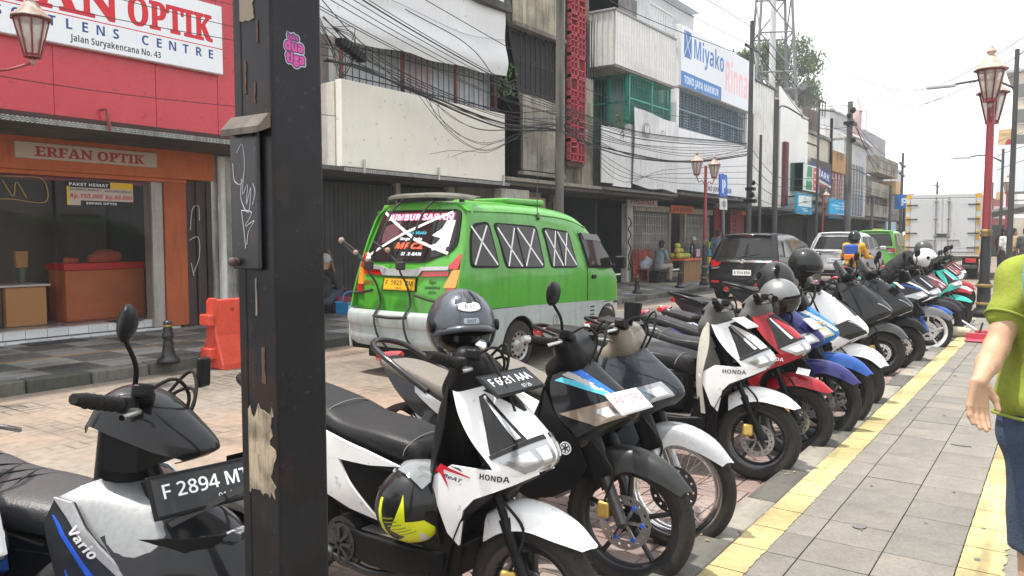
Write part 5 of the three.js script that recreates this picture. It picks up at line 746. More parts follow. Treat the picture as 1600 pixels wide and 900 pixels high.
  for (let k = 0; k < 5; k++) cable([[-9.05, 4.7 - k * 0.05, -8.0], [-9.1, 4.2 + rr(-0.2, 0.2), -8.2 - rr(0, 0.3)], [-9.1, 3.9 + rr(-0.2, 0.3), -8.3 - rr(0, 0.3)], [-9.05, 4.4 + rr(-0.1, 0.3), -8.7], [-9, 4.6, -8.2]], 0.008);
}
// ---- lattice mast and the trees behind the white clad building
{
  const t = thing('lattice_tower', 'tall steel lattice tower rising behind the white clad building', 'tower', [-19.2, 0, -62.5]), g = [], w = (y) => 2.1 - 0.05 * y;
  const c = [[-1, -1], [1, -1], [1, 1], [-1, 1]]; for (const [a, b] of c) g.push(rod([a * w(0), 0, b * w(0)], [a * w(30), 30, b * w(30)], 0.13, 0.1, 6));
  const brace = []; for (let y = 2; y < 29; y += 3) for (let k = 0; k < 4; k++) { const A = c[k], B = c[(k + 1) % 4], u = w(y), v = w(y + 3); brace.push(rod([A[0] * u, y, A[1] * u], [B[0] * u, y, B[1] * u], 0.07, 0.07, 5), rod([A[0] * u, y, A[1] * u], [B[0] * v, y + 3, B[1] * v], 0.06, 0.06, 5)); }
  const m = std(C(0.17, 0.17, 0.175), 0.7, { metalness: 0.3 }); part(t, 'legs', g, m); part(t, 'brace', brace, m); part(t, 'platform', [rb(-1.5, 2.2, 12.6, 12.75, 1.2, 1.6), rb(-1.5, 2.2, 12.6, 12.75, -1.6, -1.2), rb(1.9, 2.3, 12.75, 13.1, -1.6, 1.6)], m);
  part(t, 'antenna', [rod([0, 13, 0], [0, 30, 0], 0.25, 0.2, 8)], std(C(0.55), 0.6)); t.rotation.y = 0.5;
  const leafM = [C(0.065, 0.12, 0.022), C(0.1, 0.16, 0.03), C(0.045, 0.085, 0.02)].map((q) => new THREE.MeshPhysicalMaterial({ color: q, roughness: 0.8, transmission: 0.35, thickness: 0 }));
  const tree = (label, x, z, h, r, n) => {
    const o = thing('leafy_tree', label, 'tree', [x, 0, z]); const br = [rod([0, 0, 0], [0.1, h * 0.75, 0], 0.3, 0.12, 8)]; const cl = [];
    for (let i = 0; i < 22; i++) { const a = rnd() * 7, e = rr(-0.3, 1), d = r * Math.sqrt(rr(0.15, 1)), q = [d * Math.cos(a) * Math.cos(e), h * 0.78 + d * Math.sin(e) * 0.9, d * Math.sin(a) * Math.cos(e)]; br.push(rod([0.1, h * rr(0.45, 0.7), 0], q, 0.06, 0.02, 5)); cl.push(q); }
    part(o, 'trunk', br, std(C(0.12, 0.09, 0.07), 0.9));
    const leaf = new THREE.PlaneGeometry(0.16, 0.4, 1, 2); { const p = leaf.attributes.position; for (let i = 0; i < p.count; i++) { const v = p.getY(i); if (Math.abs(v) > 0.1) p.setX(i, p.getX(i) * 0.25); else p.setZ(i, 0.03); } leaf.computeVertexNormals(); }
    for (const [k, m2] of leafM.entries()) { const im = new THREE.InstancedMesh(leaf, m2, n); im.name = 'foliage'; im.userData.kind = 'stuff'; shade(im); const M4 = new THREE.Matrix4(), Q = new THREE.Quaternion(), E = new THREE.Euler(); for (let i = 0; i < n; i++) { const q = cl[Math.floor(rnd() * (k ? 22 : 16))], s = rr(0.5, 1.15); const g2 = () => (rnd() + rnd() + rnd() - 1.5) * r * 0.34; M4.compose(V(q[0] + g2(), q[1] + g2() * 0.8, q[2] + g2()), Q.setFromEuler(E.set(rr(-2.2, 0.5), rnd() * 7, rr(-0.6, 0.6))), V(s, s, s)); im.setMatrixAt(i, M4); } o.add(im); }
  };
  tree('dense green tree behind the white clad building, under the tower', -24, -78.5, 22.6, 3.6, 2600); tree('lower loose tree at the right of the lattice tower', -24, -85.5, 20.4, 2.8, 1400); tree('small tree crown just right of the billboard end', -24, -69, 21, 1.5, 500);
}

// ================================================================ VEHICLES ON FOUR WHEELS (length along local x, forward +x; right side +z)
function carWheel(t, x, z, r, w, out, style = 'steel') {
  const g = new THREE.Group(); g.name = 'wheel'; g.position.set(x, r, z); t.add(g); const s = Math.sign(z);
  part(g, 'tyre', [lathe([[r * 0.62, -w / 2], [r * 0.9, -w / 2], [r * 0.985, -w * 0.42], [r, -w * 0.3], [r, w * 0.3], [r * 0.985, w * 0.42], [r * 0.9, w / 2], [r * 0.62, w / 2]], 40).rotateX(PI / 2), ...[-0.2, 0, 0.2].map((k) => new THREE.TorusGeometry(r * 0.998, 0.004, 4, 40).translate(0, 0, k * w))], M.tyre);
  const d = (q) => s * q;
  if (style === 'steel') {
    const holes = []; for (let i = 0; i < 12; i++) { const a = i / 12 * 2 * PI; holes.push(cylZ(r * 0.06, 0.01, Math.cos(a) * r * 0.47, Math.sin(a) * r * 0.47, d(w * 0.36 + 0.006), 10)); }
    part(g, 'rim', [lathe([[r * 0.63, w * 0.48], [r * 0.6, w * 0.5], [r * 0.56, w * 0.3], [r * 0.52, w * 0.34], [r * 0.4, w * 0.38], [r * 0.32, w * 0.28], [r * 0.2, w * 0.3], [r * 0.17, w * 0.42], [0, w * 0.44]], 32).rotateX(s * PI / 2)], std(C(0.42, 0.42, 0.42), 0.5, { metalness: 0.5, map: tHeavy, roughnessMap: tRough }));
    part(g, 'rim_holes', holes, M.iron);
  } else {
    const sp = []; for (let i = 0; i < 5; i++) sp.push(slab([[-r * 0.09, 0], [r * 0.09, 0], [r * 0.06, r * 0.6], [-r * 0.06, r * 0.6]], 0.03, d(w * 0.36)).rotateZ(i / 5 * 2 * PI));
    part(g, 'rim', [lathe([[r * 0.66, w * 0.48], [r * 0.62, w * 0.5], [r * 0.58, 0], [r * 0.6, -w * 0.4]], 32).rotateX(s * PI / 2), ...sp, cylZ(r * 0.14, 0.04, 0, 0, d(w * 0.36))], M.silver); part(g, 'hub_back', cylZ(r * 0.58, 0.02, 0, 0, d(w * 0.1)), M.iron);
  }
}
const roundPoly = (pts, r, n = 3) => { const out = []; pts.forEach((p, i) => { const a = pts[(i + pts.length - 1) % pts.length], b = pts[(i + 1) % pts.length], k = (q) => { const d = Math.hypot(q[0] - p[0], q[1] - p[1]), f = Math.min(0.45, r / d); return [p[0] + (q[0] - p[0]) * f, p[1] + (q[1] - p[1]) * f]; }, u = k(a), v = k(b); for (let j = 0; j <= n; j++) { const t = j / n; out.push([(1 - t) ** 2 * u[0] + 2 * t * (1 - t) * p[0] + t * t * v[0], (1 - t) ** 2 * u[1] + 2 * t * (1 - t) * p[1] + t * t * v[1]]); } }); return out; };
const inset = (pts, d) => { const cx = pts.reduce((s, p) => s + p[0], 0) / pts.length, cy = pts.reduce((s, p) => s + p[1], 0) / pts.length; return pts.map(([x, y]) => { const L = Math.hypot(x - cx, y - cy); return [cx + (x - cx) * (1 - d / L), cy + (y - cy) * (1 - d / L)]; }); };
// a polygon given as [a, b] pairs, laid on a surface by a mapping to 3D
function laid(pts, t, map, fine = 0.07) { // cut into small triangles first, so that it follows curved surfaces
  let g = clean(slab(pts, t, 0, 0)), a = Array.from(g.attributes.position.array);
  for (let pass = 0; pass < 5; pass++) {
    const out = []; let cut = 0;
    for (let i = 0; i < a.length; i += 9) {
      const q = [a.slice(i, i + 3), a.slice(i + 3, i + 6), a.slice(i + 6, i + 9)], L = [0, 1, 2].map((k) => Math.hypot(q[k][0] - q[(k + 1) % 3][0], q[k][1] - q[(k + 1) % 3][1])), m = L.indexOf(Math.max(...L));
      if (L[m] > fine) { cut++; const A = q[m], B = q[(m + 1) % 3], c = q[(m + 2) % 3], mid = A.map((v, k) => (v + B[k]) / 2); out.push(...A, ...mid, ...c, ...mid, ...B, ...c); } else out.push(...q.flat());
    }
    a = out; if (!cut) break;
  }
  for (let i = 0; i < a.length; i += 3) { const q = map(a[i], a[i + 1], a[i + 2]); a[i] = q[0]; a[i + 1] = q[1]; a[i + 2] = q[2]; }
  g = new THREE.BufferGeometry(); g.setAttribute('position', new THREE.Float32BufferAttribute(a, 3)); return toCreasedNormals(g, 0.7);
}
// ---- green minibus
const GREEN = C(0.075, 0.36, 0.03);
function makeVan() {
  const t = thing('minibus', 'green and pale grey minibus with taped windows driving away', 'minibus', [-5.75, 0, -6.0], PI / 2);
  const gp = paint(GREEN, { specularIntensity: 0.6, map: tGrime }), wp = paint(C(0.4, 0.455, 0.46), { clearcoat: 0.5, map: tGrime });
  const st = [
    [[0.5, 1.875, 0], [0.5, 1.86, 0.4], [0.48, 1.8, 0.6], [0.44, 1.68, 0.672], [0.26, 1.2, 0.728], [0.18, 0.95, 0.742], [0.12, 0.73, 0.745]],
    [[0.9, 1.9, 0], [0.9, 1.885, 0.4], [0.9, 1.82, 0.6], [0.9, 1.68, 0.672], [0.9, 1.18, 0.74], [0.9, 0.95, 0.75], [0.9, 0.73, 0.75]],
    [[1.7, 1.905, 0], [1.7, 1.885, 0.4], [1.7, 1.81, 0.6], [1.7, 1.66, 0.672], [1.7, 1.15, 0.742], [1.7, 0.93, 0.752], [1.7, 0.71, 0.752]],
    [[2.4, 1.87, 0], [2.4, 1.85, 0.4], [2.4, 1.77, 0.6], [2.4, 1.62, 0.668], [2.4, 1.13, 0.742], [2.4, 0.9, 0.75], [2.4, 0.69, 0.75]],
    [[2.85, 1.8, 0], [2.82, 1.78, 0.4], [2.8, 1.7, 0.6], [2.85, 1.58, 0.66], [3.0, 1.1, 0.738], [3.0, 0.88, 0.745], [3.0, 0.67, 0.745]],
    [[3.25, 1.56, 0], [3.22, 1.55, 0.4], [3.17, 1.5, 0.6], [3.2, 1.4, 0.655], [3.4, 1.07, 0.725], [3.42, 0.86, 0.735], [3.42, 0.65, 0.735]],
    [[3.72, 1.18, 0], [3.68, 1.17, 0.4], [3.62, 1.12, 0.62], [3.6, 1.06, 0.67], [3.66, 0.98, 0.705], [3.68, 0.82, 0.715], [3.68, 0.64, 0.715]],
    [[3.83, 1.05, 0], [3.8, 1.04, 0.4], [3.76, 1.0, 0.6], [3.75, 0.95, 0.63], [3.77, 0.88, 0.65], [3.78, 0.76, 0.66], [3.78, 0.64, 0.66]],
    [[3.86, 0.64, 0], [3.85, 0.64, 0.3], [3.84, 0.64, 0.45], [3.83, 0.64, 0.5], [3.82, 0.64, 0.55], [3.81, 0.63, 0.6], [3.79, 0.63, 0.64]],
  ];
  part(t, 'body', [patch(st, { nu: 28, nv: 32, th: 0.02, half: true })], gp);
  // tailgate: rows of height
  const rx = (y) => y < 0.95 ? 0.13 + (y - 0.73) * 0.1 : y < 1.2 ? 0.15 + (y - 0.95) * 0.22 : 0.205 + (y - 1.2) * 0.43;
  const hw = (y) => y < 1.2 ? 0.745 - (y - 0.73) * 0.02 : 0.735 - (y - 1.2) * 0.13;
  const rearAt = (z, y, o) => { const k = Math.abs(z) / hw(y); return [rx(y) - 0.035 + 0.1 * Math.pow(k, 3) + 0.02 * k * k - o, y, z]; };
  part(t, 'tailgate', [patch([1.86, 1.78, 1.6, 1.4, 1.22, 1.1, 0.95, 0.82, 0.7, 0.45].map((y) => [0, 0.3, 0.55, 0.7, 0.97, 1].map((k) => rearAt(k * hw(y), y, 0))), { nu: 24, nv: 24, th: 0.02, half: true })], gp);
  // lower side panels with open wheel arches
  const arch = (cx, r, n = 14) => Array.from({ length: n + 1 }, (_, i) => { const a = PI * i / n; return [cx + r * Math.cos(a), Math.max(0.26, 0.27 + r * Math.sin(a))]; });
  const low = [[0.1, 0.29], [0.1, 0.732], [1.7, 0.712], [3.0, 0.672], [3.75, 0.64], [3.8, 0.5], [3.78, 0.29], ...arch(3.38, 0.345), [2.98, 0.26], ...arch(1.29, 0.345), [0.9, 0.26]];
  const lw = (x) => 0.748 - (x > 3.2 ? (x - 3.2) ** 2 * 0.25 : 0);
  for (const s of [1, -1]) part(t, 'lower_side', laid(low, 0.03, (x, y, z) => [x, y, s * (lw(x) - 0.015 + z + 0.003 - (y < 0.4 ? (0.4 - y) * 0.12 : 0))]), wp);
  part(t, 'underbody', [rb(0.1, 3.75, 0.3, 0.62, -0.5, 0.5), rb(0.1, 3.8, 0.2, 0.3, -0.45, 0.45), rb(1.7, 2.95, 0.22, 0.6, -0.7, 0.7), rb(0.1, 0.9, 0.28, 0.6, -0.7, 0.7), rb(0.06, 3.7, 0.6, 0.63, -0.72, 0.72)], M.iron);
  part(t, 'bumper', [patch([[[0.03, 0.72, 0], [0.05, 0.72, 0.45], [0.1, 0.72, 0.7], [0.22, 0.73, 0.765]], [[-0.02, 0.68, 0], [0.0, 0.68, 0.45], [0.06, 0.68, 0.72], [0.2, 0.69, 0.775]], [[-0.02, 0.56, 0], [0.0, 0.56, 0.45], [0.06, 0.56, 0.72], [0.2, 0.56, 0.775]], [[0.0, 0.54, 0], [0.02, 0.54, 0.45], [0.08, 0.54, 0.71], [0.2, 0.54, 0.77]], [[0.0, 0.4, 0], [0.02, 0.4, 0.45], [0.08, 0.4, 0.71], [0.22, 0.4, 0.765]], [[0.05, 0.33, 0], [0.07, 0.33, 0.45], [0.12, 0.34, 0.68], [0.24, 0.35, 0.73]]], { nu: 20, nv: 20, th: 0.02, half: true })], wp, 'pale grey rear bumper');
  part(t, 'roof_spoiler', [patch([[[0.6, 1.98, 0], [0.62, 1.97, 0.35], [0.75, 1.93, 0.6]], [[0.38, 1.96, 0], [0.42, 1.95, 0.4], [0.62, 1.91, 0.63]], [[0.36, 1.92, 0], [0.4, 1.91, 0.4], [0.6, 1.885, 0.63]]], { nu: 16, nv: 8, th: 0.015, half: true }), rod([0.62, 1.87, 0.45], [0.62, 1.95, 0.45], 0.03), rod([0.62, 1.87, -0.45], [0.62, 1.95, -0.45], 0.03)], std(C(0.12, 0.12, 0.1), 0.6, { map: tHeavy }), 'weathered black roof spoiler');
  part(t, 'roof_vent', [rb(1.5, 2.3, 1.88, 1.955, -0.42, 0.42, 0.03)], gp);
  // side glass, laid on the slanted flank
  const side = (y) => 0.74 - Math.max(0, y - 1.14) * 0.128;
  const wins = [[[0.4, 1.18], [0.42, 1.5], [0.5, 1.64], [0.78, 1.665], [0.9, 1.165]], [[0.86, 1.655], [1.02, 1.155], [1.8, 1.135], [1.7, 1.625]], [[1.82, 1.615], [1.94, 1.13], [2.56, 1.115], [2.4, 1.57]]];
  const tape = std(C(0.75, 0.75, 0.74), 0.6);
  for (const s of [1, -1]) {
    wins.forEach((w, i) => {
      const P = roundPoly(w, 0.07), on = (o) => (x, y, z) => [x, y, s * (side(y) + o + z)];
      const f = part(t, 'side_window', laid(P, 0.014, on(0.009)), M.rubber), q = inset(P, 0.028);
      part(f, 'pane', laid(q, 0.006, on(0.0145)), M.glassDark);
      const bar = (a, b) => { const L = Math.hypot(b[0] - a[0], b[1] - a[1]), nx = -(b[1] - a[1]) / L * 0.011, ny = (b[0] - a[0]) / L * 0.011; return laid([[a[0] + nx, a[1] + ny], [b[0] + nx, b[1] + ny], [b[0] - nx, b[1] - ny], [a[0] - nx, a[1] - ny]], 0.002, on(0.0195)); };
      const cross = i === 0 ? [[[0.46, 1.61], [0.86, 1.2]], [[0.73, 1.62], [0.46, 1.21]]] : i === 1 ? [[[0.92, 1.6], [1.32, 1.17]], [[1.24, 1.6], [1.06, 1.18]], [[1.3, 1.6], [1.74, 1.17]], [[1.64, 1.59], [1.4, 1.17]]] : [[[1.87, 1.57], [2.2, 1.15]], [[2.1, 1.57], [1.98, 1.15]], [[2.14, 1.56], [2.52, 1.15]], [[2.36, 1.55], [2.24, 1.15]]];
      part(f, 'tape', cross.map(([a, b]) => bar(a, b)), tape);
      if (i) part(f, 'divider', bar(i === 1 ? [1.26, 1.6] : [2.12, 1.57], i === 1 ? [1.37, 1.17] : [2.23, 1.15]).translate(0, 0, 0), M.rubber);
    });
    const dw = roundPoly([[2.66, 1.555], [2.84, 1.1], [3.52, 1.08], [3.4, 1.25], [3.12, 1.53]], 0.04), on = (o) => (x, y, z) => [x, y, s * (side(y) + o + z - (x > 3.1 ? (x - 3.1) ** 2 * 0.05 : 0))];
    const d = part(t, 'door_window', laid(dw, 0.014, on(0.008)), M.rubber); part(d, 'pane', laid(inset(dw, 0.03), 0.006, on(0.0135)), M.glassDark); part(d, 'rain_guard', laid([[2.7, 1.55], [3.1, 1.53], [3.2, 1.44], [2.76, 1.47]], 0.02, on(0.016)), std(C(0.1, 0.1, 0.1), 0.2));
    const line = (a, b) => laid([[a[0], a[1]], [b[0], b[1]], [b[0] + 0.008, b[1] + 0.004], [a[0] + 0.008, a[1] + 0.004]], 0.004, (x, y, z) => [x, y, s * (side(y) + 0.011 + z)]);
    part(t, 'door_seam', [line([2.62, 1.58], [2.8, 1.09]), line([2.8, 1.09], [2.8, 0.69])], M.iron);
    part(t, 'door_handle', rbox(0.1, 0.05, 0.03, 2.97, 0.985, s * 0.752, 0.012), M.plastic);
    part(t, 'drip_rail', tube([[0.45, 1.77, s * 0.635], [1.6, 1.765, s * 0.64], [2.5, 1.71, s * 0.635], [2.9, 1.62, s * 0.64]], 0.012, 24), gp);
    part(t, 'fuel_flap', new THREE.TorusGeometry(0.055, 0.004, 6, 24).scale(0.8, 1.2, 1).translate(2.02, 0.5, s * 0.756), std(C(0.2), 0.7));
    part(t, 'side_vent', [0, 1, 2].map((i) => rbox(0.1, 0.018, 0.012, 2.93, 0.6 - i * 0.05, s * 0.752, 0.005).rotateZ(0)), M.iron);
    // tail lamps
    const lamp = (o, y0, y1, m, nm) => part(t, nm, laid(roundPoly([[0.57, y0 - (y0 > 0.95 ? 0 : 0.02)], [0.7, y0], [0.735 - (y1 - 1) * 0.1, y1], [0.6 + (y1 - 0.92) * 0.2, y1]], 0.02), 0.03, (z, y, d) => { const r = rearAt(z * s, y, 0.012 + d); return r; }), m);
    lamp(0, 1.17, 1.33, M.redLens, 'tail_lamp'); lamp(0, 0.98, 1.165, M.amber, 'turn_lamp'); lamp(0, 0.89, 0.975, M.redLens, 'tail_lamp');
    part(t, 'lamp_bar', laid([[0.28, 1.09], [0.6, 1.1], [0.6, 1.15], [0.3, 1.14]], 0.014, (z, y, d) => rearAt(z * s, y, 0.01 + d)), M.redLens);
  }
  part(t, 'trim_bar', laid([[-0.6, 1.16], [-0.3, 1.15], [-0.25, 1.09], [0.25, 1.09], [0.3, 1.15], [0.6, 1.16], [0.6, 1.2], [0.3, 1.19], [0.2, 1.16], [-0.2, 1.16], [-0.3, 1.19], [-0.6, 1.2]], 0.03, (z, y, d) => rearAt(z, y, 0.018 + d)), M.silver);
  const RW = roundPoly([[-0.64, 1.27], [-0.5, 1.23], [0.3, 1.23], [0.56, 1.33], [0.62, 1.42], [0.56, 1.79], [-0.56, 1.79]], 0.07), f = part(t, 'rear_window', laid(RW, 0.014, (z, y, d) => rearAt(z, y, 0.006 + d)), M.rubber);
  part(f, 'pane', laid(inset(RW, 0.03), 0.006, (z, y, d) => rearAt(z, y, 0.014 + d)), M.glassDark);
  // painted lettering on the rear glass (right of the picture is +z)
  { const g = new THREE.PlaneGeometry(1, 1, 12, 8), p = g.attributes.position; for (let i = 0; i < p.count; i++) { const u = p.getX(i) + 0.5, v = p.getY(i) + 0.5; p.setXYZ(i, ...rearAt(-0.54 + 1.08 * u, 1.27 + 0.49 * v, 0.019)); } g.computeVertexNormals();
    part(f, 'lettering', g, std(0xffffff, 0.6, { transparent: true, alphaTest: 0.4, map: canvasTex(720, 340, (x) => { x.clearRect(0, 0, 720, 340); x.fillStyle = '#7a2238'; x.globalAlpha = 1; x.fillRect(60, 0, 640, 58); x.fillStyle = '#dfe3e6'; x.beginPath(); x.moveTo(650, 60); x.lineTo(712, 60); x.lineTo(715, 250); x.lineTo(600, 250); x.lineTo(640, 190); x.lineTo(560, 170); x.lineTo(630, 120); x.fill();
      x.fillStyle = '#59343c'; x.beginPath(); x.moveTo(60, 110); x.lineTo(240, 60); x.lineTo(300, 190); x.lineTo(90, 230); x.fill();
      words(x, 'BUMBUR SABAN', 385, 34, 62, 'sans-serif', '#f6e6f0', { fit: 620, stroke: '#e04a98', lw: 6 }); words(x, 'Pelita Muda', 400, 150, 34, 'sans-serif', '#37a8c4', { fit: 220 }); words(x, 'Singa Muda', 380, 195, 28, 'sans-serif', '#dde2e4', { fit: 210 }); words(x, 'MPC2', 380, 246, 60, 'sans-serif', '#e8642c', { fit: 270, skew: -0.2, stroke: '#b33', lw: 4 }); words(x, 'SIKE-BAN', 420, 305, 34, 'sans-serif', '#e0e4e6', { fit: 190 }); x.fillStyle = '#e7e3e2'; x.fillRect(590, 232, 110, 46); words(x, '1J', 645, 256, 42, 'serif', '#b02233'); }) }), null, true); }
  const rt = (a, b, w = 0.014) => { const L = Math.hypot(b[0] - a[0], b[1] - a[1]), nx = -(b[1] - a[1]) / L * w, ny = (b[0] - a[0]) / L * w, q = []; for (let i = 0; i <= 6; i++) q.push([a[0] + (b[0] - a[0]) * i / 6 + nx, a[1] + (b[1] - a[1]) * i / 6 + ny]); for (let i = 6; i >= 0; i--) q.push([a[0] + (b[0] - a[0]) * i / 6 - nx, a[1] + (b[1] - a[1]) * i / 6 - ny]); return laid(q, 0.003, (z, y, d) => rearAt(z, y, 0.024 + d)); };
  part(f, 'tape', [rt([-0.5, 1.77], [0.1, 1.47]), rt([0.1, 1.47], [0.55, 1.33]), rt([0.48, 1.76], [-0.1, 1.53]), rt([-0.1, 1.53], [-0.62, 1.27]), rt([-0.62, 1.32], [-0.5, 1.24])], tape);
  // number plate, small lettering
  const np = part(t, 'number_plate', laid([[-0.24, 0.93], [0.24, 0.93], [0.24, 1.075], [-0.24, 1.075]], 0.012, (z, y, d) => rearAt(z, y, 0.01 + d)), M.plastic);
  { const g = new THREE.PlaneGeometry(0.45, 0.128, 4, 2), p = g.attributes.position; for (let i = 0; i < p.count; i++) p.setXYZ(i, ...rearAt(p.getX(i), 1.0025 + p.getY(i), 0.019)); g.computeVertexNormals(); part(np, 'plate_print', g, print(360, 102, (x) => { x.fillStyle = '#dba710'; x.fillRect(0, 0, 360, 102); x.strokeStyle = '#2a2210'; x.lineWidth = 3; x.strokeRect(5, 5, 350, 92); words(x, 'F  1923  BM', 180, 42, 58, 'sans-serif', '#2c2412', { fit: 320 }); words(x, '05·26', 180, 84, 24, 'sans-serif', '#2c2412'); }), null, true); }
  const deco = (z0, z1, y0, y1, w, h, draw) => { const g = new THREE.PlaneGeometry(1, 1, 4, 2), p = g.attributes.position; for (let i = 0; i < p.count; i++) p.setXYZ(i, ...rearAt(z0 + (z1 - z0) * (p.getX(i) + 0.5), y0 + (y1 - y0) * (p.getY(i) + 0.5), 0.005)); g.computeVertexNormals(); part(t, 'lettering', g, std(0xffffff, 0.6, { transparent: true, alphaTest: 0.3, map: canvasTex(w, h, draw) }), null, true); };
  deco(-0.6, -0.38, 0.86, 1.05, 110, 96, (x) => { x.clearRect(0, 0, 110, 96); words(x, 'SIRTU', 54, 26, 34, 'sans-serif', '#7a2018', { fit: 96 }); words(x, 'C', 84, 72, 34, 'serif', '#5a2a18'); });
  deco(0.33, 0.54, 0.9, 1.06, 110, 84, (x) => { x.clearRect(0, 0, 110, 84); words(x, 'Tiga', 50, 14, 24, 'sans-serif', '#24421c', { skew: -0.2 }); words(x, 'saudara', 55, 42, 26, 'sans-serif', '#24421c', { fit: 95, skew: -0.2 }); words(x, '2024', 55, 70, 22, 'sans-serif', '#24421c'); });
  // straps and cords hanging over the tail
  const sm = std(C(0.02), 0.8); const strap = (z, dz) => part(t, 'strap', [tube([[0.55, 1.95, z + 0.15], [0.28, 1.8, z + 0.14], [0.1, 1.45, z + 0.09], [0.05, 1.22, z], [0.02, 1.15, z], [0.06, 1.0, z + dz], [0.07, 0.8, z + dz * 1.6], [-0.06, 0.66, z + dz * 2], [-0.05, 0.45, z + dz * 2.6], [0.04, 0.33, z + dz * 3]], 0.012, 70, 6), rbox(0.05, 0.09, 0.12, 0.03, 1.2, z, 0.02), tube([[0.04, 1.2, z], [0.02, 1.28, z - 0.1], [0.0, 1.38, z - 0.22], [-0.02, 1.45, z - 0.34]], 0.013, 12)], sm);
  strap(-0.36, 0.08); strap(0.1, 0.06);
  part(t, 'strap', [tube([[-0.05, 0.67, -0.22], [-0.06, 0.66, 0], [-0.05, 0.67, 0.24]], 0.016, 12), tube([[0.16, 0.88, -0.72], [0.08, 0.9, -0.5], [0.06, 0.93, -0.34]], 0.014, 12), tube([[0.06, 0.9, 0.26], [0.06, 0.85, 0.5], [0.15, 0.82, 0.72]], 0.014, 12)], sm);
  part(t, 'knob', [ball(0.035, -0.02, 1.46, -0.72), ball(0.03, 0, 1.33, -0.52), ball(0.03, 0, 1.36, -0.05), ball(0.028, 0.02, 1.25, -0.36)], std(C(0.3, 0.2, 0.15), 0.8)); part(t, 'strap', tube([[0.03, 1.22, -0.36], [0.0, 1.3, -0.52], [-0.02, 1.45, -0.72]], 0.014, 12), sm);
  carWheel(t, 1.29, 0.66, 0.275, 0.16); carWheel(t, 1.29, -0.66, 0.275, 0.16); carWheel(t, 3.38, 0.66, 0.275, 0.16); carWheel(t, 3.38, -0.66, 0.275, 0.16);
  part(t, 'mud_flap', [rb(0.86, 0.88, 0.08, 0.36, 0.56, 0.74)], M.rubber);
  part(t, 'mirror', [rbox(0.1, 0.17, 0.14, 3.5, 1.16, 0.86, 0.03), rod([3.45, 1.1, 0.7], [3.5, 1.14, 0.84], 0.015)], M.plastic);
  part(t, 'aerial', [rod([1.78, 1.72, 0.65], [1.78, 2.75, 0.65], 0.006, 0.003, 5), lathe([[0, 0], [0.025, 0], [0.02, 0.03], [0.012, 0.08], [0, 0.08]], 8).translate(1.78, 1.7, 0.66)], M.dark);
  part(t, 'windscreen', [patch([[[2.93, 1.79, 0], [2.9, 1.77, 0.4], [2.87, 1.7, 0.56]], [[3.66, 1.24, 0], [3.62, 1.23, 0.4], [3.54, 1.2, 0.6]]], { nu: 10, nv: 4, half: true })], M.glassDark);
}
makeVan();
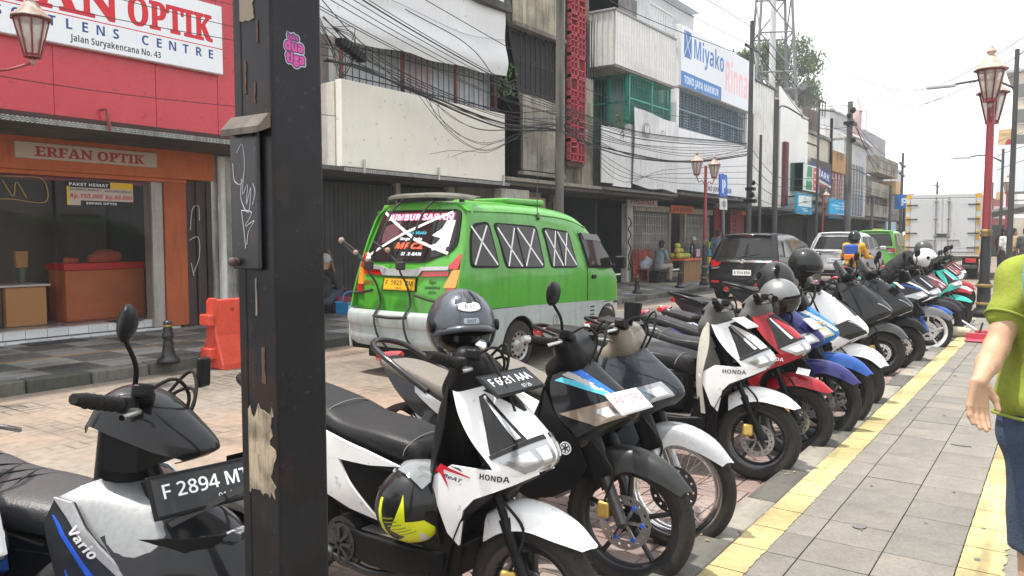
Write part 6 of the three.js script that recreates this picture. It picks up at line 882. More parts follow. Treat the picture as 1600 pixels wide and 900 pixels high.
// ---- generic car for the others
function makeCar(name, label, cat, pos, o) {
  const t = thing(name, label, cat, pos, PI / 2), L = o.L, W = o.W / 2, H = o.H, b = o.belt, g = o.glass ?? 0.2, body = o.paint;
  const st = [
    [[o.r1, H, 0], [o.r1, H - 0.02, W * 0.5], [o.r1 + 0.02, H - 0.09, W * 0.78], [o.r1 - 0.15, (H + b) / 2, W * 0.88], [0.12, b, W * 0.97], [0.06, b - 0.25, W], [0.06, 0.4, W * 0.98], [0.1, 0.28, W * 0.9]],
    [[1.2, H + 0.03, 0], [1.2, H, W * 0.55], [1.2, H - 0.08, W * 0.78], [1.2, (H + b) / 2, W * 0.88], [1.2, b, W * 0.98], [1.2, b - 0.25, W], [1.2, 0.4, W], [1.2, 0.25, W * 0.92]],
    [[2.2, H + 0.01, 0], [2.2, H - 0.02, W * 0.55], [2.2, H - 0.1, W * 0.76], [2.2, (H + b) / 2, W * 0.87], [2.2, b - 0.02, W * 0.98], [2.2, b - 0.27, W], [2.2, 0.4, W], [2.2, 0.25, W * 0.92]],
    [[2.9, H - 0.22, 0], [2.88, H - 0.24, W * 0.5], [2.86, H - 0.3, W * 0.74], [2.9, (H + b) / 2 - 0.1, W * 0.86], [2.95, b - 0.04, W * 0.98], [2.95, b - 0.28, W], [2.95, 0.4, W], [2.95, 0.25, W * 0.92]],
    [[3.5, b, 0], [3.48, b - 0.01, W * 0.5], [3.45, b - 0.03, W * 0.8], [3.45, b - 0.05, W * 0.88], [3.45, b - 0.08, W * 0.96], [3.45, b - 0.3, W], [3.45, 0.4, W], [3.45, 0.25, W * 0.92]],
    [[L - 0.08, b - 0.18, 0], [L - 0.1, b - 0.19, W * 0.5], [L - 0.16, b - 0.21, W * 0.8], [L - 0.2, b - 0.24, W * 0.86], [L - 0.22, b - 0.28, W * 0.9], [L - 0.22, b - 0.4, W * 0.92], [L - 0.2, 0.4, W * 0.9], [L - 0.2, 0.25, W * 0.85]],
    [[L, 0.5, 0], [L - 0.02, 0.5, W * 0.4], [L - 0.1, 0.48, W * 0.7], [L - 0.14, 0.46, W * 0.78], [L - 0.16, 0.44, W * 0.8], [L - 0.17, 0.4, W * 0.82], [L - 0.17, 0.34, W * 0.8], [L - 0.17, 0.25, W * 0.76]],
  ];
  part(t, 'body', [patch(st, { nu: 26, nv: 30, th: 0.02, half: true })], body);
  const rx = (y) => y > b ? 0.1 + (y - b) / (H - b) * (o.r1 - 0.1) : y > 0.6 ? 0.02 + (y - 0.6) * 0.14 : -0.01 + (0.6 - y) * 0.05, hw = (y) => y > b ? W * (0.97 - 0.2 * (y - b) / (H - b)) : W * 0.985;
  const at = (z, y, d) => { const k = Math.abs(z) / hw(y); return [rx(y) - 0.03 + 0.12 * k * k * k - d, y, z]; };
  part(t, 'tailgate', [patch([H - 0.01, H - 0.15, (H + b) / 2, b + 0.02, b - 0.1, b - 0.25, 0.62, 0.5, 0.36, 0.28].map((y) => [0, 0.35, 0.65, 0.88, 1].map((k) => at(k * hw(y), y, 0))), { nu: 20, nv: 22, th: 0.02, half: true })], body);
  const P = roundPoly([[-hw(b) * 0.86, b + 0.05], [hw(b) * 0.86, b + 0.05], [hw(H) * 0.88, H - 0.13], [-hw(H) * 0.88, H - 0.13]], 0.06), lay = (q, th, d, m, nm, par = t) => part(par, nm, laid(q, th, (z, y, e) => at(z, y, d + e)), m);
  lay(P, 0.01, 0.008, M.glassDark, 'rear_window');
  part(t, 'roof_spoiler', [patch([[[o.r1 + 0.1, H + 0.03, 0], [o.r1 + 0.12, H + 0.01, W * 0.6]], [[o.r1 - 0.12, H + 0.0, 0], [o.r1 - 0.08, H - 0.02, W * 0.66]], [[o.r1 - 0.1, H - 0.04, 0], [o.r1 - 0.06, H - 0.06, W * 0.66]]], { nu: 8, nv: 6, th: 0.02, half: true })], o.dark ? M.gloss : body);
  part(t, 'brake_lamp', rbox(0.02, 0.025, 0.3, o.r1 - 0.09, H - 0.035, 0, 0.006), M.redLens);
  for (const s of [1, -1]) {
    lay([[s * W * 0.6, b - 0.05], [s * W * 0.97, b - 0.02], [s * W * 0.98, b - 0.2], [s * W * 0.72, b - 0.16]], 0.02, 0.012, M.redLens, 'tail_lamp');
    lay([[s * W * 0.66, b - 0.17], [s * W * 0.96, b - 0.21], [s * W * 0.94, b - 0.25], [s * W * 0.7, b - 0.22]], 0.014, 0.01, M.lens, 'reverse_lamp');
    lay([[s * W * 0.66, 0.42], [s * W * 0.92, 0.42], [s * W * 0.92, 0.47], [s * W * 0.66, 0.47]], 0.012, 0.012, M.redLens, 'reflector');
    const gl = [[0.55, b + 0.05], [2.7, b + 0.02], [3.1, b + 0.02], [2.6, H - 0.22], [2.1, H - 0.14], [o.r1 + 0.3, H - 0.14]], sideW = (y) => W * (0.985 - 0.135 * Math.min(1.2, (y - b) / (H - b) * 1.4));
    part(t, 'side_window', laid(roundPoly(gl, 0.05), 0.02, (x, y, z) => [x, y, s * (sideW(y) + 0.004 + z)]), M.glassDark);
    part(t, 'window_pillar', [1.25, 2.15].map((x) => laid([[x, b + 0.04], [x + 0.08, b + 0.04], [x + 0.03, H - 0.15], [x - 0.05, H - 0.15]], 0.022, (u, y, z) => [u, y, s * (sideW(y) + 0.006 + z)])), body);
    part(t, 'wheel_arch', [0.82, L - 0.85].map((x) => cylZ(0.36, 0.02, x, 0.32, s * (W + 0.002), 28)), M.iron);
    part(t, 'mirror', rbox(0.12, 0.14, 0.2, 2.95, b + 0.06, s * (W + 0.1), 0.04), body); part(t, 'door_handle', [1.3, 2.2].map((x) => rbox(0.16, 0.03, 0.03, x, b - 0.12, s * (W + 0.012), 0.01)), o.chrome ? M.chrome : body);
    carWheel(t, 0.82, s * (W - 0.1), 0.31, 0.19, true, 'alloy'); carWheel(t, L - 0.85, s * (W - 0.1), 0.31, 0.19, true, 'alloy');
    if (o.rails) part(t, 'roof_rail', tube([[0.7, H + 0.0, s * W * 0.68], [1, H + 0.05, s * W * 0.68], [2, H + 0.04, s * W * 0.68], [2.4, H - 0.02, s * W * 0.68]], 0.018, 20), M.dark);
  }
  lay([[-W * 0.8, b - 0.07], [W * 0.8, b - 0.07], [W * 0.78, b - 0.02], [-W * 0.78, b - 0.02]], 0.024, 0.014, o.chrome ? M.chrome : M.gloss, 'trim_bar');
  lay([[-W * 0.95, 0.3], [W * 0.95, 0.3], [W * 0.9, 0.42], [-W * 0.9, 0.42]], 0.02, 0.01, M.plastic, 'lower_bumper');
  part(t, 'badge', [new THREE.TorusGeometry(0.055, 0.009, 6, 20).rotateY(PI / 2).scale(1, 0.75, 1).translate(rx(b - 0.05) - 0.066, b - 0.05, 0), new THREE.TorusGeometry(0.03, 0.007, 6, 16).rotateY(PI / 2).scale(1, 1.2, 0.7).translate(rx(b - 0.05) - 0.066, b - 0.05, 0)], M.chrome);
  part(t, 'wiper', [rod([rx(b) - 0.06, b + 0.06, 0], [rx(b) - 0.045, b + 0.12, W * 0.5], 0.012)], M.rubber);
  const np = lay([[-0.22, b - 0.38], [0.22, b - 0.38], [0.22, b - 0.24], [-0.22, b - 0.24]], 0.02, 0.008, M.plastic, 'number_plate');
  { const q = new THREE.PlaneGeometry(0.43, 0.13).rotateY(-PI / 2).translate(rx(b - 0.31) - 0.058, b - 0.31, 0); part(np, 'plate_print', q, print(256, 76, (x) => { x.fillStyle = o.plateBg ?? '#e4e5e6'; x.fillRect(0, 0, 256, 76); words(x, o.plate, 128, 40, 50, 'sans-serif', '#1c1c20', { fit: 225 }); }), null, true); }
  part(t, 'underbody', [rb(0.15, L - 0.2, 0.2, 0.5, -W * 0.75, W * 0.75)], M.iron);
  return t;
}
makeCar('black_car', 'black people carrier with white number plate ahead of the minibus', 'car', [-6.14, 0, -18.05], { L: 4.3, W: 1.66, H: 1.56, belt: 0.98, r1: 0.42, paint: paint(C(0.012, 0.012, 0.014)), dark: true, chrome: true, rails: false, plate: 'B 3514 BZM' });
makeCar('silver_car', 'silver people carrier ahead of the black car', 'car', [-6.2, 0, -27.2], { L: 4.3, W: 1.68, H: 1.64, belt: 1.05, r1: 0.42, paint: M.silver, chrome: true, plate: 'B 1816 TKR' });
{ const c = makeCar('green_minibus', 'light green minibus waiting ahead of the silver car', 'minibus', [-6.1, 0, -33], { L: 3.9, W: 1.55, H: 1.74, belt: 1.1, r1: 0.35, paint: paint(C(0.11, 0.38, 0.06)), plate: 'F 1977 BK', plateBg: '#dba710' }); }
makeCar('white_van', 'white van in the far lane beside the truck', 'van', [-5.7, 0, -41], { L: 4.2, W: 1.75, H: 1.75, belt: 1.1, r1: 0.3, paint: M.white, plate: 'B 9024 KC' });
// ---- box truck
{
  const t = thing('box_truck', 'white box truck seen from behind with closed rear doors', 'truck', [-3.62, 0, -31.6], PI / 2), w = std(C(0.5, 0.515, 0.53), 0.5, { map: tClean }), yel = std(C(0.75, 0.42, 0.04), 0.5, { map: tGrime });
  part(t, 'cargo_box', [bb(0.05, 5.2, 0.95, 2.97, -1.14, 1.14)], w);
  part(t, 'frame', [rb(-0.02, 0.06, 0.82, 2.98, -1.17, -1.03), rb(-0.02, 0.06, 0.82, 2.98, 1.03, 1.17), rb(-0.01, 0.06, 0.82, 0.95, -1.03, 1.03)], std(C(0.6, 0.6, 0.58), 0.5, { map: tGrime })); part(t, 'top_frame', rb(-0.02, 0.06, 2.86, 3.0, -1.0, 1.0), w); part(t, 'corner_cap', [rb(-0.022, 0.3, 2.84, 3.01, -1.17, -1.0), rb(-0.022, 0.3, 2.84, 3.01, 1.0, 1.17)], yel);
  const str = []; for (const s of [-1, 1]) for (let i = 0; i < 4; i++) str.push(rb(-0.028, -0.018, 0.9 + i * 0.5, 1.22 + i * 0.5, s * 1.1 - 0.05, s * 1.1 + 0.05)); part(t, 'warning_strip', str, yel);
  for (const s of [-1, 1]) { const d = part(t, 'rear_door', rb(-0.03, 0.05, 0.97, 2.84, s * 0.015, s * 1.02, 0.015), w); part(d, 'door_panel', [rb(-0.036, -0.03, 1.1, 2.72, s * 0.3, s * 0.95, 0.004)], w); part(d, 'lock_bar', [rod([-0.06, 0.85, s * 0.2], [-0.06, 2.9, s * 0.2], 0.018), rod([-0.06, 1.4, s * 0.2], [-0.06, 1.4, s * 0.55], 0.02), ...[0.9, 1.5, 2.1, 2.7].map((y) => rb(-0.08, -0.03, y, y + 0.07, s * 0.15, s * 0.25))], std(C(0.25, 0.24, 0.23), 0.5, { metalness: 0.5 })); for (let i = 0; i < 4; i++) part(d, 'hinge', [rb(-0.055, -0.03, 1.1 + i * 0.5, 1.15 + i * 0.5, s * 0.78, s * 1.15), cylX(0.03, 0.02, -0.05, 1.125 + i * 0.5, s * 1.04)], M.dark); }
  part(t, 'lock_plate', rb(-0.06, -0.03, 1.48, 1.62, -0.22, 0.22), M.dark); part(t, 'seal', rb(-0.035, -0.028, 0.98, 2.83, -0.02, 0.02, 0.002), M.silver);
  part(t, 'bumper', [rb(-0.1, 0.0, 0.4, 0.52, -1.1, 1.1), rb(0.1, 5, 0.6, 0.82, -0.4, 0.4)], M.dark);
  for (const s of [-1, 1]) { part(t, 'tail_lamp', rb(-0.04, 0, 0.6, 0.75, s * 0.75, s * 1.08), M.redLens); part(t, 'mud_flap', rb(0.6, 0.62, 0.2, 0.75, s * 0.6, s * 1.1), M.rubber); carWheel(t, 1.2, s * 0.9, 0.38, 0.3); carWheel(t, 5.7, s * 0.95, 0.38, 0.22); }
  part(t, 'cab', [rb(5.3, 6.9, 0.6, 2.3, -1.0, 1.0, 0.15)], paint(C(0.6, 0.4, 0.03))); part(t, 'cab_window', rb(5.6, 6.5, 1.5, 2.1, -1.01, 1.01, 0.05), M.glassDark);
}

function wrinkle(g, amp, f, k = 1) { const p = g.attributes.position, n = g.attributes.normal; for (let i = 0; i < p.count; i++) { const x = p.getX(i), y = p.getY(i), z = p.getZ(i), w = amp * (Math.sin((y * 1.0 + x * 0.55 * k + 0.35 * z) * f + 2.2 * Math.sin(x * 9 + z * 7)) * 0.6 + Math.sin((y * 0.8 - x * 0.9) * f * 1.7 + 1.5 * Math.sin(z * 11)) * 0.4) * (0.3 + 0.7 * fbm(x * 0.9 + 5, y * 0.9 + z * 0.4 + 5, 8, 2, 77)); p.setXYZ(i, x + n.getX(i) * w, y + n.getY(i) * w, z + n.getZ(i) * w); } g.computeVertexNormals(); return g; }
// ================================================================ SCOOTERS AND MOTORCYCLES (forward +x, right side +z, front wheel stands on the origin)
const store = new Map();
const cached = (key, fn) => { if (!store.has(key)) { const g = merge(fn()); g.userData.done = true; store.set(key, g); } return store.get(key); };
function axisTurn(g, a, rake, px, py) { // steer about the inclined head axis through (px, py)
  const ax = V(-Math.sin(rake), Math.cos(rake), 0).normalize();
  return g.applyMatrix4(new THREE.Matrix4().makeTranslation(px, py, 0).multiply(new THREE.Matrix4().makeRotationAxis(ax, a)).multiply(new THREE.Matrix4().makeTranslation(-px, -py, 0)));
}
function onSide(poly, zf, t = 0.006, s = 1) { return laid(poly, t, (x, y, z) => [x, y, s * (zf(x, y) + z)]); }
const bothSides = (poly, zf, t) => [onSide(poly, zf, t, 1), onSide(poly, zf, t, -1)];
function printOn(parent, name, x0, x1, y0, y1, map, w, h, draw, o = {}) { // a flat print laid on a curved flank
  const g = new THREE.PlaneGeometry(1, 1, 10, 4), p = g.attributes.position; for (let i = 0; i < p.count; i++) { const u = p.getX(i) + 0.5, v = p.getY(i) + 0.5; p.setXYZ(i, ...map(x0 + (x1 - x0) * u, y0 + (y1 - y0) * v)); } g.computeVertexNormals();
  return part(parent, name, g, std(0xffffff, 0.5, { transparent: true, alphaTest: 0.35, map: canvasTex(w, h, (x) => { x.clearRect(0, 0, w, h); draw(x, w, h); }), ...o }), null, true);
}
function bikeWheel(t, name, key, x, r, w, o) {
  const g = new THREE.Group(); g.name = name; g.position.set(x, r, 0); g.rotation.y = o.turn ?? 0; t.add(g);
  part(g, 'tyre', cached(key + 'tyre', () => {
    const pr = []; for (let i = 0; i <= 14; i++) { const a = -PI * 0.62 + i / 14 * PI * 1.24; pr.push([r - w * 0.42 + Math.cos(a) * w * 0.42, Math.sin(a) * w * 0.5]); }
    const g2 = [lathe([[r - w * 0.85, -w * 0.38], ...pr, [r - w * 0.85, w * 0.38]], 56).rotateX(PI / 2)];
    for (let i = 0; i < 56; i++) for (const s of [-1, 1]) g2.push(box(w * 0.05, w * 0.03, w * 0.42, 0, r - 0.0012 - w * 0.07, 0).rotateY(s * 0.8).translate(0, 0, s * w * 0.27).rotateX(s * 0.45 * 0).rotateZ(i / 56 * 2 * PI + s * 0.03));
    return g2; }), M.tyre);
  const R = r - w * 0.8;
  part(g, 'rim', cached(key + 'rim' + (o.spokes ?? 'cast'), () => {
    const q = [lathe([[R - 0.035, -0.012], [R - 0.02, -w * 0.34], [R + 0.004, -w * 0.42], [R + 0.012, -w * 0.38], [R - 0.004, -w * 0.2], [R - 0.004, w * 0.2], [R + 0.012, w * 0.38], [R + 0.004, w * 0.42], [R - 0.02, w * 0.34], [R - 0.035, 0.012], [R - 0.035, -0.012]], 48).rotateX(PI / 2), cylZ(0.034, w * 0.9, 0, 0, 0, 18), cylZ(0.05, 0.03, 0, 0, 0, 18)];
    if (o.spokes === 'wire') for (let i = 0; i < 36; i++) { const a = i / 36 * 2 * PI, b = a + (i % 4 < 2 ? 0.5 : -0.5), s = i % 2 ? 1 : -1; q.push(rod([0.04 * Math.cos(b), 0.04 * Math.sin(b), s * 0.028], [(R - 0.02) * Math.cos(a), (R - 0.02) * Math.sin(a), 0], 0.0016, 0.0016, 4)); }
    else { const n = o.n ?? 5; for (let i = 0; i < n; i++) for (const s of o.split ? [-1, 1] : [0]) q.push(loft([[0.03, 0, 0.02, 0.02, 0.015, 3], [R * 0.5, s * R * 0.06, 0.011, 0.011, 0.012, 3], [R * 0.8, s * R * 0.13, 0.011, 0.011, 0.01, 3], [R - 0.01, s * R * 0.2, 0.016, 0.016, 0.012, 3]], { n: 8, m: 2 }).rotateZ(i / n * 2 * PI + 0.3)); }
    return q; }), o.rim ?? M.rim);
  if (o.disc) {
    const s = o.disc; part(g, 'brake_disc', cached(key + 'disc' + s, () => {
      const sh = new THREE.Shape(); const rd = r * 0.4; sh.absarc(0, 0, rd, 0, 2 * PI); const h = new THREE.Path(); h.absarc(0, 0, rd * 0.66, 0, 2 * PI, true); sh.holes.push(h);
      for (let i = 0; i < 14; i++) { const a = i / 14 * 2 * PI, k = new THREE.Path(); k.absarc(rd * 0.83 * Math.cos(a), rd * 0.83 * Math.sin(a), rd * 0.055, 0, 2 * PI, true); sh.holes.push(k); }
      const e = new THREE.ExtrudeGeometry(sh, { depth: 0.004, bevelEnabled: false, curveSegments: 20 }).translate(0, 0, s * 0.048);
      const q = [e]; for (let i = 0; i < 6; i++) q.push(box(rd * 0.75, rd * 0.12, 0.006, rd * 0.36, 0, s * 0.046).rotateZ(i / 6 * 2 * PI)); return q; }), o.discMat ?? M.steel);
    if (o.bolts) part(g, 'disc_bolts', Array.from({ length: 6 }, (_, i) => cylZ(0.009, 0.012, r * 0.27 * Math.cos(i / 6 * 2 * PI), r * 0.27 * Math.sin(i / 6 * 2 * PI), s * 0.054, 8)), paint(C(0.02, 0.1, 0.5)));
  }
  return g;
}
function plateOf(t, P, text, sub, bg, fg, c, tilt, turn = 0) { // tilt: how far the plate leans back from upright
  const T = (g) => g.rotateX(0).applyMatrix4(new THREE.Matrix4().makeTranslation(...c).multiply(new THREE.Matrix4().makeRotationY(PI / 2 + turn)).multiply(new THREE.Matrix4().makeRotationX(-tilt)));
  const p = part(t, 'number_plate', T(mergeGeometries([clean(rbox(0.3, 0.115, 0.008, 0, 0, 0, 0.01, 2)), clean(box(0.27, 0.003, 0.004, 0, 0.05, 0.005)), clean(box(0.27, 0.003, 0.004, 0, -0.05, 0.005))])), bg === '#15171a' ? M.plastic : std(C(0.6), 0.6));
  part(p, 'plate_print', T(new THREE.PlaneGeometry(0.28, 0.098).translate(0, 0, 0.0055)), print(420, 147, (x, w, h) => { x.fillStyle = bg; x.fillRect(0, 0, w, h); words(x, text, w * 0.5, h * 0.4, 74, 'sans-serif', fg, { fit: w * 0.86, style: '' , stroke: fg, lw: 2 }); words(x, sub, w * 0.68, h * 0.84, 34, 'sans-serif', fg, { style: '' }); }, { rough: 0.6 }), null, true);
}
// a strip lying on a shell that was given by rows from the middle to the side: from row va to vb, between the shares ua..ub (at va) and uc..ud (at vb)
function band(rows, va, vb, [ua, ub], [uc, ud], lift = 0.004, th = 0.006, n = 6) {
  const R = rows.map((r) => { const f = [...r.slice().reverse().map((p) => [p[0], p[1], -p[2]]), ...r.slice(1)]; return new THREE.CatmullRomCurve3(f.map((p) => V(...p)), false, 'centripetal'); });
  const at = (v, u) => { const c = new THREE.CatmullRomCurve3(R.map((k) => k.getPoint(0.5 + u / 2)), false, 'centripetal'); return c.getPoint(v / (rows.length - 1)); };
  const out = []; for (let i = 0; i <= n; i++) { const t = i / n, v = va + (vb - va) * t, a = ua + (uc - ua) * t, b = ub + (ud - ub) * t, row = []; for (let j = 0; j <= 6; j++) { const u = a + (b - a) * j / 6, p = at(v, u), q = at(Math.min(rows.length - 1, v + 0.05), u).sub(at(Math.max(0, v - 0.05), u)), w = at(v, Math.min(1, u + 0.03)).sub(at(v, Math.max(-1, u - 0.03))), N = w.cross(q).normalize(); if (N.x + N.y < 0) N.negate(); row.push([p.x + N.x * lift, p.y + N.y * lift, p.z + N.z * lift]); } out.push(row); }
  return patch(out, { nu: 8, nv: 10, th });
}
const slim = (k) => (rows) => rows.map((r) => r.map(([x, y, z]) => [x, y, z * k]));
const seatLoft = (st) => loft(st, { n: 24, m: 5 });
const mirrorGeo = (key, pts, head, s) => cached(key, () => [tube(pts, 0.007, 14, 6), ...head]);

function makeBike(o) {
  const st = o.style, K = st + '|', c = o.c, lean = o.lean ?? -0.06, turn = o.turn ?? 0.16;
  const t = thing(o.name ?? (st === 'under' ? 'motorcycle' : 'scooter'), o.label, st === 'under' ? 'motorcycle' : 'scooter', [o.pos[0], o.y ?? 0.004, o.pos[1]], o.yaw ?? 0);
  t.rotation.x = lean;
  const r = st === 'under' ? 0.287 : st === 'maxi' ? 0.245 : 0.252, w = st === 'maxi' ? 0.115 : st === 'under' ? 0.078 : 0.088, wb = st === 'under' ? 1.23 : st === 'maxi' ? 1.34 : 1.25, rake = 0.44;
  const S = (g) => axisTurn(g, turn, rake, 0, r), ALT = /^(side_(?!stand)|lower_shield|blue_streak|flank)/, HALF = /^(fork|bar_end|brake_lever|grip|foot_peg|switchgear|rear_shock|floor_mat|fork_cover)$/;
  const P = (name, fn, mat, parent = t, key = name, label) => { // mirrored pieces become one part on each side
    if (o.skip?.includes(name)) return null;
    const mode = ALT.test(name) ? 1 : HALF.test(name) ? 2 : 0; if (!mode) return part(parent, name, cached(K + key, fn), mat, label);
    let a; const get = () => a ??= fn().flat(9);
    for (const s of [0, 1]) part(parent, name, cached(K + key + '|' + s, () => get().filter((_, i) => mode === 1 ? i % 2 === s : (i < a.length / 2) === (s === 0))), mat, label);
  };
  // wheels
  bikeWheel(t, 'front_wheel', K + 'f', 0, r, w, { turn, rim: c.rim ?? M.rim, spokes: o.spokes, disc: o.disc ?? 1, n: o.n ?? 5, split: o.split, discMat: c.disc, bolts: o.bolts });
  bikeWheel(t, 'rear_wheel', K + 'r', -wb, r, w * 1.15, { rim: c.rim ?? M.rim, spokes: o.spokes, disc: o.rearDisc, n: 5, split: o.split });
  const sm = M.dark, pl = M.plastic;
  // fork
  P('fork', () => [1, -1].flatMap((s) => [S(rod([0.0, r, s * 0.082], [-0.115, r + 0.25, s * 0.082], 0.026, 0.023, 12)), S(rod([-0.1, r + 0.22, s * 0.082], [-0.26, r + 0.56, s * 0.08], 0.015, 0.015, 10)), S(cylZ(0.02, 0.03, 0, r, s * 0.085, 10))]), c.fork ?? M.iron);
  P('fork_stem', () => [S(rod([-0.16, r + 0.36, 0], [-0.36, r + 0.78, 0], 0.025)), S(rod([-0.19, r + 0.42, -0.1], [-0.19, r + 0.42, 0.1], 0.022))], M.iron);
  P('caliper', () => S(rbox(0.06, 0.075, 0.05, -0.085, r + 0.045, 0.075, 0.015)), c.caliper ?? M.gold);
  P('brake_hose', () => S(tube([[-0.08, r + 0.08, 0.09], [-0.04, r + 0.22, 0.12], [-0.14, r + 0.34, 0.12], [-0.24, r + 0.55, 0.09]], 0.006, 24, 5)), M.rubber);
  // engine, stand, rear
  P('rear_shock', () => [1, -1].flatMap((s) => [rod([-wb + 0.02, r + 0.02, s * 0.12], [-wb + 0.16, 0.62, s * 0.12], 0.012), ...Array.from({ length: 9 }, (_, i) => new THREE.TorusGeometry(0.026, 0.005, 5, 12).rotateX(PI / 2).rotateZ(-0.38).translate(-wb + 0.035 + i * 0.012, r + 0.08 + i * 0.03, s * 0.12))]), o.shock ?? M.dark);
  P('side_stand', () => rod([-0.7, 0.25, -0.14], [-0.6, 0.01, -0.27], 0.011), M.dark);
  P('muffler', () => [loft([[-wb + 0.42, 0.25, 0.03, 0.03, 0.03, 2], [-wb + 0.2, 0.28, 0.05, 0.05, 0.045, 2], [-wb - 0.25, 0.37, 0.06, 0.06, 0.055, 2], [-wb - 0.32, 0.385, 0.03, 0.03, 0.03, 2]], { n: 16, m: 3 }).translate(0, 0, 0.17), tube([[-wb + 0.4, 0.25, 0.17], [-wb + 0.6, 0.2, 0.12], [-0.5, 0.24, 0.06], [-0.42, 0.36, 0.03]], 0.017, 20, 8)], M.dark);
  P('rear_fender', () => patch([[[-wb + 0.22, r + 0.22, 0], [-wb + 0.22, r + 0.2, 0.075]], [[-wb, r + 0.36, 0], [-wb, r + 0.33, 0.085]], [[-wb - 0.22, r + 0.28, 0], [-wb - 0.22, r + 0.26, 0.085]], [[-wb - 0.38, r + 0.05, 0], [-wb - 0.37, r + 0.05, 0.075]]], { nu: 8, nv: 12, half: true }), pl);
  P('brake_lever', () => [1, -1].map((s) => S(tube([[-0.3, 1.0 + r - 0.25, s * 0.17], [-0.25, 1.0 + r - 0.25, s * 0.24], [-0.26, 0.985 + r - 0.25, s * 0.35]], 0.008, 12, 6))), M.steel);
  const gy = (st === 'under' ? 1.03 : st === 'maxi' ? 1.05 : 1.02);
  P('master_cylinder', () => S(rbox(0.05, 0.04, 0.055, -0.265, gy + 0.035, 0.16, 0.012)), pl);
  P('grip', () => [1, -1].flatMap((s) => [S(rod([-0.31, gy, s * 0.2], [-0.36, gy + 0.01, s * 0.325], 0.018, 0.018, 12)), ...[0, 1, 2, 3, 4].map((i) => S(new THREE.TorusGeometry(0.018, 0.003, 5, 12).rotateY(-s * 0.38).translate(-0.32 - i * 0.009, gy + 0.002 * i, s * (0.225 + i * 0.022)))), S(rod([-0.29, gy, s * 0.13], [-0.31, gy, s * 0.2], 0.013))]), M.rubber);
  P('bar_end', () => [1, -1].map((s) => S(rod([-0.36, gy + 0.01, s * 0.325], [-0.372, gy + 0.012, s * 0.352], 0.018, 0.014, 12))), o.barEnd ?? M.rubber);
  P('switchgear', () => [1, -1].flatMap((s) => [S(rbox(0.05, 0.05, 0.06, -0.3, gy, s * 0.165, 0.014)), S(rbox(0.05, 0.035, 0.05, -0.27, gy + 0.02, s * 0.12, 0.012)), S(ball(0.012, -0.325, gy + 0.005, s * 0.16))]), pl);
  P('control_cable', () => [[0.15, 0.07], [-0.15, 0.1], [-0.13, 0.05]].map(([a, h]) => S(tube([[-0.29, gy + 0.01, a], [-0.2, gy + h, a * 0.7], [-0.17, gy + h * 0.3, a * 0.3], [-0.22, gy - 0.12, a * 0.2]], 0.0055, 20, 5))), M.rubber);
  const mir = (s, big = 1) => P('mirror', () => [S(tube([[-0.29, gy + 0.02, s * 0.15], [-0.28, gy + 0.1, s * 0.19], [-0.3, gy + 0.17, s * 0.24]], 0.007, 12, 6)), S(loft([[-0.012, 0, 0.03, 0.03, 0.045, 2.6], [0.004, 0, 0.05, 0.055, 0.075, 2.8], [0.024, 0, 0.035, 0.04, 0.055, 2.4], [0.032, 0, 0.012, 0.012, 0.02, 2]], { n: 20, m: 3 }).scale(1, 1, 0.85).rotateZ(-0.1).rotateY(s * 0.15).translate(-0.3, gy + 0.21, s * 0.25))], pl, t, 'mirror' + s);
  if (o.mirrors !== 0) { mir(1); if (o.mirrors !== 1) mir(-1); }

  if (st === 'scoot') {
    P('front_fender', () => patch([[[0.235, 0.5, 0], [0.225, 0.5, 0.03], [0.205, 0.49, 0.05]], [[0.15, 0.565, 0], [0.14, 0.55, 0.055], [0.11, 0.51, 0.085]], [[0.03, 0.6, 0], [0.02, 0.585, 0.065], [0.0, 0.525, 0.1]], [[-0.09, 0.6, 0], [-0.1, 0.58, 0.065], [-0.1, 0.5, 0.105]], [[-0.19, 0.545, 0], [-0.19, 0.53, 0.055], [-0.18, 0.45, 0.095]]], { nu: 16, nv: 16, th: 0.005, half: true }).scale(1, 1, 0.8).translate(0.01, -0.03, 0), c.fender);
    const CR = slim(0.86)([[[-0.2, 1.005, 0], [-0.23, 0.99, 0.065], [-0.285, 0.95, 0.125]], [[-0.12, 0.945, 0], [-0.15, 0.93, 0.08], [-0.24, 0.87, 0.15]], [[-0.02, 0.87, 0], [-0.05, 0.855, 0.085], [-0.165, 0.785, 0.168]], [[0.065, 0.79, 0], [0.04, 0.78, 0.075], [-0.09, 0.715, 0.165]], [[0.085, 0.745, 0], [0.06, 0.73, 0.07], [-0.07, 0.672, 0.155]], [[0.06, 0.705, 0], [0.03, 0.69, 0.06], [-0.07, 0.64, 0.14]]]);
    P('front_cowl', () => patch(CR, { nu: 26, nv: 24, th: 0.006, half: true }), c.main);
    P('cowl_crease', () => [band(CR, 0.6, 1.75, [-0.5, 0.5], [-0.06, 0.06], 0.003)], c.crease ?? pl);
    for (const s of [1, -1]) { const F = (g) => s > 0 ? g : mirrorZ(g);
      P('daytime_lamp', () => F(band(CR, 0.75, 2.6, [0.5, 0.62], [0.5, 0.93], 0.003)), M.glassDark, t, 'drl' + s);
      P('daytime_strip', () => F(band(CR, 0.85, 2.5, [0.53, 0.57], [0.55, 0.62], 0.006, 0.004)), M.chrome, t, 'drs' + s);
      P('headlight', () => F(band(CR, 2.75, 4.3, [0.1, 0.93], [0.06, 0.7], 0.004, 0.008)), M.lens, t, 'hl' + s);
      P('headlight_reflector', () => [F(band(CR, 3.0, 3.9, [0.22, 0.5], [0.2, 0.42], 0.007, 0.004)), F(band(CR, 3.0, 3.75, [0.58, 0.82], [0.52, 0.7], 0.007, 0.004))], M.chrome, t, 'hr' + s);
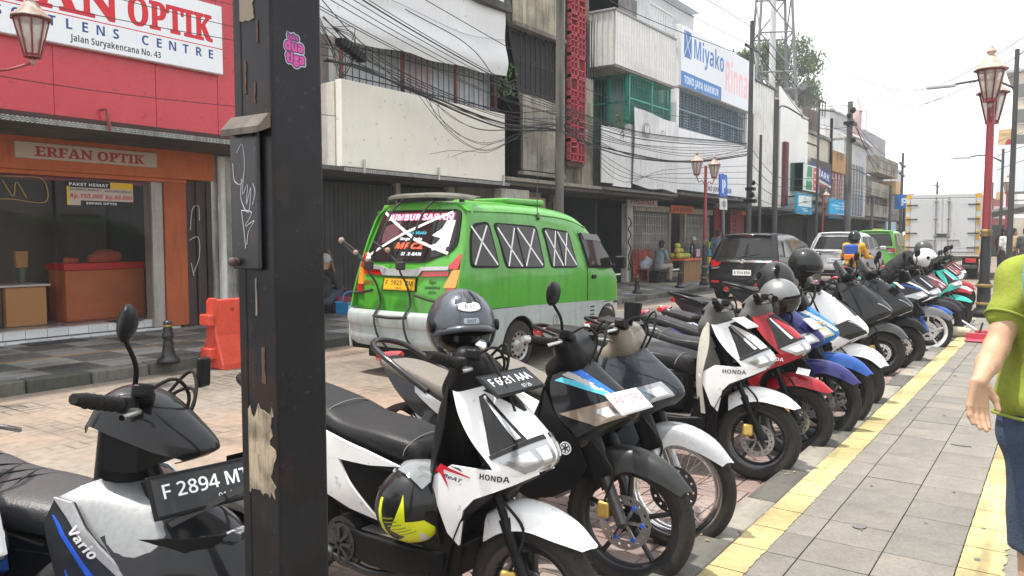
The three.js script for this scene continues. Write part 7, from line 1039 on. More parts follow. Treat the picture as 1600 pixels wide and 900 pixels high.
      P('headlight_rim', () => F(band(CR, 2.62, 2.78, [0.1, 0.95], [0.1, 0.95], 0.006, 0.006, 2)), M.glassDark, t, 'hm' + s);
      P('turn_lamp', () => F(band(CR, 4.45, 4.85, [0.15, 0.6], [0.15, 0.5], 0.005, 0.006)), M.lens, t, 'tn' + s);
    }
    const wz = (x, y) => 0.176 - 0.24 * Math.max(0, x + 0.25) - 0.55 * Math.max(0, x + 0.06) - 0.12 * Math.max(0, 0.55 - y);
    P('side_wing', () => bothSides([[-0.335, 0.64], [-0.235, 0.705], [-0.12, 0.7], [0.04, 0.715], [0.045, 0.69], [-0.02, 0.655], [-0.15, 0.595], [-0.19, 0.55], [-0.215, 0.42], [-0.255, 0.46], [-0.295, 0.56]], wz, 0.01), c.wing ?? c.main);
    P('lower_shield', () => [...bothSides([[-0.02, 0.66], [-0.15, 0.6], [-0.19, 0.55], [-0.215, 0.42], [-0.23, 0.24], [-0.36, 0.22], [-0.4, 0.34], [-0.3, 0.58], [-0.24, 0.7], [0.02, 0.7]], (x, y) => wz(x, y) - 0.012, 0.01), patch([[[0.03, 0.68, 0], [-0.05, 0.66, 0.12]], [[-0.1, 0.6, 0], [-0.16, 0.58, 0.16]], [[-0.3, 0.45, 0], [-0.24, 0.42, 0.17]], [[-0.34, 0.24, 0], [-0.3, 0.24, 0.15]]], { nu: 10, nv: 10, half: true })], pl);
    P('leg_shield', () => patch([[[-0.33, 0.98, 0], [-0.32, 0.97, 0.09], [-0.295, 0.95, 0.13]], [[-0.36, 0.86, 0], [-0.35, 0.86, 0.11], [-0.28, 0.82, 0.17]], [[-0.37, 0.62, 0], [-0.36, 0.62, 0.14], [-0.31, 0.62, 0.195]], [[-0.35, 0.4, 0], [-0.34, 0.4, 0.13], [-0.29, 0.4, 0.17]]], { nu: 14, nv: 12, th: 0.006, half: true }), c.inner ?? pl);
    P('footboard', () => [loft([[-0.28, 0.365, 0.02, 0.1, 0.15, 6], [-0.45, 0.345, 0.02, 0.12, 0.165, 6], [-0.68, 0.345, 0.02, 0.12, 0.165, 6], [-0.85, 0.37, 0.02, 0.12, 0.15, 6]], { n: 20, m: 2 })], pl);
    P('floor_mat', () => [1, -1].flatMap((s) => Array.from({ length: 7 }, (_, i) => rbox(0.32, 0.006, 0.012, -0.55, 0.368, s * (0.045 + i * 0.015), 0.002, 1))), std(C(0.13, 0.12, 0.11), 0.9, { map: tDust }));
    const bz = (x, y) => 0.178 - 0.16 * Math.max(0, -1.02 - x) - 0.12 * Math.max(0, x + 0.75) - 0.3 * Math.max(0, 0.55 - y) * Math.max(0, 0.55 - y) * 4 - 0.5 * Math.max(0, y - 0.74);
    P('body', () => loft([[-0.44, 0.55, 0.1, 0.18, 0.1, 3], [-0.55, 0.55, 0.13, 0.2, 0.145, 3], [-0.8, 0.58, 0.13, 0.2, 0.16, 3], [-1.05, 0.66, 0.1, 0.16, 0.155, 3], [-1.3, 0.75, 0.07, 0.1, 0.115, 3], [-1.52, 0.83, 0.03, 0.03, 0.05, 3]], { n: 20, m: 4 }), pl);
    P('side_panel', () => [...bothSides([[-0.5, 0.648], [-0.66, 0.69], [-0.86, 0.735], [-1.1, 0.79], [-1.35, 0.83], [-1.53, 0.855], [-1.45, 0.8], [-1.2, 0.69], [-1.0, 0.62], [-0.8, 0.64], [-0.64, 0.635]], bz, 0.012), ...bothSides([[-0.8, 0.65], [-0.98, 0.63], [-1.2, 0.69], [-1.05, 0.55], [-0.9, 0.5], [-0.74, 0.45], [-0.6, 0.42], [-0.64, 0.46], [-0.74, 0.56]], bz, 0.011)], c.side ?? c.main);
    P('side_cover', () => bothSides([[-0.46, 0.62], [-0.64, 0.632], [-0.78, 0.64], [-0.72, 0.55], [-0.62, 0.45], [-0.5, 0.42]], (x, y) => bz(x, y) - 0.006, 0.01), c.cover ?? pl);
    P('seat', () => seatLoft([[-0.425, 0.665, 0.03, 0.05, 0.07, 2.6], [-0.47, 0.69, 0.05, 0.07, 0.115, 2.8], [-0.6, 0.715, 0.052, 0.07, 0.142, 3], [-0.82, 0.735, 0.05, 0.065, 0.152, 3], [-0.95, 0.765, 0.06, 0.06, 0.145, 3], [-1.2, 0.815, 0.055, 0.05, 0.13, 3], [-1.4, 0.845, 0.04, 0.035, 0.1, 2.8], [-1.46, 0.85, 0.02, 0.02, 0.06, 2.4]]), c.seat ?? M.seat);
    P('seat_seam', () => [-0.5, -0.93].map((x, k) => tube(Array.from({ length: 9 }, (_, i) => { const a = -0.2 + (PI + 0.4) * i / 8; return [x + 0.02 * Math.sin(a), (k ? 0.765 : 0.695) + Math.sin(a) * (k ? 0.061 : 0.056), Math.cos(a) * (k ? 0.147 : 0.13)]; }), 0.0028, 24, 4)), std(C(0.2, 0.19, 0.18), 0.8));
    P('grab_rail', () => tube([[-1.18, 0.78, 0.15], [-1.38, 0.83, 0.14], [-1.54, 0.865, 0.085], [-1.565, 0.87, 0], [-1.54, 0.865, -0.085], [-1.38, 0.83, -0.14], [-1.18, 0.78, -0.15]], 0.014, 40, 8), c.rail ?? M.iron);
    P('engine_case', () => [rbox(0.5, 0.16, 0.1, -1.0, 0.28, -0.13, 0.05), cylZ(0.1, 0.1, -0.8, 0.3, 0.1, 20), cylZ(0.075, 0.012, -0.8, 0.3, 0.158, 20), ...Array.from({ length: 8 }, (_, i) => box(0.06, 0.012, 0.016, 0.035, 0, 0.168).rotateZ(i * PI / 4).translate(-0.8, 0.3, 0))], M.dark);
  }
  if (st === 'under') {
    P('front_fender', () => patch([[[0.28, 0.49, 0], [0.26, 0.49, 0.025], [0.24, 0.47, 0.04]], [[0.18, 0.585, 0], [0.16, 0.57, 0.05], [0.13, 0.52, 0.07]], [[0.04, 0.635, 0], [0.02, 0.62, 0.058], [0.0, 0.54, 0.085]], [[-0.1, 0.625, 0], [-0.11, 0.605, 0.058], [-0.1, 0.46, 0.09]], [[-0.2, 0.56, 0], [-0.2, 0.54, 0.05], [-0.17, 0.4, 0.085]]], { nu: 16, nv: 16, th: 0.005, half: true }).scale(1, 1, 0.85).translate(0, -0.035, 0), c.fender);
    const CR = slim(0.78)([[[-0.24, 0.985, 0], [-0.29, 0.965, 0.08], [-0.36, 0.89, 0.125]], [[-0.13, 0.9, 0], [-0.18, 0.88, 0.1], [-0.345, 0.82, 0.155]], [[-0.02, 0.815, 0], [-0.08, 0.79, 0.105], [-0.29, 0.715, 0.185]], [[0.025, 0.745, 0], [-0.04, 0.72, 0.095], [-0.2, 0.645, 0.19]], [[-0.02, 0.69, 0], [-0.07, 0.665, 0.08], [-0.18, 0.585, 0.165]]]);
    P('front_cowl', () => patch(CR, { nu: 24, nv: 22, th: 0.006, half: true }), c.main);
    for (const s of [1, -1]) { const F = (g) => s > 0 ? g : mirrorZ(g);
      P('headlight', () => F(band(CR, 1.95, 2.95, [0.42, 0.97], [0.3, 0.75], 0.004, 0.008)), c.lens ?? M.lens, t, 'hl' + s);
      P('headlight_reflector', () => F(band(CR, 2.2, 2.7, [0.5, 0.7], [0.42, 0.6], 0.007, 0.004)), M.chrome, t, 'hr' + s);
      P('cowl_stripe', () => F(band(CR, 0.5, 2.6, [0.5, 0.66], [0.1, 0.22], 0.004, 0.004)), c.stripe ?? c.main, t, 'cs' + s);
      P('cowl_stripe', () => F(band(CR, 0.6, 1.9, [0.8, 0.92], [0.3, 0.42], 0.004, 0.004)), c.stripe2 ?? c.main, t, 'ct' + s);
      P('cowl_stripe', () => F(band(CR, 0.5, 2.2, [0.67, 0.79], [0.22, 0.3], 0.004, 0.004)), c.stripe3 ?? c.main, t, 'cu' + s); }
    P('fork_cover', () => [1, -1].map((s) => S(loft([[-0.02, 0, 0.05, 0.05, 0.022, 3], [0.1, 0, 0.06, 0.05, 0.03, 3], [0.22, 0, 0.05, 0.05, 0.03, 3]], { n: 12, m: 3 }).rotateZ(PI / 2 + 0.44).translate(-0.1, r + 0.2, s * 0.085))), pl);
    const lz = (x, y) => 0.155 - 0.24 * Math.max(0, x + 0.22) - 0.1 * Math.max(0, 0.5 - y) - 0.15 * Math.max(0, y - 0.7);
    P('leg_shield', () => [...bothSides([[-0.36, 0.82], [-0.28, 0.7], [-0.19, 0.63], [-0.14, 0.52], [-0.19, 0.42], [-0.3, 0.36], [-0.42, 0.33], [-0.5, 0.36], [-0.47, 0.5], [-0.42, 0.66]], lz, 0.01), patch([[[-0.3, 0.98, 0], [-0.36, 0.88, 0.12]], [[-0.34, 0.8, 0], [-0.37, 0.78, 0.16]], [[-0.36, 0.6, 0], [-0.38, 0.58, 0.17]]], { nu: 8, nv: 8, half: true })], c.shield ?? pl);
    P('engine', () => [rbox(0.34, 0.2, 0.22, -0.66, 0.32, 0, 0.05), ...Array.from({ length: 7 }, (_, i) => rbox(0.014, 0.13, 0.16, -0.44 + i * 0.02, 0.4, 0, 0.004, 1)), cylZ(0.09, 0.06, -0.68, 0.31, 0.12, 20), cylZ(0.07, 0.02, -0.68, 0.31, 0.155, 20)], std(C(0.28, 0.28, 0.28), 0.45, { metalness: 0.7, map: tHeavy }));
    P('frame_tube', () => [tube([[-0.36, 0.8, 0], [-0.5, 0.6, 0], [-0.7, 0.52, 0], [-0.95, 0.55, 0]], 0.03, 20, 8), rod([-0.85, 0.32, 0.09], [-1.23, r, 0.09], 0.02), rod([-0.85, 0.32, -0.09], [-1.23, r, -0.09], 0.02), rod([-0.6, 0.27, -0.26], [-0.6, 0.27, 0.26], 0.011)], M.iron);
    P('foot_peg', () => [1, -1].map((s) => rod([-0.6, 0.27, s * 0.16], [-0.6, 0.275, s * 0.28], 0.018, 0.016, 10)), M.rubber);
    const bz = (x, y) => 0.135 - 0.1 * Math.max(0, -1.0 - x) + 0.03 * (y < 0.6 ? 1 : 0.4) - 0.4 * Math.max(0, y - 0.72);
    P('body', () => loft([[-0.56, 0.56, 0.08, 0.12, 0.06, 3], [-0.7, 0.58, 0.1, 0.14, 0.1, 3], [-0.95, 0.65, 0.1, 0.14, 0.12, 3], [-1.2, 0.76, 0.07, 0.1, 0.11, 3], [-1.42, 0.86, 0.03, 0.04, 0.06, 3]], { n: 18, m: 4 }), pl);
    P('side_panel', () => bothSides([[-0.62, 0.6], [-0.8, 0.66], [-1.05, 0.75], [-1.3, 0.85], [-1.44, 0.9], [-1.36, 0.8], [-1.15, 0.66], [-0.95, 0.53], [-0.75, 0.46], [-0.64, 0.48]], bz, 0.012), c.side ?? c.main);
    P('side_stripe', () => bothSides([[-0.7, 0.625], [-0.9, 0.69], [-1.12, 0.77], [-1.1, 0.73], [-0.9, 0.62], [-0.72, 0.57]], (x, y) => bz(x, y) + 0.009, 0.006), c.sideStripe ?? c.side ?? c.main);
    P('seat', () => seatLoft([[-0.6, 0.64, 0.04, 0.04, 0.06, 2.6], [-0.68, 0.68, 0.05, 0.06, 0.095, 3], [-0.85, 0.715, 0.045, 0.06, 0.12, 3.2], [-1.02, 0.76, 0.045, 0.06, 0.125, 3.2], [-1.25, 0.82, 0.04, 0.05, 0.115, 3.2], [-1.4, 0.845, 0.02, 0.03, 0.08, 2.8]]), c.seat ?? M.seat);
    if (c.rail) P('grab_rail', () => tube([[-1.02, 0.74, 0.145], [-1.2, 0.83, 0.15], [-1.42, 0.93, 0.11], [-1.48, 0.95, 0], [-1.42, 0.93, -0.11], [-1.2, 0.83, -0.15], [-1.02, 0.74, -0.145]], 0.016, 40, 8), c.rail ?? M.iron);
    P('bar_cover', () => S(blob([[[-0.3, 1.0, -0.07], [-0.3, 1.0, 0.07], 0.06, 0.06], [[-0.27, 0.95, -0.06], [-0.27, 0.95, 0.06], 0.06, 0.06], [[-0.31, 1.03, -0.14], [-0.31, 1.03, 0.14], 0.03, 0.03], [[-0.36, 0.9, -0.05], [-0.36, 0.9, 0.05], 0.05, 0.05]], 0.012, 0.05)), c.bar ?? pl);
  }
  if (st === 'scoot') P('bar_cover', () => S(blob([[[-0.285, 1.0, -0.08], [-0.285, 1.0, 0.08], 0.07, 0.07], [[-0.24, 0.985, -0.04], [-0.24, 0.985, 0.04], 0.065, 0.065], [[-0.3, 1.04, -0.13], [-0.3, 1.04, 0.13], 0.045, 0.045], [[-0.33, 0.93, -0.05], [-0.33, 0.93, 0.05], 0.06, 0.06]], 0.012, 0.05)), c.bar ?? pl);
  if (st === 'maxi') {
    P('front_fender', () => patch([[[0.27, 0.42, 0], [0.25, 0.42, 0.04], [0.22, 0.4, 0.065]], [[0.18, 0.53, 0], [0.16, 0.51, 0.065], [0.12, 0.47, 0.095]], [[0.02, 0.585, 0], [0.0, 0.565, 0.08], [-0.03, 0.48, 0.115]], [[-0.14, 0.56, 0], [-0.14, 0.54, 0.08], [-0.13, 0.4, 0.11]], [[-0.22, 0.48, 0], [-0.22, 0.46, 0.07], [-0.18, 0.34, 0.1]]], { nu: 16, nv: 16, th: 0.006, half: true }), c.fender);
    const CR = slim(0.88)([[[-0.34, 1.06, 0], [-0.38, 1.04, 0.1], [-0.44, 0.97, 0.165]], [[-0.2, 0.98, 0], [-0.25, 0.955, 0.13], [-0.4, 0.86, 0.215]], [[-0.02, 0.85, 0], [-0.08, 0.83, 0.14], [-0.28, 0.71, 0.245]], [[0.1, 0.72, 0], [0.05, 0.7, 0.12], [-0.16, 0.59, 0.235]], [[0.09, 0.665, 0], [0.04, 0.64, 0.1], [-0.14, 0.54, 0.205]], [[0.0, 0.62, 0], [-0.03, 0.6, 0.08], [-0.16, 0.5, 0.17]]]);
    P('front_cowl', () => patch(CR, { nu: 26, nv: 24, th: 0.006, half: true }), c.main);
    P('nose_vent', () => band(CR, 1.2, 2.2, [-0.1, 0.1], [-0.22, 0.22], 0.003, 0.004), pl);
    for (const s of [1, -1]) { const F = (g) => s > 0 ? g : mirrorZ(g);
      P('headlight', () => F(band(CR, 2.3, 3.7, [0.5, 0.9], [0.12, 0.7], 0.004, 0.008)), c.lens ?? M.glassDark, t, 'hl' + s);
      P('lamp_strip', () => F(band(CR, 2.35, 3.1, [0.52, 0.56], [0.3, 0.34], 0.007, 0.004)), M.lens, t, 'ls' + s);
      P('cowl_line', () => F(band(CR, 0.3, 2.6, [0.62, 0.65], [0.93, 0.97], 0.003, 0.004)), pl, t, 'cl' + s);
      P('turn_lamp', () => F(band(CR, 3.95, 4.5, [0.2, 0.75], [0.2, 0.6], 0.005, 0.006)), M.lens, t, 'tl' + s); }
    P('windscreen', () => patch([[[-0.33, 1.065, 0], [-0.36, 1.05, 0.09], [-0.41, 1.0, 0.14]], [[-0.4, 1.16, 0], [-0.42, 1.15, 0.08], [-0.46, 1.1, 0.125]], [[-0.47, 1.25, 0], [-0.48, 1.24, 0.06], [-0.5, 1.19, 0.09]]], { nu: 12, nv: 8, th: 0.004, half: true }), M.glassDark);
    const lz = (x, y) => 0.235 - 0.3 * Math.max(0, x + 0.2) - 0.2 * Math.max(0, 0.5 - y);
    P('lower_shield', () => [...bothSides([[-0.14, 0.58], [-0.22, 0.42], [-0.3, 0.25], [-0.5, 0.22], [-0.55, 0.34], [-0.42, 0.6], [-0.36, 0.76], [-0.26, 0.7]], (x, y) => lz(x, y) - 0.01, 0.01), patch([[[-0.02, 0.62, 0], [-0.12, 0.56, 0.18]], [[-0.24, 0.5, 0], [-0.26, 0.45, 0.19]], [[-0.36, 0.25, 0], [-0.34, 0.25, 0.17]]], { nu: 10, nv: 8, half: true })], pl);
    P('leg_shield', () => patch([[[-0.45, 1.05, 0], [-0.44, 0.99, 0.15]], [[-0.48, 0.8, 0], [-0.42, 0.8, 0.22]], [[-0.46, 0.42, 0], [-0.42, 0.42, 0.2]]], { nu: 10, nv: 8, half: true }), pl);
    P('footboard', () => [loft([[-0.38, 0.37, 0.02, 0.12, 0.19, 6], [-0.6, 0.35, 0.02, 0.13, 0.2, 6], [-0.9, 0.38, 0.02, 0.13, 0.19, 6]], { n: 20, m: 2 }), loft([[-0.42, 0.46, 0.1, 0.1, 0.07, 4], [-0.7, 0.46, 0.1, 0.1, 0.08, 4], [-0.85, 0.55, 0.12, 0.1, 0.1, 4]], { n: 16, m: 3 })], pl);
    const bz = (x, y) => 0.2 - 0.14 * Math.max(0, -1.05 - x) - 0.3 * Math.max(0, y - 0.74);
    P('body', () => loft([[-0.6, 0.58, 0.12, 0.2, 0.14, 3], [-0.85, 0.6, 0.13, 0.2, 0.18, 3], [-1.15, 0.68, 0.11, 0.16, 0.17, 3], [-1.45, 0.8, 0.07, 0.1, 0.12, 3], [-1.66, 0.9, 0.03, 0.03, 0.05, 3]], { n: 20, m: 4 }), pl);
    P('side_panel', () => bothSides([[-0.58, 0.62], [-0.85, 0.68], [-1.15, 0.77], [-1.45, 0.88], [-1.66, 0.93], [-1.55, 0.8], [-1.3, 0.66], [-1.05, 0.52], [-0.8, 0.45], [-0.62, 0.46]], bz, 0.014), c.side ?? c.main);
    P('seat', () => seatLoft([[-0.6, 0.7, 0.03, 0.05, 0.08, 2.8], [-0.68, 0.73, 0.05, 0.06, 0.13, 3], [-0.9, 0.75, 0.05, 0.06, 0.165, 3], [-1.08, 0.78, 0.06, 0.06, 0.165, 3], [-1.16, 0.84, 0.06, 0.08, 0.155, 3], [-1.4, 0.87, 0.05, 0.06, 0.14, 3], [-1.58, 0.89, 0.02, 0.03, 0.09, 2.6]]), c.seat ?? M.seat);
    P('grab_rail', () => tube([[-1.3, 0.86, 0.175], [-1.5, 0.92, 0.17], [-1.68, 0.95, 0.1], [-1.68, 0.95, -0.1], [-1.5, 0.92, -0.17], [-1.3, 0.86, -0.175]], 0.017, 36, 8), c.rail ?? M.iron);
    P('bar_cover', () => S(blob([[[-0.38, 1.05, -0.12], [-0.38, 1.05, 0.12], 0.04, 0.04], [[-0.34, 1.03, -0.05], [-0.34, 1.03, 0.05], 0.05, 0.05]], 0.012, 0.05)), pl);
    P('engine_case', () => [rbox(0.55, 0.18, 0.12, -1.05, 0.29, -0.14, 0.05), cylZ(0.11, 0.1, -0.85, 0.3, 0.12, 20)], M.dark);
  }
  P('tail_lamp', () => { const x = st === 'maxi' ? -1.66 : st === 'under' ? -1.43 : -1.53, y = st === 'maxi' ? 0.89 : st === 'under' ? 0.87 : 0.83; return loft([[x + 0.06, y, 0.03, 0.035, 0.075, 3], [x - 0.02, y - 0.005, 0.025, 0.03, 0.06, 3], [x - 0.04, y - 0.01, 0.01, 0.012, 0.03, 3]], { n: 14, m: 2 }); }, M.redLens);
  P('rear_plate', () => rbox(0.006, 0.11, 0.24, -wb - 0.34, r + 0.2, 0, 0.004, 1).rotateZ(0), pl);
  if (o.plate) plateOf(t, P, ...o.plate, o.plateTurn ?? 0);
  o.more?.(t, { P, S, K, gy, r });
  return t;
}

// ---- the row of parked two-wheelers, nearest first
const wire = { spokes: 'wire', rim: M.chrome, n: 6 };
const blackPlate = (a, b, c, tilt) => [a, b, '#15171a', '#d4d6d8', c, tilt];
const whitePlate = (a, b, c, tilt) => [a, b, '#d3d4d2', '#2a2a2e', c, tilt];
makeBike({ style: 'scoot', label: 'blue scooter at the left edge with a white number plate', pos: [-2.14, -0.75], yaw: 0.05, lean: 0, c: { main: M.blue, wing: M.blue, fender: M.blue, side: M.gloss, seat: M.seat }, plate: whitePlate('B CF', '12·27', [0.1, 0.8, 0.1], 0.3), mirrors: 1, turn: 0.5 });
makeBike({ style: 'scoot', label: 'black and silver scooter with blue streaks left of the steel column', pos: [-1.85, -1.3], yaw: 0.34, turn: 0.18, lean: 0.0, mirrors: 1, skip: ['front_cowl', 'cowl_crease', 'daytime_lamp', 'daytime_strip', 'headlight', 'headlight_reflector', 'leg_shield', 'bar_cover', 'side_wing', 'grab_rail'], c: { main: M.silver, wing: M.gloss, fender: M.silver, side: M.gloss, cover: M.gloss, seat: plas(C(0.06, 0.06, 0.062), 0.45, { map: tDust, bumpMap: tLeather, bumpScale: 0.0015, specularIntensity: 0.8 }) },
  plate: blackPlate('F 2894 MT', '01·28', [-0.03, 0.83, 0.07], 0.5), plateTurn: -0.5,
  more: (t, { P, S }) => {
    P('handlebar_cowl', () => S(patch([[[-0.42, 1.0, 0], [-0.43, 1.0, 0.06], [-0.43, 0.95, 0.1]], [[-0.34, 1.1, 0], [-0.36, 1.08, 0.09], [-0.4, 0.98, 0.14]], [[-0.22, 1.075, 0], [-0.25, 1.055, 0.1], [-0.3, 0.95, 0.15]], [[-0.1, 0.99, 0], [-0.13, 0.97, 0.085], [-0.19, 0.9, 0.12]], [[-0.02, 0.9, 0], [-0.04, 0.89, 0.05], [-0.1, 0.865, 0.08]], [[-0.06, 0.87, 0], [-0.08, 0.865, 0.04], [-0.14, 0.85, 0.06]]], { nu: 20, nv: 24, half: true }).translate(0.32, -0.95, 0).scale(0.84, 0.84, 0.84).translate(-0.32, 0.95, 0)), M.gloss);
    P('steering_column', () => [rod([-0.36, 0.7, 0], [-0.33, 0.98, 0], 0.09, 0.08, 16), S(box(0.1, 0.14, 0.2, -0.3, 0.92, 0))], M.plastic);
    P('apron', () => patch([[[-0.34, 0.83, 0], [-0.37, 0.825, 0.1], [-0.42, 0.8, 0.17]], [[-0.2, 0.8, 0], [-0.25, 0.79, 0.11], [-0.38, 0.755, 0.185]], [[-0.06, 0.72, 0], [-0.12, 0.705, 0.12], [-0.27, 0.66, 0.195]], [[0.04, 0.64, 0], [-0.02, 0.62, 0.11], [-0.17, 0.58, 0.185]], [[0.07, 0.585, 0], [0.02, 0.565, 0.09], [-0.12, 0.53, 0.16]]], { nu: 20, nv: 18, th: 0.006, half: true }), paint(C(0.3, 0.305, 0.31), { metalness: 0.45 }));
    P('apron_front', () => patch([[[-0.1, 0.765, 0.0], [-0.19, 0.745, 0.11], [-0.29, 0.7, 0.18]], [[0.03, 0.665, 0], [-0.04, 0.645, 0.115], [-0.19, 0.59, 0.19]], [[0.085, 0.585, 0], [0.03, 0.56, 0.095], [-0.11, 0.52, 0.165]]], { nu: 16, nv: 10, th: 0.008, half: true }).translate(0.01, 0.006, 0), M.gloss, t, 'apf');
    for (const s of [1, -1]) P('headlight', () => { const g = patch([[[0.03, 0.64, 0.03], [-0.04, 0.63, 0.1], [-0.14, 0.6, 0.17]], [[0.085, 0.585, 0.02], [0.03, 0.565, 0.085], [-0.09, 0.53, 0.165]], [[0.08, 0.545, 0], [0.03, 0.53, 0.06], [-0.06, 0.51, 0.12]]], { nu: 8, nv: 6, th: 0.01 }).translate(0.022, 0.008, 0.006); return s > 0 ? g : mirrorZ(g); }, M.lens, t, 'vh' + s);
    const wz = (x, y) => 0.2 - 0.28 * Math.max(0, x + 0.3) - 0.3 * Math.max(0, y - 0.72) - 0.2 * Math.max(0, 0.55 - y);
    P('side_flank', () => bothSides([[-0.44, 0.74], [-0.42, 0.8], [-0.36, 0.79], [-0.26, 0.68], [-0.14, 0.54], [-0.2, 0.45], [-0.32, 0.44], [-0.4, 0.58]], wz, 0.012), paint(C(0.05, 0.052, 0.058), { metalness: 0.3 }), t, 'flank');
    P('flank_edge', () => bothSides([[-0.42, 0.803], [-0.36, 0.795], [-0.17, 0.585], [-0.19, 0.58], [-0.36, 0.755]], (x, y) => wz(x, y) + 0.009, 0.008), M.silver, t, 'fe');
    P('blue_streak', () => [...bothSides([[-0.415, 0.76], [-0.39, 0.74], [-0.25, 0.57], [-0.27, 0.57]], (x, y) => wz(x, y) + 0.008, 0.004), ...bothSides([[-0.37, 0.62], [-0.34, 0.55], [-0.22, 0.49], [-0.23, 0.47], [-0.35, 0.53]], (x, y) => wz(x, y) + 0.008, 0.004)], paint(C(0.03, 0.13, 0.7)), t, 'bs');
    printOn(t, 'lettering', -0.37, -0.24, 0.65, 0.75, (x, y) => [x, y, wz(x, y) + 0.016], 128, 98, (x) => words(x, 'Vario', 64, 49, 40, 'sans-serif', '#e8e8ea', { rot: 0.8, skew: -0.2 }));
    P('seat_quilt', () => [0, 1].flatMap((q) => Array.from({ length: 8 }, (_, i) => { const x = -0.72 - i * 0.075; return tube(Array.from({ length: 9 }, (_, k) => { const z = -0.11 + k / 8 * 0.22, X = x + (q ? 0.4 : -0.4) * z, y = X > -0.82 ? 0.767 + (X + 0.6) * -0.09 : X > -0.95 ? 0.787 + (-0.82 - X) * 0.28 : 0.825 + (-0.95 - X) * 0.19; return [X, y - z * z * 0.9, z]; }), 0.0028, 16, 4); })), std(C(0.02), 0.7), t, 'sq');
    P('phone_holder', () => S(rbox(0.02, 0.09, 0.06, -0.2, 1.1, -0.16, 0.008)), M.plastic, t, 'ph');
    P('jacket', () => wrinkle(blob([[[-0.52, 0.5, 0.1], [-0.44, 0.54, 0.14], 0.08, 0.08], [[-0.6, 0.44, 0.1], [-0.44, 0.42, 0.15], 0.08, 0.07], [[-0.4, 0.5, 0.16], [-0.42, 0.4, 0.17], 0.05, 0.06]], 0.014, 0.04), 0.012, 30), std(C(0.014), 0.95), t, 'jk');
  } });
const beat = makeBike({ style: 'scoot', label: 'white scooter with red decals and black plate, right of the column', pos: [-1.48, -2.24], yaw: 0.0, turn: 0.08, lean: -0.015, mirrors: 0, c: { main: M.white, fender: M.white, side: M.white, crease: M.plastic }, plate: blackPlate('F 6031 AAA', '07·26', [-0.105, 0.985, 0.0], 1.0),
  more: (t) => {
    const wz = (x, y) => 0.176 - 0.24 * Math.max(0, x + 0.25) - 0.55 * Math.max(0, x + 0.06) - 0.12 * Math.max(0, 0.55 - y) + 0.0065;
    printOn(t, 'decal', -0.325, -0.16, 0.61, 0.71, (x, y) => [x, y, wz(x, y)], 400, 240, (x) => { x.fillStyle = '#c01830'; x.beginPath(); x.moveTo(40, 95); x.lineTo(120, 10); x.lineTo(130, 12); x.lineTo(395, 95); x.lineTo(395, 105); x.lineTo(140, 50); x.lineTo(205, 205); x.lineTo(110, 90); x.fill(); x.fillStyle = '#1a1a1e'; x.beginPath(); x.moveTo(200, 12); x.lineTo(300, 30); x.lineTo(330, 58); x.fill(); words(x, 'BeAT', 235, 118, 46, 'sans-serif', '#2a2a34', { skew: -0.3, rot: 0.22, fit: 170 }); });
    printOn(t, 'lettering', -0.14, -0.02, 0.652, 0.702, (x, y) => [x, y, wz(x, y)], 240, 90, (x) => words(x, 'HONDA', 120, 46, 50, 'sans-serif', '#26262a', { fit: 200, rot: 0.05 }));
    const bz = (x, y) => 0.178 - 0.16 * Math.max(0, -1.02 - x) - 0.12 * Math.max(0, x + 0.75) + 0.0075;
    printOn(t, 'decal', -1.05, -0.9, 0.52, 0.68, (x, y) => [x, y, bz(x, y)], 120, 120, (x) => { x.fillStyle = '#b01830'; x.beginPath(); x.moveTo(20, 20); x.lineTo(34, 20); x.lineTo(110, 110); x.lineTo(96, 106); x.fill(); });
    part(t, 'strap', [tube([[-0.2, 1.08, 0.02], [-0.14, 1.02, 0.03], [-0.08, 0.97, 0.06], [-0.04, 0.9, 0.07]], 0.005, 14, 5)], M.rubber);
    part(t, 'lever_knob', [lathe([[0, 0], [0.02, 0.0], [0.026, 0.01], [0.026, 0.02], [0.02, 0.03], [0, 0.03]], 12).rotateZ(-1.2).translate(-0.26, 1.1, 0.0)], M.chrome);
  } });
makeBike({ style: 'under', label: 'black motorcycle with blue stripe, large front disc and red on white plate', pos: [-1.49, -2.98], yaw: 0.02, turn: 0.08, mirrors: 1, disc: 1, bolts: true, barEnd: M.steel, caliper: M.gold, n: 5,
  c: { main: M.gloss, fender: std(C(0.02), 0.4, { map: tDust }), stripe: paint(C(0.02, 0.16, 0.6)), stripe2: paint(C(0.1, 0.5, 0.65)), stripe3: paint(C(0.5, 0.48, 0.45)), lens: new THREE.MeshPhysicalMaterial({ color: C(0.35, 0.27, 0.2), roughness: 0.2, metalness: 0.4, clearcoat: 1 }), side: M.gloss, sideStripe: M.silver, seat: M.seatBrown, rail: M.gloss, fork: M.dark, rim: std(C(0.04, 0.04, 0.042), 0.35, { metalness: 0.6 }) },
  plate: ['F 4115 FRD', '03·25', '#dcd2cf', '#b0323c', [0.0, 0.8, 0.04], 0.85],
  more: (t) => { const lz = (x, y) => 0.155 - 0.24 * Math.max(0, x + 0.22) + 0.0065; printOn(t, 'emblem', -0.265, -0.205, 0.555, 0.615, (x, y) => [x, y, lz(x, y)], 64, 64, (x) => { x.fillStyle = '#d9d9d9'; x.beginPath(); x.arc(32, 32, 30, 0, 7); x.fill(); x.strokeStyle = '#1a1a1c'; x.lineWidth = 3; x.beginPath(); x.arc(32, 32, 23, 0, 7); x.stroke(); for (let i = 0; i < 3; i++) { const a = i / 3 * PI + PI / 2; x.lineWidth = 7; x.beginPath(); x.moveTo(32 + 20 * Math.cos(a), 32 + 20 * Math.sin(a)); x.lineTo(32 - 20 * Math.cos(a), 32 - 20 * Math.sin(a)); x.stroke(); } }); } });
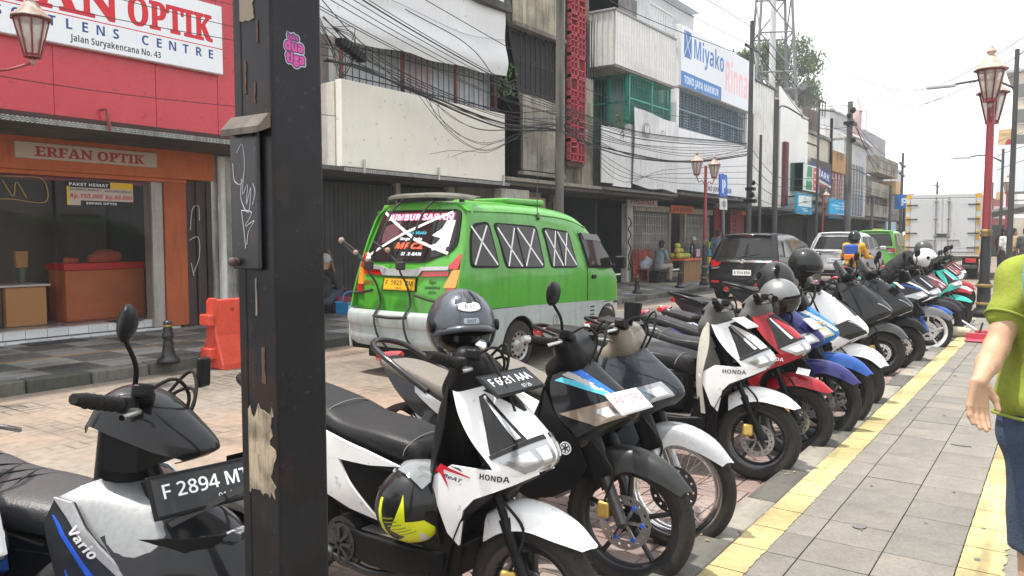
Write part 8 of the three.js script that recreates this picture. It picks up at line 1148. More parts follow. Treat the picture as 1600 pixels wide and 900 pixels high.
makeBike({ style: 'under', label: 'silver fendered motorcycle with wire spoke wheel and brown headlight cowl', pos: [-1.5, -3.5], yaw: -0.02, turn: 0.16, mirrors: 0, ...wire, disc: 1, barEnd: M.steel, fork: M.steel,
  c: { main: paint(C(0.03, 0.034, 0.042)), fender: M.silver, side: M.white, shield: paint(C(0.05, 0.06, 0.07)), seat: M.seatBrown, bar: paint(C(0.22, 0.19, 0.15), { clearcoat: 0.3 }), fork: M.silver, rim: M.chrome, disc: M.dark },
  more: (t, { S, gy }) => { part(t, 'phone_mount', [S(new THREE.CylinderGeometry(0.045, 0.04, 0.09, 16).translate(-0.26, gy + 0.09, 0.05)), S(rod([-0.28, gy, 0.03], [-0.265, gy + 0.06, 0.05], 0.012))], M.plastic); } });
makeBike({ style: 'scoot', label: 'white and grey scooter with pale plate before the red scooter', pos: [-1.51, -4.78], yaw: 0.1, turn: 0.1, mirrors: 0, c: { main: M.white, fender: M.white, side: M.grey, wing: M.white, bar: std(C(0.1, 0.1, 0.095), 0.6, { map: tDust }), inner: std(C(0.45, 0.43, 0.38), 0.7, { map: tDust }) }, plate: whitePlate('F 5821 HR', '09·27', [-0.1, 0.965, 0.0], 1.05),
  more: (t) => { const wz = (x, y) => 0.176 - 0.24 * Math.max(0, x + 0.25) - 0.55 * Math.max(0, x + 0.06) + 0.0065; printOn(t, 'lettering', -0.2, -0.05, 0.64, 0.7, (x, y) => [x, y, wz(x, y)], 240, 90, (x) => words(x, 'HONDA', 120, 46, 50, 'sans-serif', '#4a4a50', { fit: 220 })); } });
makeBike({ style: 'scoot', label: 'red scooter with grey bars between white and violet ones', pos: [-1.47, -5.42], yaw: 0.08, turn: 0.12, mirrors: 0, c: { main: M.red, fender: M.red, side: M.grey, wing: M.red, bar: std(C(0.12, 0.12, 0.12), 0.6, { map: tDust }), inner: M.plastic, disc: M.chrome }, disc: 1,
  more: (t) => { const wz = (x, y) => 0.176 - 0.24 * Math.max(0, x + 0.25) - 0.55 * Math.max(0, x + 0.06) + 0.0065; printOn(t, 'lettering', -0.2, -0.05, 0.64, 0.7, (x, y) => [x, y, wz(x, y)], 240, 90, (x) => words(x, 'HONDA', 120, 46, 50, 'sans-serif', '#e8d8d8', { fit: 220 })); part(t, 'fender_sticker', [box(0.08, 0.003, 0.07, 0, 0, 0).rotateZ(-0.15).rotateX(0.5).translate(0.06, 0.594, 0.07)], M.white); } });
makeBike({ style: 'under', label: 'violet blue motorcycle with white plate beside the red scooter', pos: [-1.44, -5.95], yaw: 0.05, turn: 0.1, mirrors: 2, c: { main: M.navy, fender: M.navy, side: M.navy, bar: M.navy, stripe: M.navy, seat: M.seat, disc: M.steel }, disc: 1, plate: whitePlate('F 2207 LM', '11·26', [-0.06, 0.86, 0.02], 0.9) });
makeBike({ style: 'under', label: 'bright blue motorcycle tucked beside the white maxi scooter', pos: [-1.44, -6.4], yaw: 0.05, turn: 0.08, mirrors: 0, c: { main: M.sky, fender: M.blue, side: M.white, sideStripe: M.blue, stripe: M.white, stripe2: M.gold, lens: new THREE.MeshPhysicalMaterial({ color: C(0.5, 0.45, 0.25), roughness: 0.2, metalness: 0.3, clearcoat: 1 }) } });
makeBike({ style: 'maxi', label: 'big white maxi scooter with dark lenses under a black helmet', pos: [-1.45, -7.15], yaw: 0.0, turn: 0.1, mirrors: 0, split: true, c: { main: M.white, fender: M.white, side: M.gloss, rim: M.dark, fork: M.iron }, disc: 1,
  more: (t) => printOn(t, 'emblem', -0.28, -0.2, 0.7, 0.76, (x, y) => [x + 0.1, y, 0.2], 64, 64, (x) => { x.strokeStyle = '#444'; x.lineWidth = 6; x.beginPath(); x.arc(32, 32, 24, 0, 7); x.stroke(); }) });
makeBike({ style: 'maxi', label: 'matt black maxi scooter next to the white maxi scooter', pos: [-1.6, -9.2], yaw: 0.12, turn: 0.2, mirrors: 2, c: { main: M.gloss, fender: paint(C(0.05)), side: M.plastic, rim: M.rim } });
makeBike({ style: 'maxi', label: 'glossy black maxi scooter with white plate, second black one', pos: [-1.5, -9.9], yaw: 0.05, turn: 0.1, mirrors: 2, split: true, c: { main: M.gloss, fender: M.plastic, side: M.gloss }, plate: whitePlate('B 4410 SJ', '02·28', [-0.05, 0.94, 0.04], 0.9) });
makeBike({ style: 'under', label: 'black motorcycle with pale alloy wheel and silver fender', pos: [-1.42, -11.3], yaw: 0.05, turn: 0.1, mirrors: 2, split: true, n: 3, c: { main: M.gloss, fender: paint(C(0.12, 0.12, 0.13)), stripe: M.white, stripe2: M.blue, side: M.gloss, rim: M.white, fork: M.blue } });
makeBike({ style: 'scoot', label: 'dark blue and white scooter beyond the pale wheel', pos: [-1.45, -12.0], yaw: 0.05, mirrors: 2, c: { main: M.gloss, fender: M.blue, side: M.white, wing: M.white } });
makeBike({ style: 'under', label: 'black motorcycle with a red stripe under the white helmet', pos: [-1.45, -12.7], yaw: 0.03, mirrors: 2, c: { main: M.gloss, fender: M.gloss, stripe: M.red, stripe2: M.red, side: M.maroon } });
makeBike({ style: 'under', label: 'black and maroon motorcycle beside the teal scooter', pos: [-1.46, -13.3], yaw: 0.04, mirrors: 2, c: { main: M.maroon, fender: M.gloss, stripe: M.silver, side: M.gloss } });
makeBike({ style: 'scoot', label: 'teal scooter with dark seat near the lamp post', pos: [-1.42, -14.3], yaw: 0.0, turn: 0.25, mirrors: 0, c: { main: M.teal, fender: M.teal, side: M.teal, wing: M.teal, inner: M.teal, crease: M.teal, cover: M.teal } });
['first red and white scooter beyond the teal one', 'second red and white scooter beyond the teal one', 'maroon scooter, third beyond the teal one', 'last red scooter before the truck'].forEach((label, i) => makeBike({ style: i === 2 ? 'under' : 'scoot', label, pos: [-1.6 - i * 0.06, -16.4 - i * 0.85], yaw: 0.05, mirrors: 2, c: { main: i === 2 ? M.maroon : M.red, fender: i === 1 ? M.white : M.red, side: i === 2 ? M.maroon : M.white, wing: M.red, stripe: M.white } }));

// ================================================================ HELMETS (looking along local +x)
function helmet(label, pos, rot, o) {
  const t = thing('helmet', label, 'helmet', pos); t.rotation.set(...rot);
  const R = [0.15, 0.142, 0.128], low = o.full ? 0 : 1;
  const at = (az, el, k = 1) => { const e = el * D, a = az * D, s = 1 - 0.05 * Math.max(0, -Math.sin(e)); return [R[0] * k * s * Math.cos(e) * Math.cos(a), R[1] * k * Math.sin(e), R[2] * k * s * Math.cos(e) * Math.sin(a)]; };
  const sm = (x) => { x = Math.max(0, Math.min(1, x)); return x * x * (3 - 2 * x); };
  const lowEl = (az) => { const a = Math.abs(az); return 4 - 62 * sm((a - 48) / 22) + 6 * sm((a - 110) / 60); };
  const rows = (k, up = 90) => Array.from({ length: 15 }, (_, i) => Array.from({ length: 49 }, (_, j) => { const az = -180 + 360 * j / 48, L = lowEl(az); return at(az, up + (L - up) * i / 14, k); }));
  part(t, 'shell', patch(rows(1), { nu: 72, nv: 22, th: 0.008 }), o.shell);
  part(t, 'lining', patch(rows(0.93, 88), { nu: 40, nv: 14, th: 0.012 }), std(o.lining ?? C(0.03), 0.95));
  part(t, 'trim', tube(Array.from({ length: 49 }, (_, j) => { const az = -180 + 360 * j / 48; return at(az, lowEl(az), 0.99); }), 0.006, 96, 6), M.rubber);
  if (o.full) part(t, 'chin_bar', patch([-38, -50, -62, -70].map((el, i) => Array.from({ length: 15 }, (_, j) => { const az = -70 + 140 * j / 14; const p = at(az, el, 1.0 + 0.13 * Math.cos(az * D) - i * 0.01); return p; })), { nu: 24, nv: 8, th: 0.014 }), o.chin ?? o.shell);
  if (o.visor) part(t, 'visor', patch([o.visor[0], (o.visor[0] + o.visor[1]) / 2, o.visor[1]].map((el) => Array.from({ length: 13 }, (_, j) => at(-64 + 128 * j / 12, el, o.visorK ?? 1.035))), { nu: 20, nv: 8, th: 0.002 }), o.visorMat ?? M.visor);
  part(t, 'visor_pivot', [1, -1].map((s) => { const p = at(s * 72, 4, 1.01); return cylZ(0.022, 0.014, p[0], p[1], p[2], 14); }), o.pivot ?? M.plastic);
  if (o.brow) part(t, 'brow', patch([[12, 1.0], [9, 1.06], [4, 1.06], [2, 1.0]].map(([el, k]) => Array.from({ length: 17 }, (_, j) => { const az = -70 + 140 * j / 16, f = Math.cos(az / 70 * PI / 2); return at(az, el - (1 - f) * 14, 1 + (k - 1) * (0.4 + 0.6 * f)); })), { nu: 30, nv: 8, th: 0.004 }), o.brow);
  if (o.vents) part(t, 'vents', [-1, 0, 1].map((s) => patch([[0, 1.02], [10, 1.05], [24, 1.05], [32, 1.01]].map(([e, k]) => [-7, 0, 7].map((a) => at(s * 26 + a, 45 + e * 0.9, k))), { nu: 6, nv: 8, th: 0.005 })), o.vents);
  part(t, 'chin_strap', [1, -1].map((s) => tube([at(s * 80, -50, 0.92), [0.05, -0.15, s * 0.05], [0.04, -0.2, s * 0.02]], 0.008, 10, 5)), M.rubber);
  const pr = (name, a0, a1, e0, e1, w, h, draw, k = 1.012) => { const g = new THREE.PlaneGeometry(1, 1, 14, 8), p = g.attributes.position; for (let i = 0; i < p.count; i++) { const u = p.getX(i) + 0.5, v = p.getY(i) + 0.5; p.setXYZ(i, ...at(a0 + (a1 - a0) * u, e0 + (e1 - e0) * v, k)); } g.computeVertexNormals(); part(t, name, g, std(0xffffff, 0.35, { transparent: true, alphaTest: 0.4, map: canvasTex(w, h, (x) => { x.clearRect(0, 0, w, h); draw(x); }) }), null, true); };
  o.more?.(t, pr, at); return t;
}
// local +x turned towards the camera-side right
helmet('dark grey open helmet with oval white logo on the white scooter', [-1.85, 1.165, -2.3], [-0.0, -0.62, -0.06], { shell: paint(C(0.075, 0.085, 0.1), { metalness: 0.45, roughness: 0.35 }), brow: paint(C(0.06, 0.065, 0.075), { metalness: 0.3 }), vents: paint(C(0.05, 0.052, 0.06), { metalness: 0.3 }), visor: [-4, -38], lining: C(0.02),
  more: (t, pr) => { pr('logo', 30, -30, 30, 50, 240, 100, (x) => { x.fillStyle = '#15161a'; x.beginPath(); x.ellipse(120, 50, 118, 48, 0, 0, 7); x.fill(); x.fillStyle = '#e9eaec'; x.beginPath(); x.ellipse(120, 50, 108, 40, 0, 0, 7); x.fill(); x.fillStyle = '#15161a'; x.beginPath(); x.arc(38, 50, 34, PI * 0.62, PI * 1.38); x.arc(120, 50, 95, PI * 1.2, PI * 0.8, true); x.fill(); x.beginPath(); x.arc(202, 50, 34, -PI * 0.38, PI * 0.38); x.arc(120, 50, 95, PI * 0.2, -PI * 0.2, true); x.fill(); words(x, 'Kyt', 120, 50, 58, 'serif', '#15161a', { fit: 100, skew: -0.2 }); }); pr('lettering', 14, -14, 13, 22, 120, 44, (x) => { x.fillStyle = '#8a9099'; x.beginPath(); x.roundRect(2, 2, 116, 40, 14); x.fill(); words(x, 'DOT', 60, 23, 34, 'sans-serif', '#1c2026'); }); } });
helmet('black and yellow full face helmet standing in the white scooter footwell', [-1.9, 0.535, -2.1], [0.25, 0.85, 0.45], { full: true, shell: paint(C(0.012)), chin: paint(C(0.55, 0.6, 0.03)), visor: [96, 40], visorK: 1.13, visorMat: new THREE.MeshPhysicalMaterial({ color: C(0.6, 0.62, 0.63), roughness: 0.06, transmission: 0.75, thickness: 0, specularIntensity: 1 }), lining: C(0.02), vents: paint(C(0.05)),
  more: (t, pr) => { const dr = (x) => { x.fillStyle = '#d3dc1e'; x.beginPath(); x.moveTo(10, 20); x.lineTo(180, 0); x.lineTo(230, 60); x.lineTo(150, 90); x.lineTo(190, 130); x.lineTo(90, 240); x.lineTo(120, 150); x.lineTo(60, 130); x.fill(); x.fillStyle = '#c9ccd0'; x.beginPath(); x.moveTo(70, 30); x.lineTo(130, 25); x.lineTo(90, 90); x.fill(); x.fillStyle = '#d3dc1e'; x.fillRect(215, 70, 22, 170); x.fillStyle = '#8f9a14'; for (let i = 0; i < 6; i++) x.fillRect(100 + i * 12, 100 + i * 14, 60, 5); }; pr('decal', 60, 165, 58, -54, 260, 260, dr); pr('decal', -60, -165, 58, -54, 260, 260, dr); pr('lettering', 20, -20, 48, 56, 200, 50, (x) => words(x, 'SNAIL', 100, 26, 44, 'sans-serif', '#cfd2d6'), 1.01); } });
helmet('shiny black helmet hanging high on the white maxi scooter', [-1.83, 1.26, -7.0], [0.1, -0.2, -0.5], { shell: paint(C(0.012)), lining: C(0.12, 0.01, 0.015), brow: M.gloss });
helmet('matt black helmet on the violet motorcycle bars', [-1.8, 1.17, -6.05], [0.2, 2.6, 0.2], { shell: paint(C(0.03, 0.03, 0.03), { clearcoat: 0.3 }), brow: M.plastic });
helmet('small grey helmet with clear visor beside the matt black one', [-1.68, 1.06, -5.75], [0.1, -0.3, 0.1], { shell: paint(C(0.2, 0.21, 0.21), { metalness: 0.4 }), visor: [0, -40] });
helmet('white helmet with grey stripes standing on a black motorcycle', [-1.62, 1.2, -12.4], [0.05, 0.1, 0.1], { shell: paint(C(0.72)), brow: M.silver, lining: C(0.02) });

// ================================================================ PEOPLE
const SK = [C(0.42, 0.235, 0.15), C(0.32, 0.17, 0.1), C(0.26, 0.14, 0.085)].map((c) => new THREE.MeshPhysicalMaterial({ color: c, roughness: 0.55, sheen: 0.2, bumpMap: tLeather, bumpScale: 0.0004 }));
const cloth = (c) => std(c, 0.92, { map: tDust, bumpMap: tFine, bumpScale: 0.0015 });
function hand(wr, dir, side, k = 1) { // bones of a hand: wrist point, direction of the fingers, direction of the thumb's side
  const d = V(...dir).normalize(), s = V(...side).addScaledVector(d, -V(...side).dot(d)).normalize(), n = d.clone().cross(s), P = (a, b, c) => V(...wr).addScaledVector(d, a * k).addScaledVector(s, b * k).addScaledVector(n, c * k).toArray(), B = [];
  for (const b of [-0.027, -0.009, 0.009, 0.027]) B.push([P(0, b * 0.6, 0), P(0.075, b, 0), 0.014 * k, 0.011 * k]);
  [[-0.029, 0.055, 0.2], [-0.01, 0.068, 0.3], [0.01, 0.073, 0.36], [0.029, 0.066, 0.3]].forEach(([b, L, c]) => { B.push([P(0.078, b, 0), P(0.078 + L * 0.5, b, L * c * 0.4), 0.0092 * k, 0.0083 * k], [P(0.078 + L * 0.5, b, L * c * 0.4), P(0.078 + L * 0.94, b * 0.82, L * c * 1.3), 0.0083 * k, 0.0068 * k]); });
  B.push([P(0.015, 0.025, 0.004), P(0.05, 0.05, 0.012), 0.014 * k, 0.0105 * k], [P(0.05, 0.05, 0.012), P(0.082, 0.056, 0.022), 0.0105 * k, 0.008 * k]); return B;
}
function person(label, pos, yaw, o) { // facing local +x; joints may be overridden
  const t = thing('person', label, 'person', pos, yaw), s = (o.h ?? 1.65) / 1.65;
  const J = { head: [0.02, 1.54, 0], neck: [0, 1.4, 0], chest: [0, 1.22, 0], waist: [0, 1.0, 0], pelvis: [0, 0.9, 0], shL: [0, 1.35, -0.17], shR: [0, 1.35, 0.17], elL: [-0.03, 1.08, -0.22], elR: [-0.03, 1.08, 0.22], wrL: [0.08, 0.85, -0.23], wrR: [0.08, 0.85, 0.23], hiL: [0, 0.88, -0.09], hiR: [0, 0.88, 0.09], knL: [0.03, 0.48, -0.1], knR: [0.03, 0.48, 0.1], anL: [0, 0.08, -0.1], anR: [0, 0.08, 0.1], ...o.J };
  for (const k in J) J[k] = J[k].map((v) => v * s);
  const B = (a, b, ra, rb, f) => [J[a], J[b], ra * s, rb * s, f], q = o.cell ?? 0.02;
  const toe = (an) => { const d = o.toe ?? [0.15, -0.04, 0]; return [J[an][0] + d[0] * s, Math.max(0.03, J[an][1] + d[1] * s), J[an][2] + d[2] * s]; };
  const add = (p, v) => [p[0] + v[0] * s, p[1] + v[1] * s, p[2] + v[2] * s];
  const hd = o.look ?? [1, 0, 0], bones = [[add(J.head, [0, 0.05, 0]), add(J.head, [hd[0] * 0.02, -0.04, hd[2] * 0.02]), 0.092 * s, 0.078 * s], [add(J.head, [hd[0] * 0.03, -0.06, hd[2] * 0.03]), add(J.head, [hd[0] * 0.05, -0.095, hd[2] * 0.05]), 0.055 * s, 0.04 * s], [add(J.head, [hd[0] * 0.09, 0.005, hd[2] * 0.09]), add(J.head, [hd[0] * 0.108, -0.03, hd[2] * 0.108]), 0.012 * s, 0.016 * s], [add(J.head, [-hd[2] * 0.088, -0.01, hd[0] * 0.088]), add(J.head, [-hd[2] * 0.092, -0.04, hd[0] * 0.092]), 0.016 * s, 0.012 * s], [add(J.head, [hd[2] * 0.088, -0.01, -hd[0] * 0.088]), add(J.head, [hd[2] * 0.092, -0.04, -hd[0] * 0.092]), 0.016 * s, 0.012 * s], B('head', 'neck', 0.06, 0.055), B('neck', 'chest', 0.06, 0.12, [0.8, 1, 1.1]), B('chest', 'pelvis', 0.13, 0.13, [0.8, 1, 1.1]), B('shL', 'shR', 0.055, 0.055)];
  for (const k of ['L', 'R']) { bones.push(B('sh' + k, 'el' + k, 0.05, 0.04), B('el' + k, 'wr' + k, 0.04, 0.026), B('hi' + k, 'kn' + k, 0.082, 0.055), B('kn' + k, 'an' + k, 0.054, 0.034), [J['an' + k], toe('an' + k), 0.036 * s, 0.03 * s]); if (!o.mitten) bones.push(...hand(J['wr' + k], [J['wr' + k][0] - J['el' + k][0], J['wr' + k][1] - J['el' + k][1], J['wr' + k][2] - J['el' + k][2]], o['thumb' + k] ?? [1, 0, 0], s)); }
  part(t, 'body', blob(bones, q, 0.022), SK[o.skin ?? 1]);
  const sl = o.sleeve ?? 0.6, mid = (a, b, f) => J[a].map((v, i) => v + (J[b][i] - v) * f), sb = [B('neck', 'chest', 0.05, 0.135, [0.85, 1, 1.1]), B('chest', 'waist', 0.145, 0.145, [0.85, 1, 1.12]), B('waist', 'pelvis', 0.145, 0.15, [0.85, 1, 1.12]), B('shL', 'shR', 0.065, 0.065)];
  for (const k of ['L', 'R']) { sb.push([J['sh' + k], mid('sh' + k, 'el' + k, Math.min(1, sl * 1.6)), 0.066 * s, 0.058 * s]); if (sl > 0.65) sb.push([J['el' + k], mid('el' + k, 'wr' + k, 0.9), 0.056 * s, 0.042 * s]); }
  part(t, 'shirt', wrinkle(blob(sb, q, 0.03), 0.006, 38), cloth(o.shirt));
  const pb = [B('pelvis', 'pelvis', 0.14, 0.14, [0.85, 0.8, 1.1])]; for (const k of ['L', 'R']) pb.push(B('hi' + k, 'kn' + k, 0.1, 0.075), [J['kn' + k], mid('kn' + k, 'an' + k, o.trouser ?? 0.9), 0.075 * s, 0.06 * s]);
  part(t, 'trousers', wrinkle(blob(pb, q, 0.03), 0.005, 30), cloth(o.pants));
  for (const k of ['L', 'R']) part(t, 'shoe', blob([[add(J['an' + k], [-0.03, -0.03, 0]), toe('an' + k), 0.046 * s, 0.042 * s]], 0.014, 0.02), std(C(0.03), 0.7));
  if (o.hair) part(t, 'hair', blob([[add(J.head, [-hd[0] * 0.02, 0.065, -hd[2] * 0.02]), add(J.head, [-hd[0] * 0.045, -0.02, -hd[2] * 0.045]), 0.098 * s, 0.085 * s]], 0.014, 0.02), cloth(o.hair));
  if (o.cap) part(t, 'cap', [blob([[add(J.head, [0, 0.07, 0]), add(J.head, [0, 0.06, 0]), 0.1 * s, 0.102 * s]], 0.014, 0.02), blob([[add(J.head, [hd[0] * 0.08, 0.05, hd[2] * 0.08]), add(J.head, [hd[0] * 0.16, 0.035, hd[2] * 0.16]), 0.05 * s, 0.045 * s, [1, 0.3, 1]]], 0.012, 0.01)], cloth(o.cap));
  if (o.helmet) part(t, 'helmet', blob([[add(J.head, [0, 0.05, 0]), add(J.head, [-hd[0] * 0.02, -0.01, -hd[2] * 0.02]), 0.135 * s, 0.128 * s], [add(J.head, [hd[0] * 0.06, -0.08, hd[2] * 0.06]), add(J.head, [hd[0] * 0.05, -0.08, hd[2] * 0.05]), 0.1 * s, 0.095 * s]], 0.014, 0.03), o.helmet);
  if (o.helmet) part(t, 'visor', blob([[add(J.head, [hd[0] * 0.085, 0.01, hd[2] * 0.085]), add(J.head, [hd[0] * 0.088, -0.015, hd[2] * 0.088]), 0.078 * s, 0.078 * s]], 0.012, 0.02), M.glassDark);
  o.more?.(t, J, s, add); return t;
}
// the walker in green, seen from behind at the right edge
{
  const t = thing('person', 'walker in lime green T-shirt and blue shorts at the right edge', 'person', [0.045, 0.1, -2.98]), q = (p) => [p[0] - 0.03, p[1] - 0.1, p[2] + 2.98];
  const sh = q([-0.125, 1.36, -2.98]), el = q([-0.182, 1.155, -2.87]), wr = q([-0.212, 1.07, -2.7]), shR = [0.165, 1.285, 0.02], elR = [0.21, 1.04, -0.12], wrR = [0.2, 0.86, -0.26];
  const legs = [[[-0.085, 0.8, 0], [-0.085, 0.43, 0.02], 0.085, 0.058], [[-0.085, 0.43, 0.02], [-0.08, 0.08, 0.1], 0.056, 0.034], [[0.085, 0.8, 0], [0.09, 0.44, -0.12], 0.085, 0.058], [[0.09, 0.44, -0.12], [0.09, 0.07, -0.1], 0.056, 0.034], [[-0.08, 0.06, 0.1], [-0.09, 0.03, -0.05], 0.036, 0.028], [[0.09, 0.05, -0.1], [0.1, 0.03, -0.26], 0.036, 0.028]];
  const el2 = q([-0.196, 1.115, -2.79]);
  const arm = [[sh, el, 0.045, 0.036], [el, el2, 0.036, 0.035], [el2, wr, 0.034, 0.021], [q([-0.178, 1.15, -2.853]), q([-0.18, 1.15, -2.85]), 0.022, 0.018]], fist = [[el2.map((v, i) => v + (wr[i] - v) * 0.75), wr, 0.0245, 0.021], ...hand(wr, [-0.02, -0.97, 0.12], [0.7, -0.1, -0.7], 0.95)];
  const bones = [...arm, [shR, elR, 0.05, 0.038], [elR, wrR, 0.038, 0.026], ...hand(wrR, [0, -0.7, -0.6], [-1, 0, 0], 0.98), ...legs, [[0, 1.49, -0.03], [0, 1.42, -0.05], 0.092, 0.078], [[0, 1.39, -0.08], [0, 1.36, -0.1], 0.05, 0.036], [[0, 1.44, -0.13], [0, 1.41, -0.14], 0.012, 0.014], [[0.09, 1.44, -0.03], [0.092, 1.42, -0.03], 0.015, 0.012], [[-0.09, 1.44, -0.03], [-0.092, 1.42, -0.03], 0.015, 0.012], [[0, 1.42, -0.02], [0, 1.3, 0], 0.055, 0.052], [[0, 1.28, 0], [0, 1.1, 0], 0.12, 0.12, [1.2, 1, 0.75]], [[0, 1.1, 0], [0, 0.82, 0], 0.12, 0.13, [1.2, 1, 0.8]], [sh, shR, 0.05, 0.05]];
  part(t, 'body', [blob(bones, 0.0075, 0.014), blob(fist, 0.003, 0.007)], new THREE.MeshPhysicalMaterial({ color: C(0.47, 0.29, 0.18), map: again(tDust, 0.25), roughness: 0.55, sheen: 0.25, sheenColor: C(0.5, 0.3, 0.2), bumpMap: tLeather, bumpScale: 0.0006 }));
  const sl = [sh[0] + (el[0] - sh[0]) * 0.46, sh[1] + (el[1] - sh[1]) * 0.46, sh[2] + (el[2] - sh[2]) * 0.46];
  const shirt = [[[0, 1.29, 0], [0, 1.24, 0], 0.125, 0.14, [1.2, 1, 0.78]], [[0, 1.24, 0], [0, 1.02, 0.01], 0.14, 0.135, [1.2, 1, 0.8]], [[0, 1.02, 0.01], [0, 0.9, 0.02], 0.14, 0.17, [1.33, 0.7, 0.82]], [sh, shR, 0.062, 0.062], [sh, sl, 0.066, 0.066], [shR, [0.19, 1.17, -0.05], 0.066, 0.066], [[0, 1.31, 0], [0, 1.345, 0], 0.075, 0.064]];
  const g = wrinkle(blob(shirt, 0.008, 0.045), 0.009, 40); part(t, 'shirt', g, std(C(0.225, 0.275, 0.03), 0.9, { map: tDust, bumpMap: tFine, bumpScale: 0.001 }));
  part(t, 'hem', tube(Array.from({ length: 25 }, (_, i) => { const a = i / 24 * 2 * PI; return [0.222 * Math.cos(a), 0.838 + 0.004 * Math.sin(3 * a), 0.02 + 0.137 * Math.sin(a)]; }), 0.005, 72, 5), std(C(0.2, 0.245, 0.028), 0.9));
  const sm = V(...sl).sub(V(...sh)).normalize(), ring = new THREE.TorusGeometry(0.064, 0.0045, 6, 36).applyQuaternion(new THREE.Quaternion().setFromUnitVectors(V(0, 0, 1), sm)).translate(sl[0] + sm.x * 0.028, sl[1] + sm.y * 0.028, sl[2] + sm.z * 0.028); part(t, 'sleeve_hem', ring, std(C(0.2, 0.245, 0.028), 0.9));
  const shorts = [[[0, 0.86, 0.01], [0, 0.78, 0.01], 0.15, 0.155, [1.38, 0.8, 0.85]], [[-0.085, 0.8, 0.01], [-0.08, 0.42, 0.03], 0.108, 0.086, [1.0, 0.3, 1.05]], [[0.09, 0.8, 0], [0.095, 0.42, -0.1], 0.108, 0.086, [1, 0.3, 1.05]]];
  part(t, 'shorts', wrinkle(blob(shorts, 0.011, 0.03), 0.007, 20, 6), std(C(0.035, 0.055, 0.1), 0.95, { map: tDust, bumpMap: tFine, bumpScale: 0.002 }));
  part(t, 'hair', blob([[[0, 1.5, 0], [0, 1.42, 0.03], 0.1, 0.09]], 0.012, 0.02), std(C(0.015), 0.6));
  for (const [x, z] of [[-0.085, 0.07], [0.095, -0.15]]) part(t, 'sandal', rbox(0.1, 0.03, 0.25, x, 0.016, z, 0.012), std(C(0.06, 0.04, 0.03), 0.8));
  solo('bag_strap', 'blue shoulder strap across the back of the green T-shirt', 'bag', patch([[[-0.105, 1.45, -3.0], [-0.05, 1.455, -3.0]], [[-0.105, 1.445, -2.925], [-0.05, 1.45, -2.92]], [[-0.105, 1.36, -2.855], [-0.05, 1.365, -2.85]], [[-0.08, 1.2, -2.845], [-0.03, 1.2, -2.84]], [[-0.02, 1.0, -2.845], [0.025, 1.0, -2.84]], [[0.06, 0.9, -2.82], [0.1, 0.9, -2.82]]], { nu: 4, nv: 30, th: 0.003 }), std(C(0.06, 0.19, 0.27), 0.85, { bumpMap: tFine, bumpScale: 0.001 }));
}
const sit = (x) => ({ pelvis: [0, 0.48, 0], waist: [0.01, 0.6, 0], chest: [0.08, 0.82, 0], neck: [0.13, 1.0, 0], head: [0.18, 1.13, 0], shL: [0.11, 0.94, -0.17], shR: [0.11, 0.94, 0.17], elL: [0.2, 0.68, -0.2], elR: [0.2, 0.68, 0.2], wrL: [0.42, 0.62, -0.1], wrR: [0.42, 0.62, 0.1], hiL: [0.02, 0.47, -0.1], hiR: [0.02, 0.47, 0.1], knL: [0.42, 0.5, -0.12], knR: [0.42, 0.5, 0.12], anL: [0.4, 0.08, -0.12], anR: [0.4, 0.08, 0.12], ...x });
person('fruit seller in grey blue shirt and beige trousers sitting on a crate', [-10.1, 0.12, -22.1], PI / 2 - 0.3, { J: sit({}), shirt: C(0.19, 0.24, 0.27), pants: C(0.32, 0.28, 0.23), hair: C(0.03), sleeve: 0.6 });
person('woman in dark blue top half hidden behind the fruit table', [-11.0, 0.12, -24.4], 0.2, { h: 1.3, shirt: C(0.06, 0.1, 0.13), pants: C(0.04), hair: C(0.02) });
person('person with white cap and dark clothes beside the shop gate', [-10.6, 0.12, -26.0], 0.5, { h: 1.35, shirt: C(0.04, 0.04, 0.045), pants: C(0.03), cap: C(0.6), sleeve: 0.9 });
person('man in grey blue shirt standing on the far pavement by the black car', [-9.3, 0.12, -24.95], PI / 2, { h: 1.58, shirt: C(0.14, 0.18, 0.24), pants: C(0.04, 0.04, 0.05), hair: C(0.02) });
person('person in dark clothes crouching against the shutter beside the column', [-10.85, 0.12, -9.55], PI / 2 + 0.2, { J: sit({ pelvis: [0, 0.25, 0], waist: [0, 0.38, 0], chest: [0.03, 0.6, 0], neck: [0.06, 0.78, 0], head: [0.1, 0.92, 0], shL: [0.05, 0.73, -0.17], shR: [0.05, 0.73, 0.17], elL: [0.2, 0.5, -0.2], elR: [0.2, 0.5, 0.2], wrL: [0.4, 0.48, -0.08], wrR: [0.4, 0.48, 0.08], hiL: [0, 0.24, -0.1], hiR: [0, 0.24, 0.1], knL: [0.35, 0.45, -0.12], knR: [0.35, 0.45, 0.12], anL: [0.25, 0.08, -0.12], anR: [0.25, 0.08, 0.12] }), shirt: C(0.025, 0.025, 0.03), pants: C(0.05, 0.06, 0.08), cap: C(0.4), sleeve: 0.9 });
person('man in black jacket and dark helmet bending over the parked row', [-2.15, 0.0, -14.0], 0.35, { J: { pelvis: [-0.2, 0.88, 0], waist: [-0.12, 1.0, 0], chest: [0.08, 1.14, 0], neck: [0.22, 1.18, 0], head: [0.3, 1.26, 0.02], shL: [0.18, 1.16, -0.17], shR: [0.18, 1.16, 0.17], elL: [0.28, 0.92, -0.2], elR: [0.28, 0.92, 0.2], wrL: [0.45, 0.8, -0.12], wrR: [0.45, 0.8, 0.12] }, look: [0.3, -0.4, 0.95], shirt: C(0.016), pants: C(0.02), sleeve: 0.95, helmet: paint(C(0.07)), yaw: 0 });
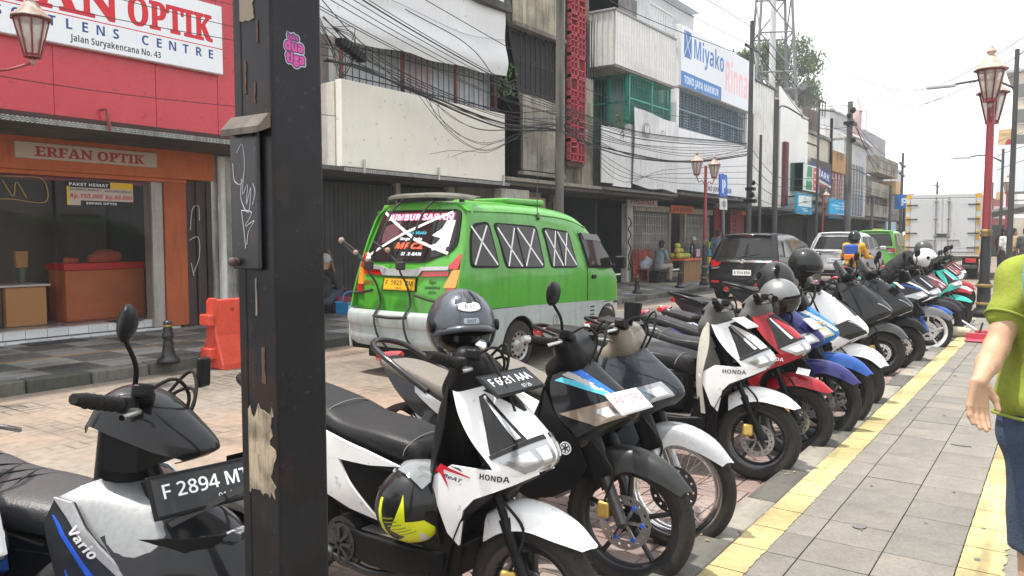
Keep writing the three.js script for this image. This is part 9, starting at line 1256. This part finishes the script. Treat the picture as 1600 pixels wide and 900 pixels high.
{ // courier riding away
  const b = makeBike({ style: 'scoot', name: 'scooter', label: 'black scooter ridden away by the courier behind the silver car', pos: [-4.05, -20.2], yaw: PI / 2, lean: 0, turn: 0, c: { main: M.gloss, fender: M.gloss, side: M.gloss } });
  person('courier in black helmet with blue backpack and yellow orange vest riding away', [-4.05, 0.0, -19.55], PI / 2, { J: sit({ pelvis: [0, 0.86, 0], waist: [0.02, 1.0, 0], chest: [0.06, 1.18, 0], neck: [0.1, 1.34, 0], head: [0.12, 1.46, 0], shL: [0.08, 1.29, -0.18], shR: [0.08, 1.29, 0.18], elL: [0.2, 1.05, -0.26], elR: [0.2, 1.05, 0.26], wrL: [0.42, 1.02, -0.3], wrR: [0.42, 1.02, 0.3], hiL: [0.02, 0.84, -0.1], hiR: [0.02, 0.84, 0.1], knL: [0.4, 0.72, -0.16], knR: [0.4, 0.72, 0.16], anL: [0.3, 0.34, -0.16], anR: [0.3, 0.34, 0.16] }), shirt: C(0.7, 0.36, 0.03), pants: C(0.03), sleeve: 0.9, helmet: paint(C(0.015, 0.016, 0.02)) });
  const k = thing('backpack', 'blue and orange backpack on the courier', 'backpack', [-4.05, 1.0, -19.4]); part(k, 'bag', rbox(0.3, 0.36, 0.16, 0, 0.15, 0.06, 0.06, 4), cloth(C(0.03, 0.1, 0.42))); part(k, 'lower_pocket', rbox(0.26, 0.14, 0.06, 0, 0.03, 0.15, 0.03, 3), cloth(C(0.75, 0.2, 0.02)));
}
[['person in tan shirt far along the near pavement', -1.45, -31, C(0.42, 0.3, 0.17), 0.4], ['person in white shirt far behind the lamp post', -1.75, -33, C(0.6), 2.2], ['person in pale red shirt far behind the black pole', -2.1, -37, C(0.4, 0.1, 0.1), 1.2], ['person in dark jacket far along the near pavement', -1.0, -28.5, C(0.05), 1.5], ['person in olive shirt under the grey canopy', -1.1, -35.5, C(0.3, 0.28, 0.15), 0.1]].forEach(([l, x, z, c, y]) => person(l, [x, 0.1, z], y, { shirt: c, pants: C(0.05), hair: C(0.02), cell: 0.025, mitten: false }));

// ================================================================ THE FRUIT STALL AND SMALL THINGS
{
  const wood = std(C(0.3, 0.17, 0.08), 0.8, { map: tHeavy }), t = thing('fruit_table', 'wooden plank table with orange top holding melons', 'table', [-9.9, 0.12, -23.5]);
  for (let i = 0; i < 9; i++) part(t, 'plank', rbox(0.02, 0.62, 0.125, 0.3, 0.31, 0.56 - i * 0.14, 0.004, 1), wood); part(t, 'tabletop', rbox(0.75, 0.05, 1.5, 0, 0.67, 0, 0.01), std(C(0.6, 0.12, 0.03), 0.6)); for (const [x, z] of [[-0.3, 0.6], [-0.3, -0.6]]) part(t, 'leg', rbox(0.06, 0.65, 0.06, x, 0.32, z, 0.005), wood);
  const fm = [C(0.4, 0.42, 0.06), C(0.5, 0.36, 0.05), C(0.28, 0.36, 0.07)].map((c) => std(c, 0.6, { map: tDust })); let n = 0; const geo = merge(new THREE.SphereGeometry(0.1, 16, 12)); geo.userData.done = true;
  for (const [y, r] of [[0.79, [[0.15, 0.55], [0.15, 0.33], [0.15, 0.1], [0.15, -0.14], [-0.1, 0.45], [-0.1, 0.2], [-0.1, -0.05]]], [0.95, [[0.05, 0.42], [0.05, 0.18]]], [1.1, [[0.0, 0.3]]]]) for (const [x, z] of r) { const m = solo('melon', 'round yellow green melon piled on the plank table', 'melon', geo, fm[n++ % 3], 'melons piled on the fruit table'); m.position.set(-9.9 + x, y + 0.12, -23.5 + z + 0.15); m.scale.set(1, 0.92, 1.05); }
  const c = thing('crate', 'low wooden crate left of the fruit seller', 'crate', [-10.6, 0.12, -22.3]); for (let i = 0; i < 6; i++) part(c, 'slat', rbox(0.02, 0.38, 0.12, 0.25, 0.2, 0.35 - i * 0.14, 0.004, 1), wood); part(c, 'frame', [rbox(0.5, 0.03, 0.86, 0, 0.4, 0, 0.005), rbox(0.5, 0.03, 0.86, 0, 0.02, 0, 0.005), rbox(0.02, 0.4, 0.84, -0.24, 0.2, 0, 0.004)], wood);
  solo('plastic_sack', 'pale blue plastic sack on the low crate', 'sack', wrinkle(blob([[[-10.6, 0.62, -22.2], [-10.55, 0.72, -22.35], 0.17, 0.13], [[-10.58, 0.82, -22.3], [-10.58, 0.88, -22.3], 0.06, 0.03]], 0.02, 0.06), 0.014, 30), std(C(0.42, 0.55, 0.6), 0.45));
  const s = thing('seat_box', 'dark plastic box under the seated fruit seller', 'box', [-10.1, 0.12, -22.1], -0.3); part(s, 'box', rbox(0.4, 0.32, 0.4, -0.02, 0.16, 0, 0.03), M.plastic); part(s, 'rim', rbox(0.44, 0.04, 0.44, -0.02, 0.33, 0, 0.015), M.plastic);
  const bd = thing('board_rack', 'red arched boards leaning on the shop gate', 'boards', [-10.8, 0.12, -22.6]); for (let i = 0; i < 4; i++) part(bd, 'board', slab([[-0.16, 0], [0.16, 0], [0.16, 0.85], [0.1, 1.0], [-0.1, 1.0], [-0.16, 0.85]], 0.03, 0, 0.006).rotateY(PI / 2).rotateZ(0.08).translate(0.1 + 0.02 * (i % 2), 0, 0.75 - i * 0.36), std(C(0.42, 0.08, 0.05), 0.8, { map: tHeavy }));
  const bd2 = thing('red_stall', 'red folding stall stand with sign card right of the melons', 'stand', [-10.3, 0.12, -25.2]); part(bd2, 'pole', rod([0, 0, 0], [0, 1.1, 0], 0.025), M.steel); part(bd2, 'shelf', [rbox(0.5, 0.05, 0.7, 0, 0.62, 0, 0.02)], M.red); part(bd2, 'base', [rbox(0.5, 0.06, 0.7, 0, 0.08, 0, 0.02)], M.red); part(bd2, 'card', rbox(0.02, 0.25, 0.3, 0.26, 0.85, 0.1, 0.004), std(C(0.6, 0.4, 0.42), 0.7));
  const rk = thing('goods_rack', 'narrow rack of blue and yellow packets by the shop', 'rack', [-10.3, 0.12, -26.9]); part(rk, 'frame', [rod([0, 0, 0.35], [0, 1.2, 0.35], 0.02), rod([0, 0, -0.35], [0, 1.2, -0.35], 0.02)], M.dark); for (let i = 0; i < 4; i++) part(rk, 'packet', rbox(0.12, 0.22, 0.68, 0.02, 0.3 + i * 0.26, 0, 0.02), std([C(0.04, 0.3, 0.45), C(0.55, 0.42, 0.05), C(0.05, 0.25, 0.4), C(0.3, 0.4, 0.12)][i], 0.5));
  const bk = thing('shopping_basket', 'blue plastic basket beside the crouching person', 'basket', [-10.5, 0.12, -9.9]), bm = std(C(0.02, 0.25, 0.55), 0.5); part(bk, 'basket', [rbox(0.02, 0.2, 0.42, 0.15, 0.11, 0, 0.006), rbox(0.02, 0.2, 0.42, -0.15, 0.11, 0, 0.006), rbox(0.3, 0.2, 0.02, 0, 0.11, 0.2, 0.006), rbox(0.3, 0.2, 0.02, 0, 0.11, -0.2, 0.006), rbox(0.3, 0.02, 0.4, 0, 0.02, 0, 0.006)], bm); part(bk, 'rim', [rbox(0.03, 0.03, 0.46, 0.16, 0.21, 0, 0.01), rbox(0.03, 0.03, 0.46, -0.16, 0.21, 0, 0.01)], bm); part(bk, 'handle', tube([[0, 0.2, 0.2], [0, 0.36, 0.15], [0, 0.4, 0], [0, 0.36, -0.15], [0, 0.2, -0.2]], 0.012, 20), bm);
  const rb2 = thing('red_bag', 'dark red bag behind the blue basket', 'bag', [-10.75, 0.12, -10.0]); part(rb2, 'bag', wrinkle(blob([[[0, 0.15, -0.1], [0, 0.2, 0.12], 0.13, 0.12]], 0.02, 0.05), 0.01, 30), cloth(C(0.25, 0.03, 0.06))); part(rb2, 'handle', tube([[0, 0.28, 0.12], [0, 0.42, 0.06], [0, 0.42, -0.06], [0, 0.28, -0.1]], 0.012), cloth(C(0.25, 0.03, 0.06)));
  const st = thing('wooden_stick', 'thin wooden pole leaning on the dark shutter', 'pole', [-10.9, 0.12, -9.9]); part(st, 'stick', rod([0.15, 0, -0.1], [-0.05, 1.15, 0.1], 0.02), wood);
  const bg = thing('rubbish_sack', 'pale sack lying on the pavement beside the kerb', 'sack', [-1.22, 0.1, -12.6]); part(bg, 'sack', wrinkle(blob([[[-0.05, 0.07, 0.02], [0.12, 0.06, -0.05], 0.08, 0.07]], 0.012, 0.03), 0.008, 40), cloth(C(0.42, 0.38, 0.28))); part(bg, 'green_rag', wrinkle(blob([[[0.2, 0.03, 0], [0.34, 0.03, 0.05], 0.035, 0.03]], 0.012, 0.02), 0.006, 50), cloth(C(0.12, 0.3, 0.15)));
  const br = thing('broom', 'broom with white handle lying on the pavement', 'broom', [-1.2, 0.1, -13.2]); part(br, 'handle', rod([-0.25, 0.3, -0.2], [0.2, 0.05, 0.1], 0.013), std(C(0.62, 0.62, 0.7), 0.5)); part(br, 'head', rbox(0.26, 0.06, 0.1, 0.3, 0.04, 0.15, 0.02), std(C(0.4, 0.05, 0.06), 0.7));
  const dp = thing('dustpan', 'red dustpan with black edge on the pavement behind the walker', 'dustpan', [-0.92, 0.1, -12.1]); part(dp, 'pan', [rbox(0.3, 0.02, 0.22, 0, 0.02, 0, 0.008), rbox(0.3, 0.1, 0.02, 0, 0.06, -0.1, 0.008)], std(C(0.45, 0.05, 0.08), 0.5)); part(dp, 'handle', rod([0, 0.06, -0.1], [0.02, 0.22, -0.4], 0.014), M.plastic);
  const cn = thing('traffic_cone', 'small orange cone far along the near pavement', 'cone', [-1.15, 0.1, -24]); part(cn, 'cone', [lathe([[0, 0.7], [0.04, 0.68], [0.15, 0.05], [0, 0.05]], 16), rbox(0.36, 0.05, 0.36, 0, 0.025, 0, 0.01)], std(C(0.6, 0.1, 0.04), 0.6)); part(cn, 'band', lathe([[0.095, 0.37], [0.07, 0.5]], 16).scale(1.04, 1, 1.04), M.white);
}

renderer.render(scene, camera);
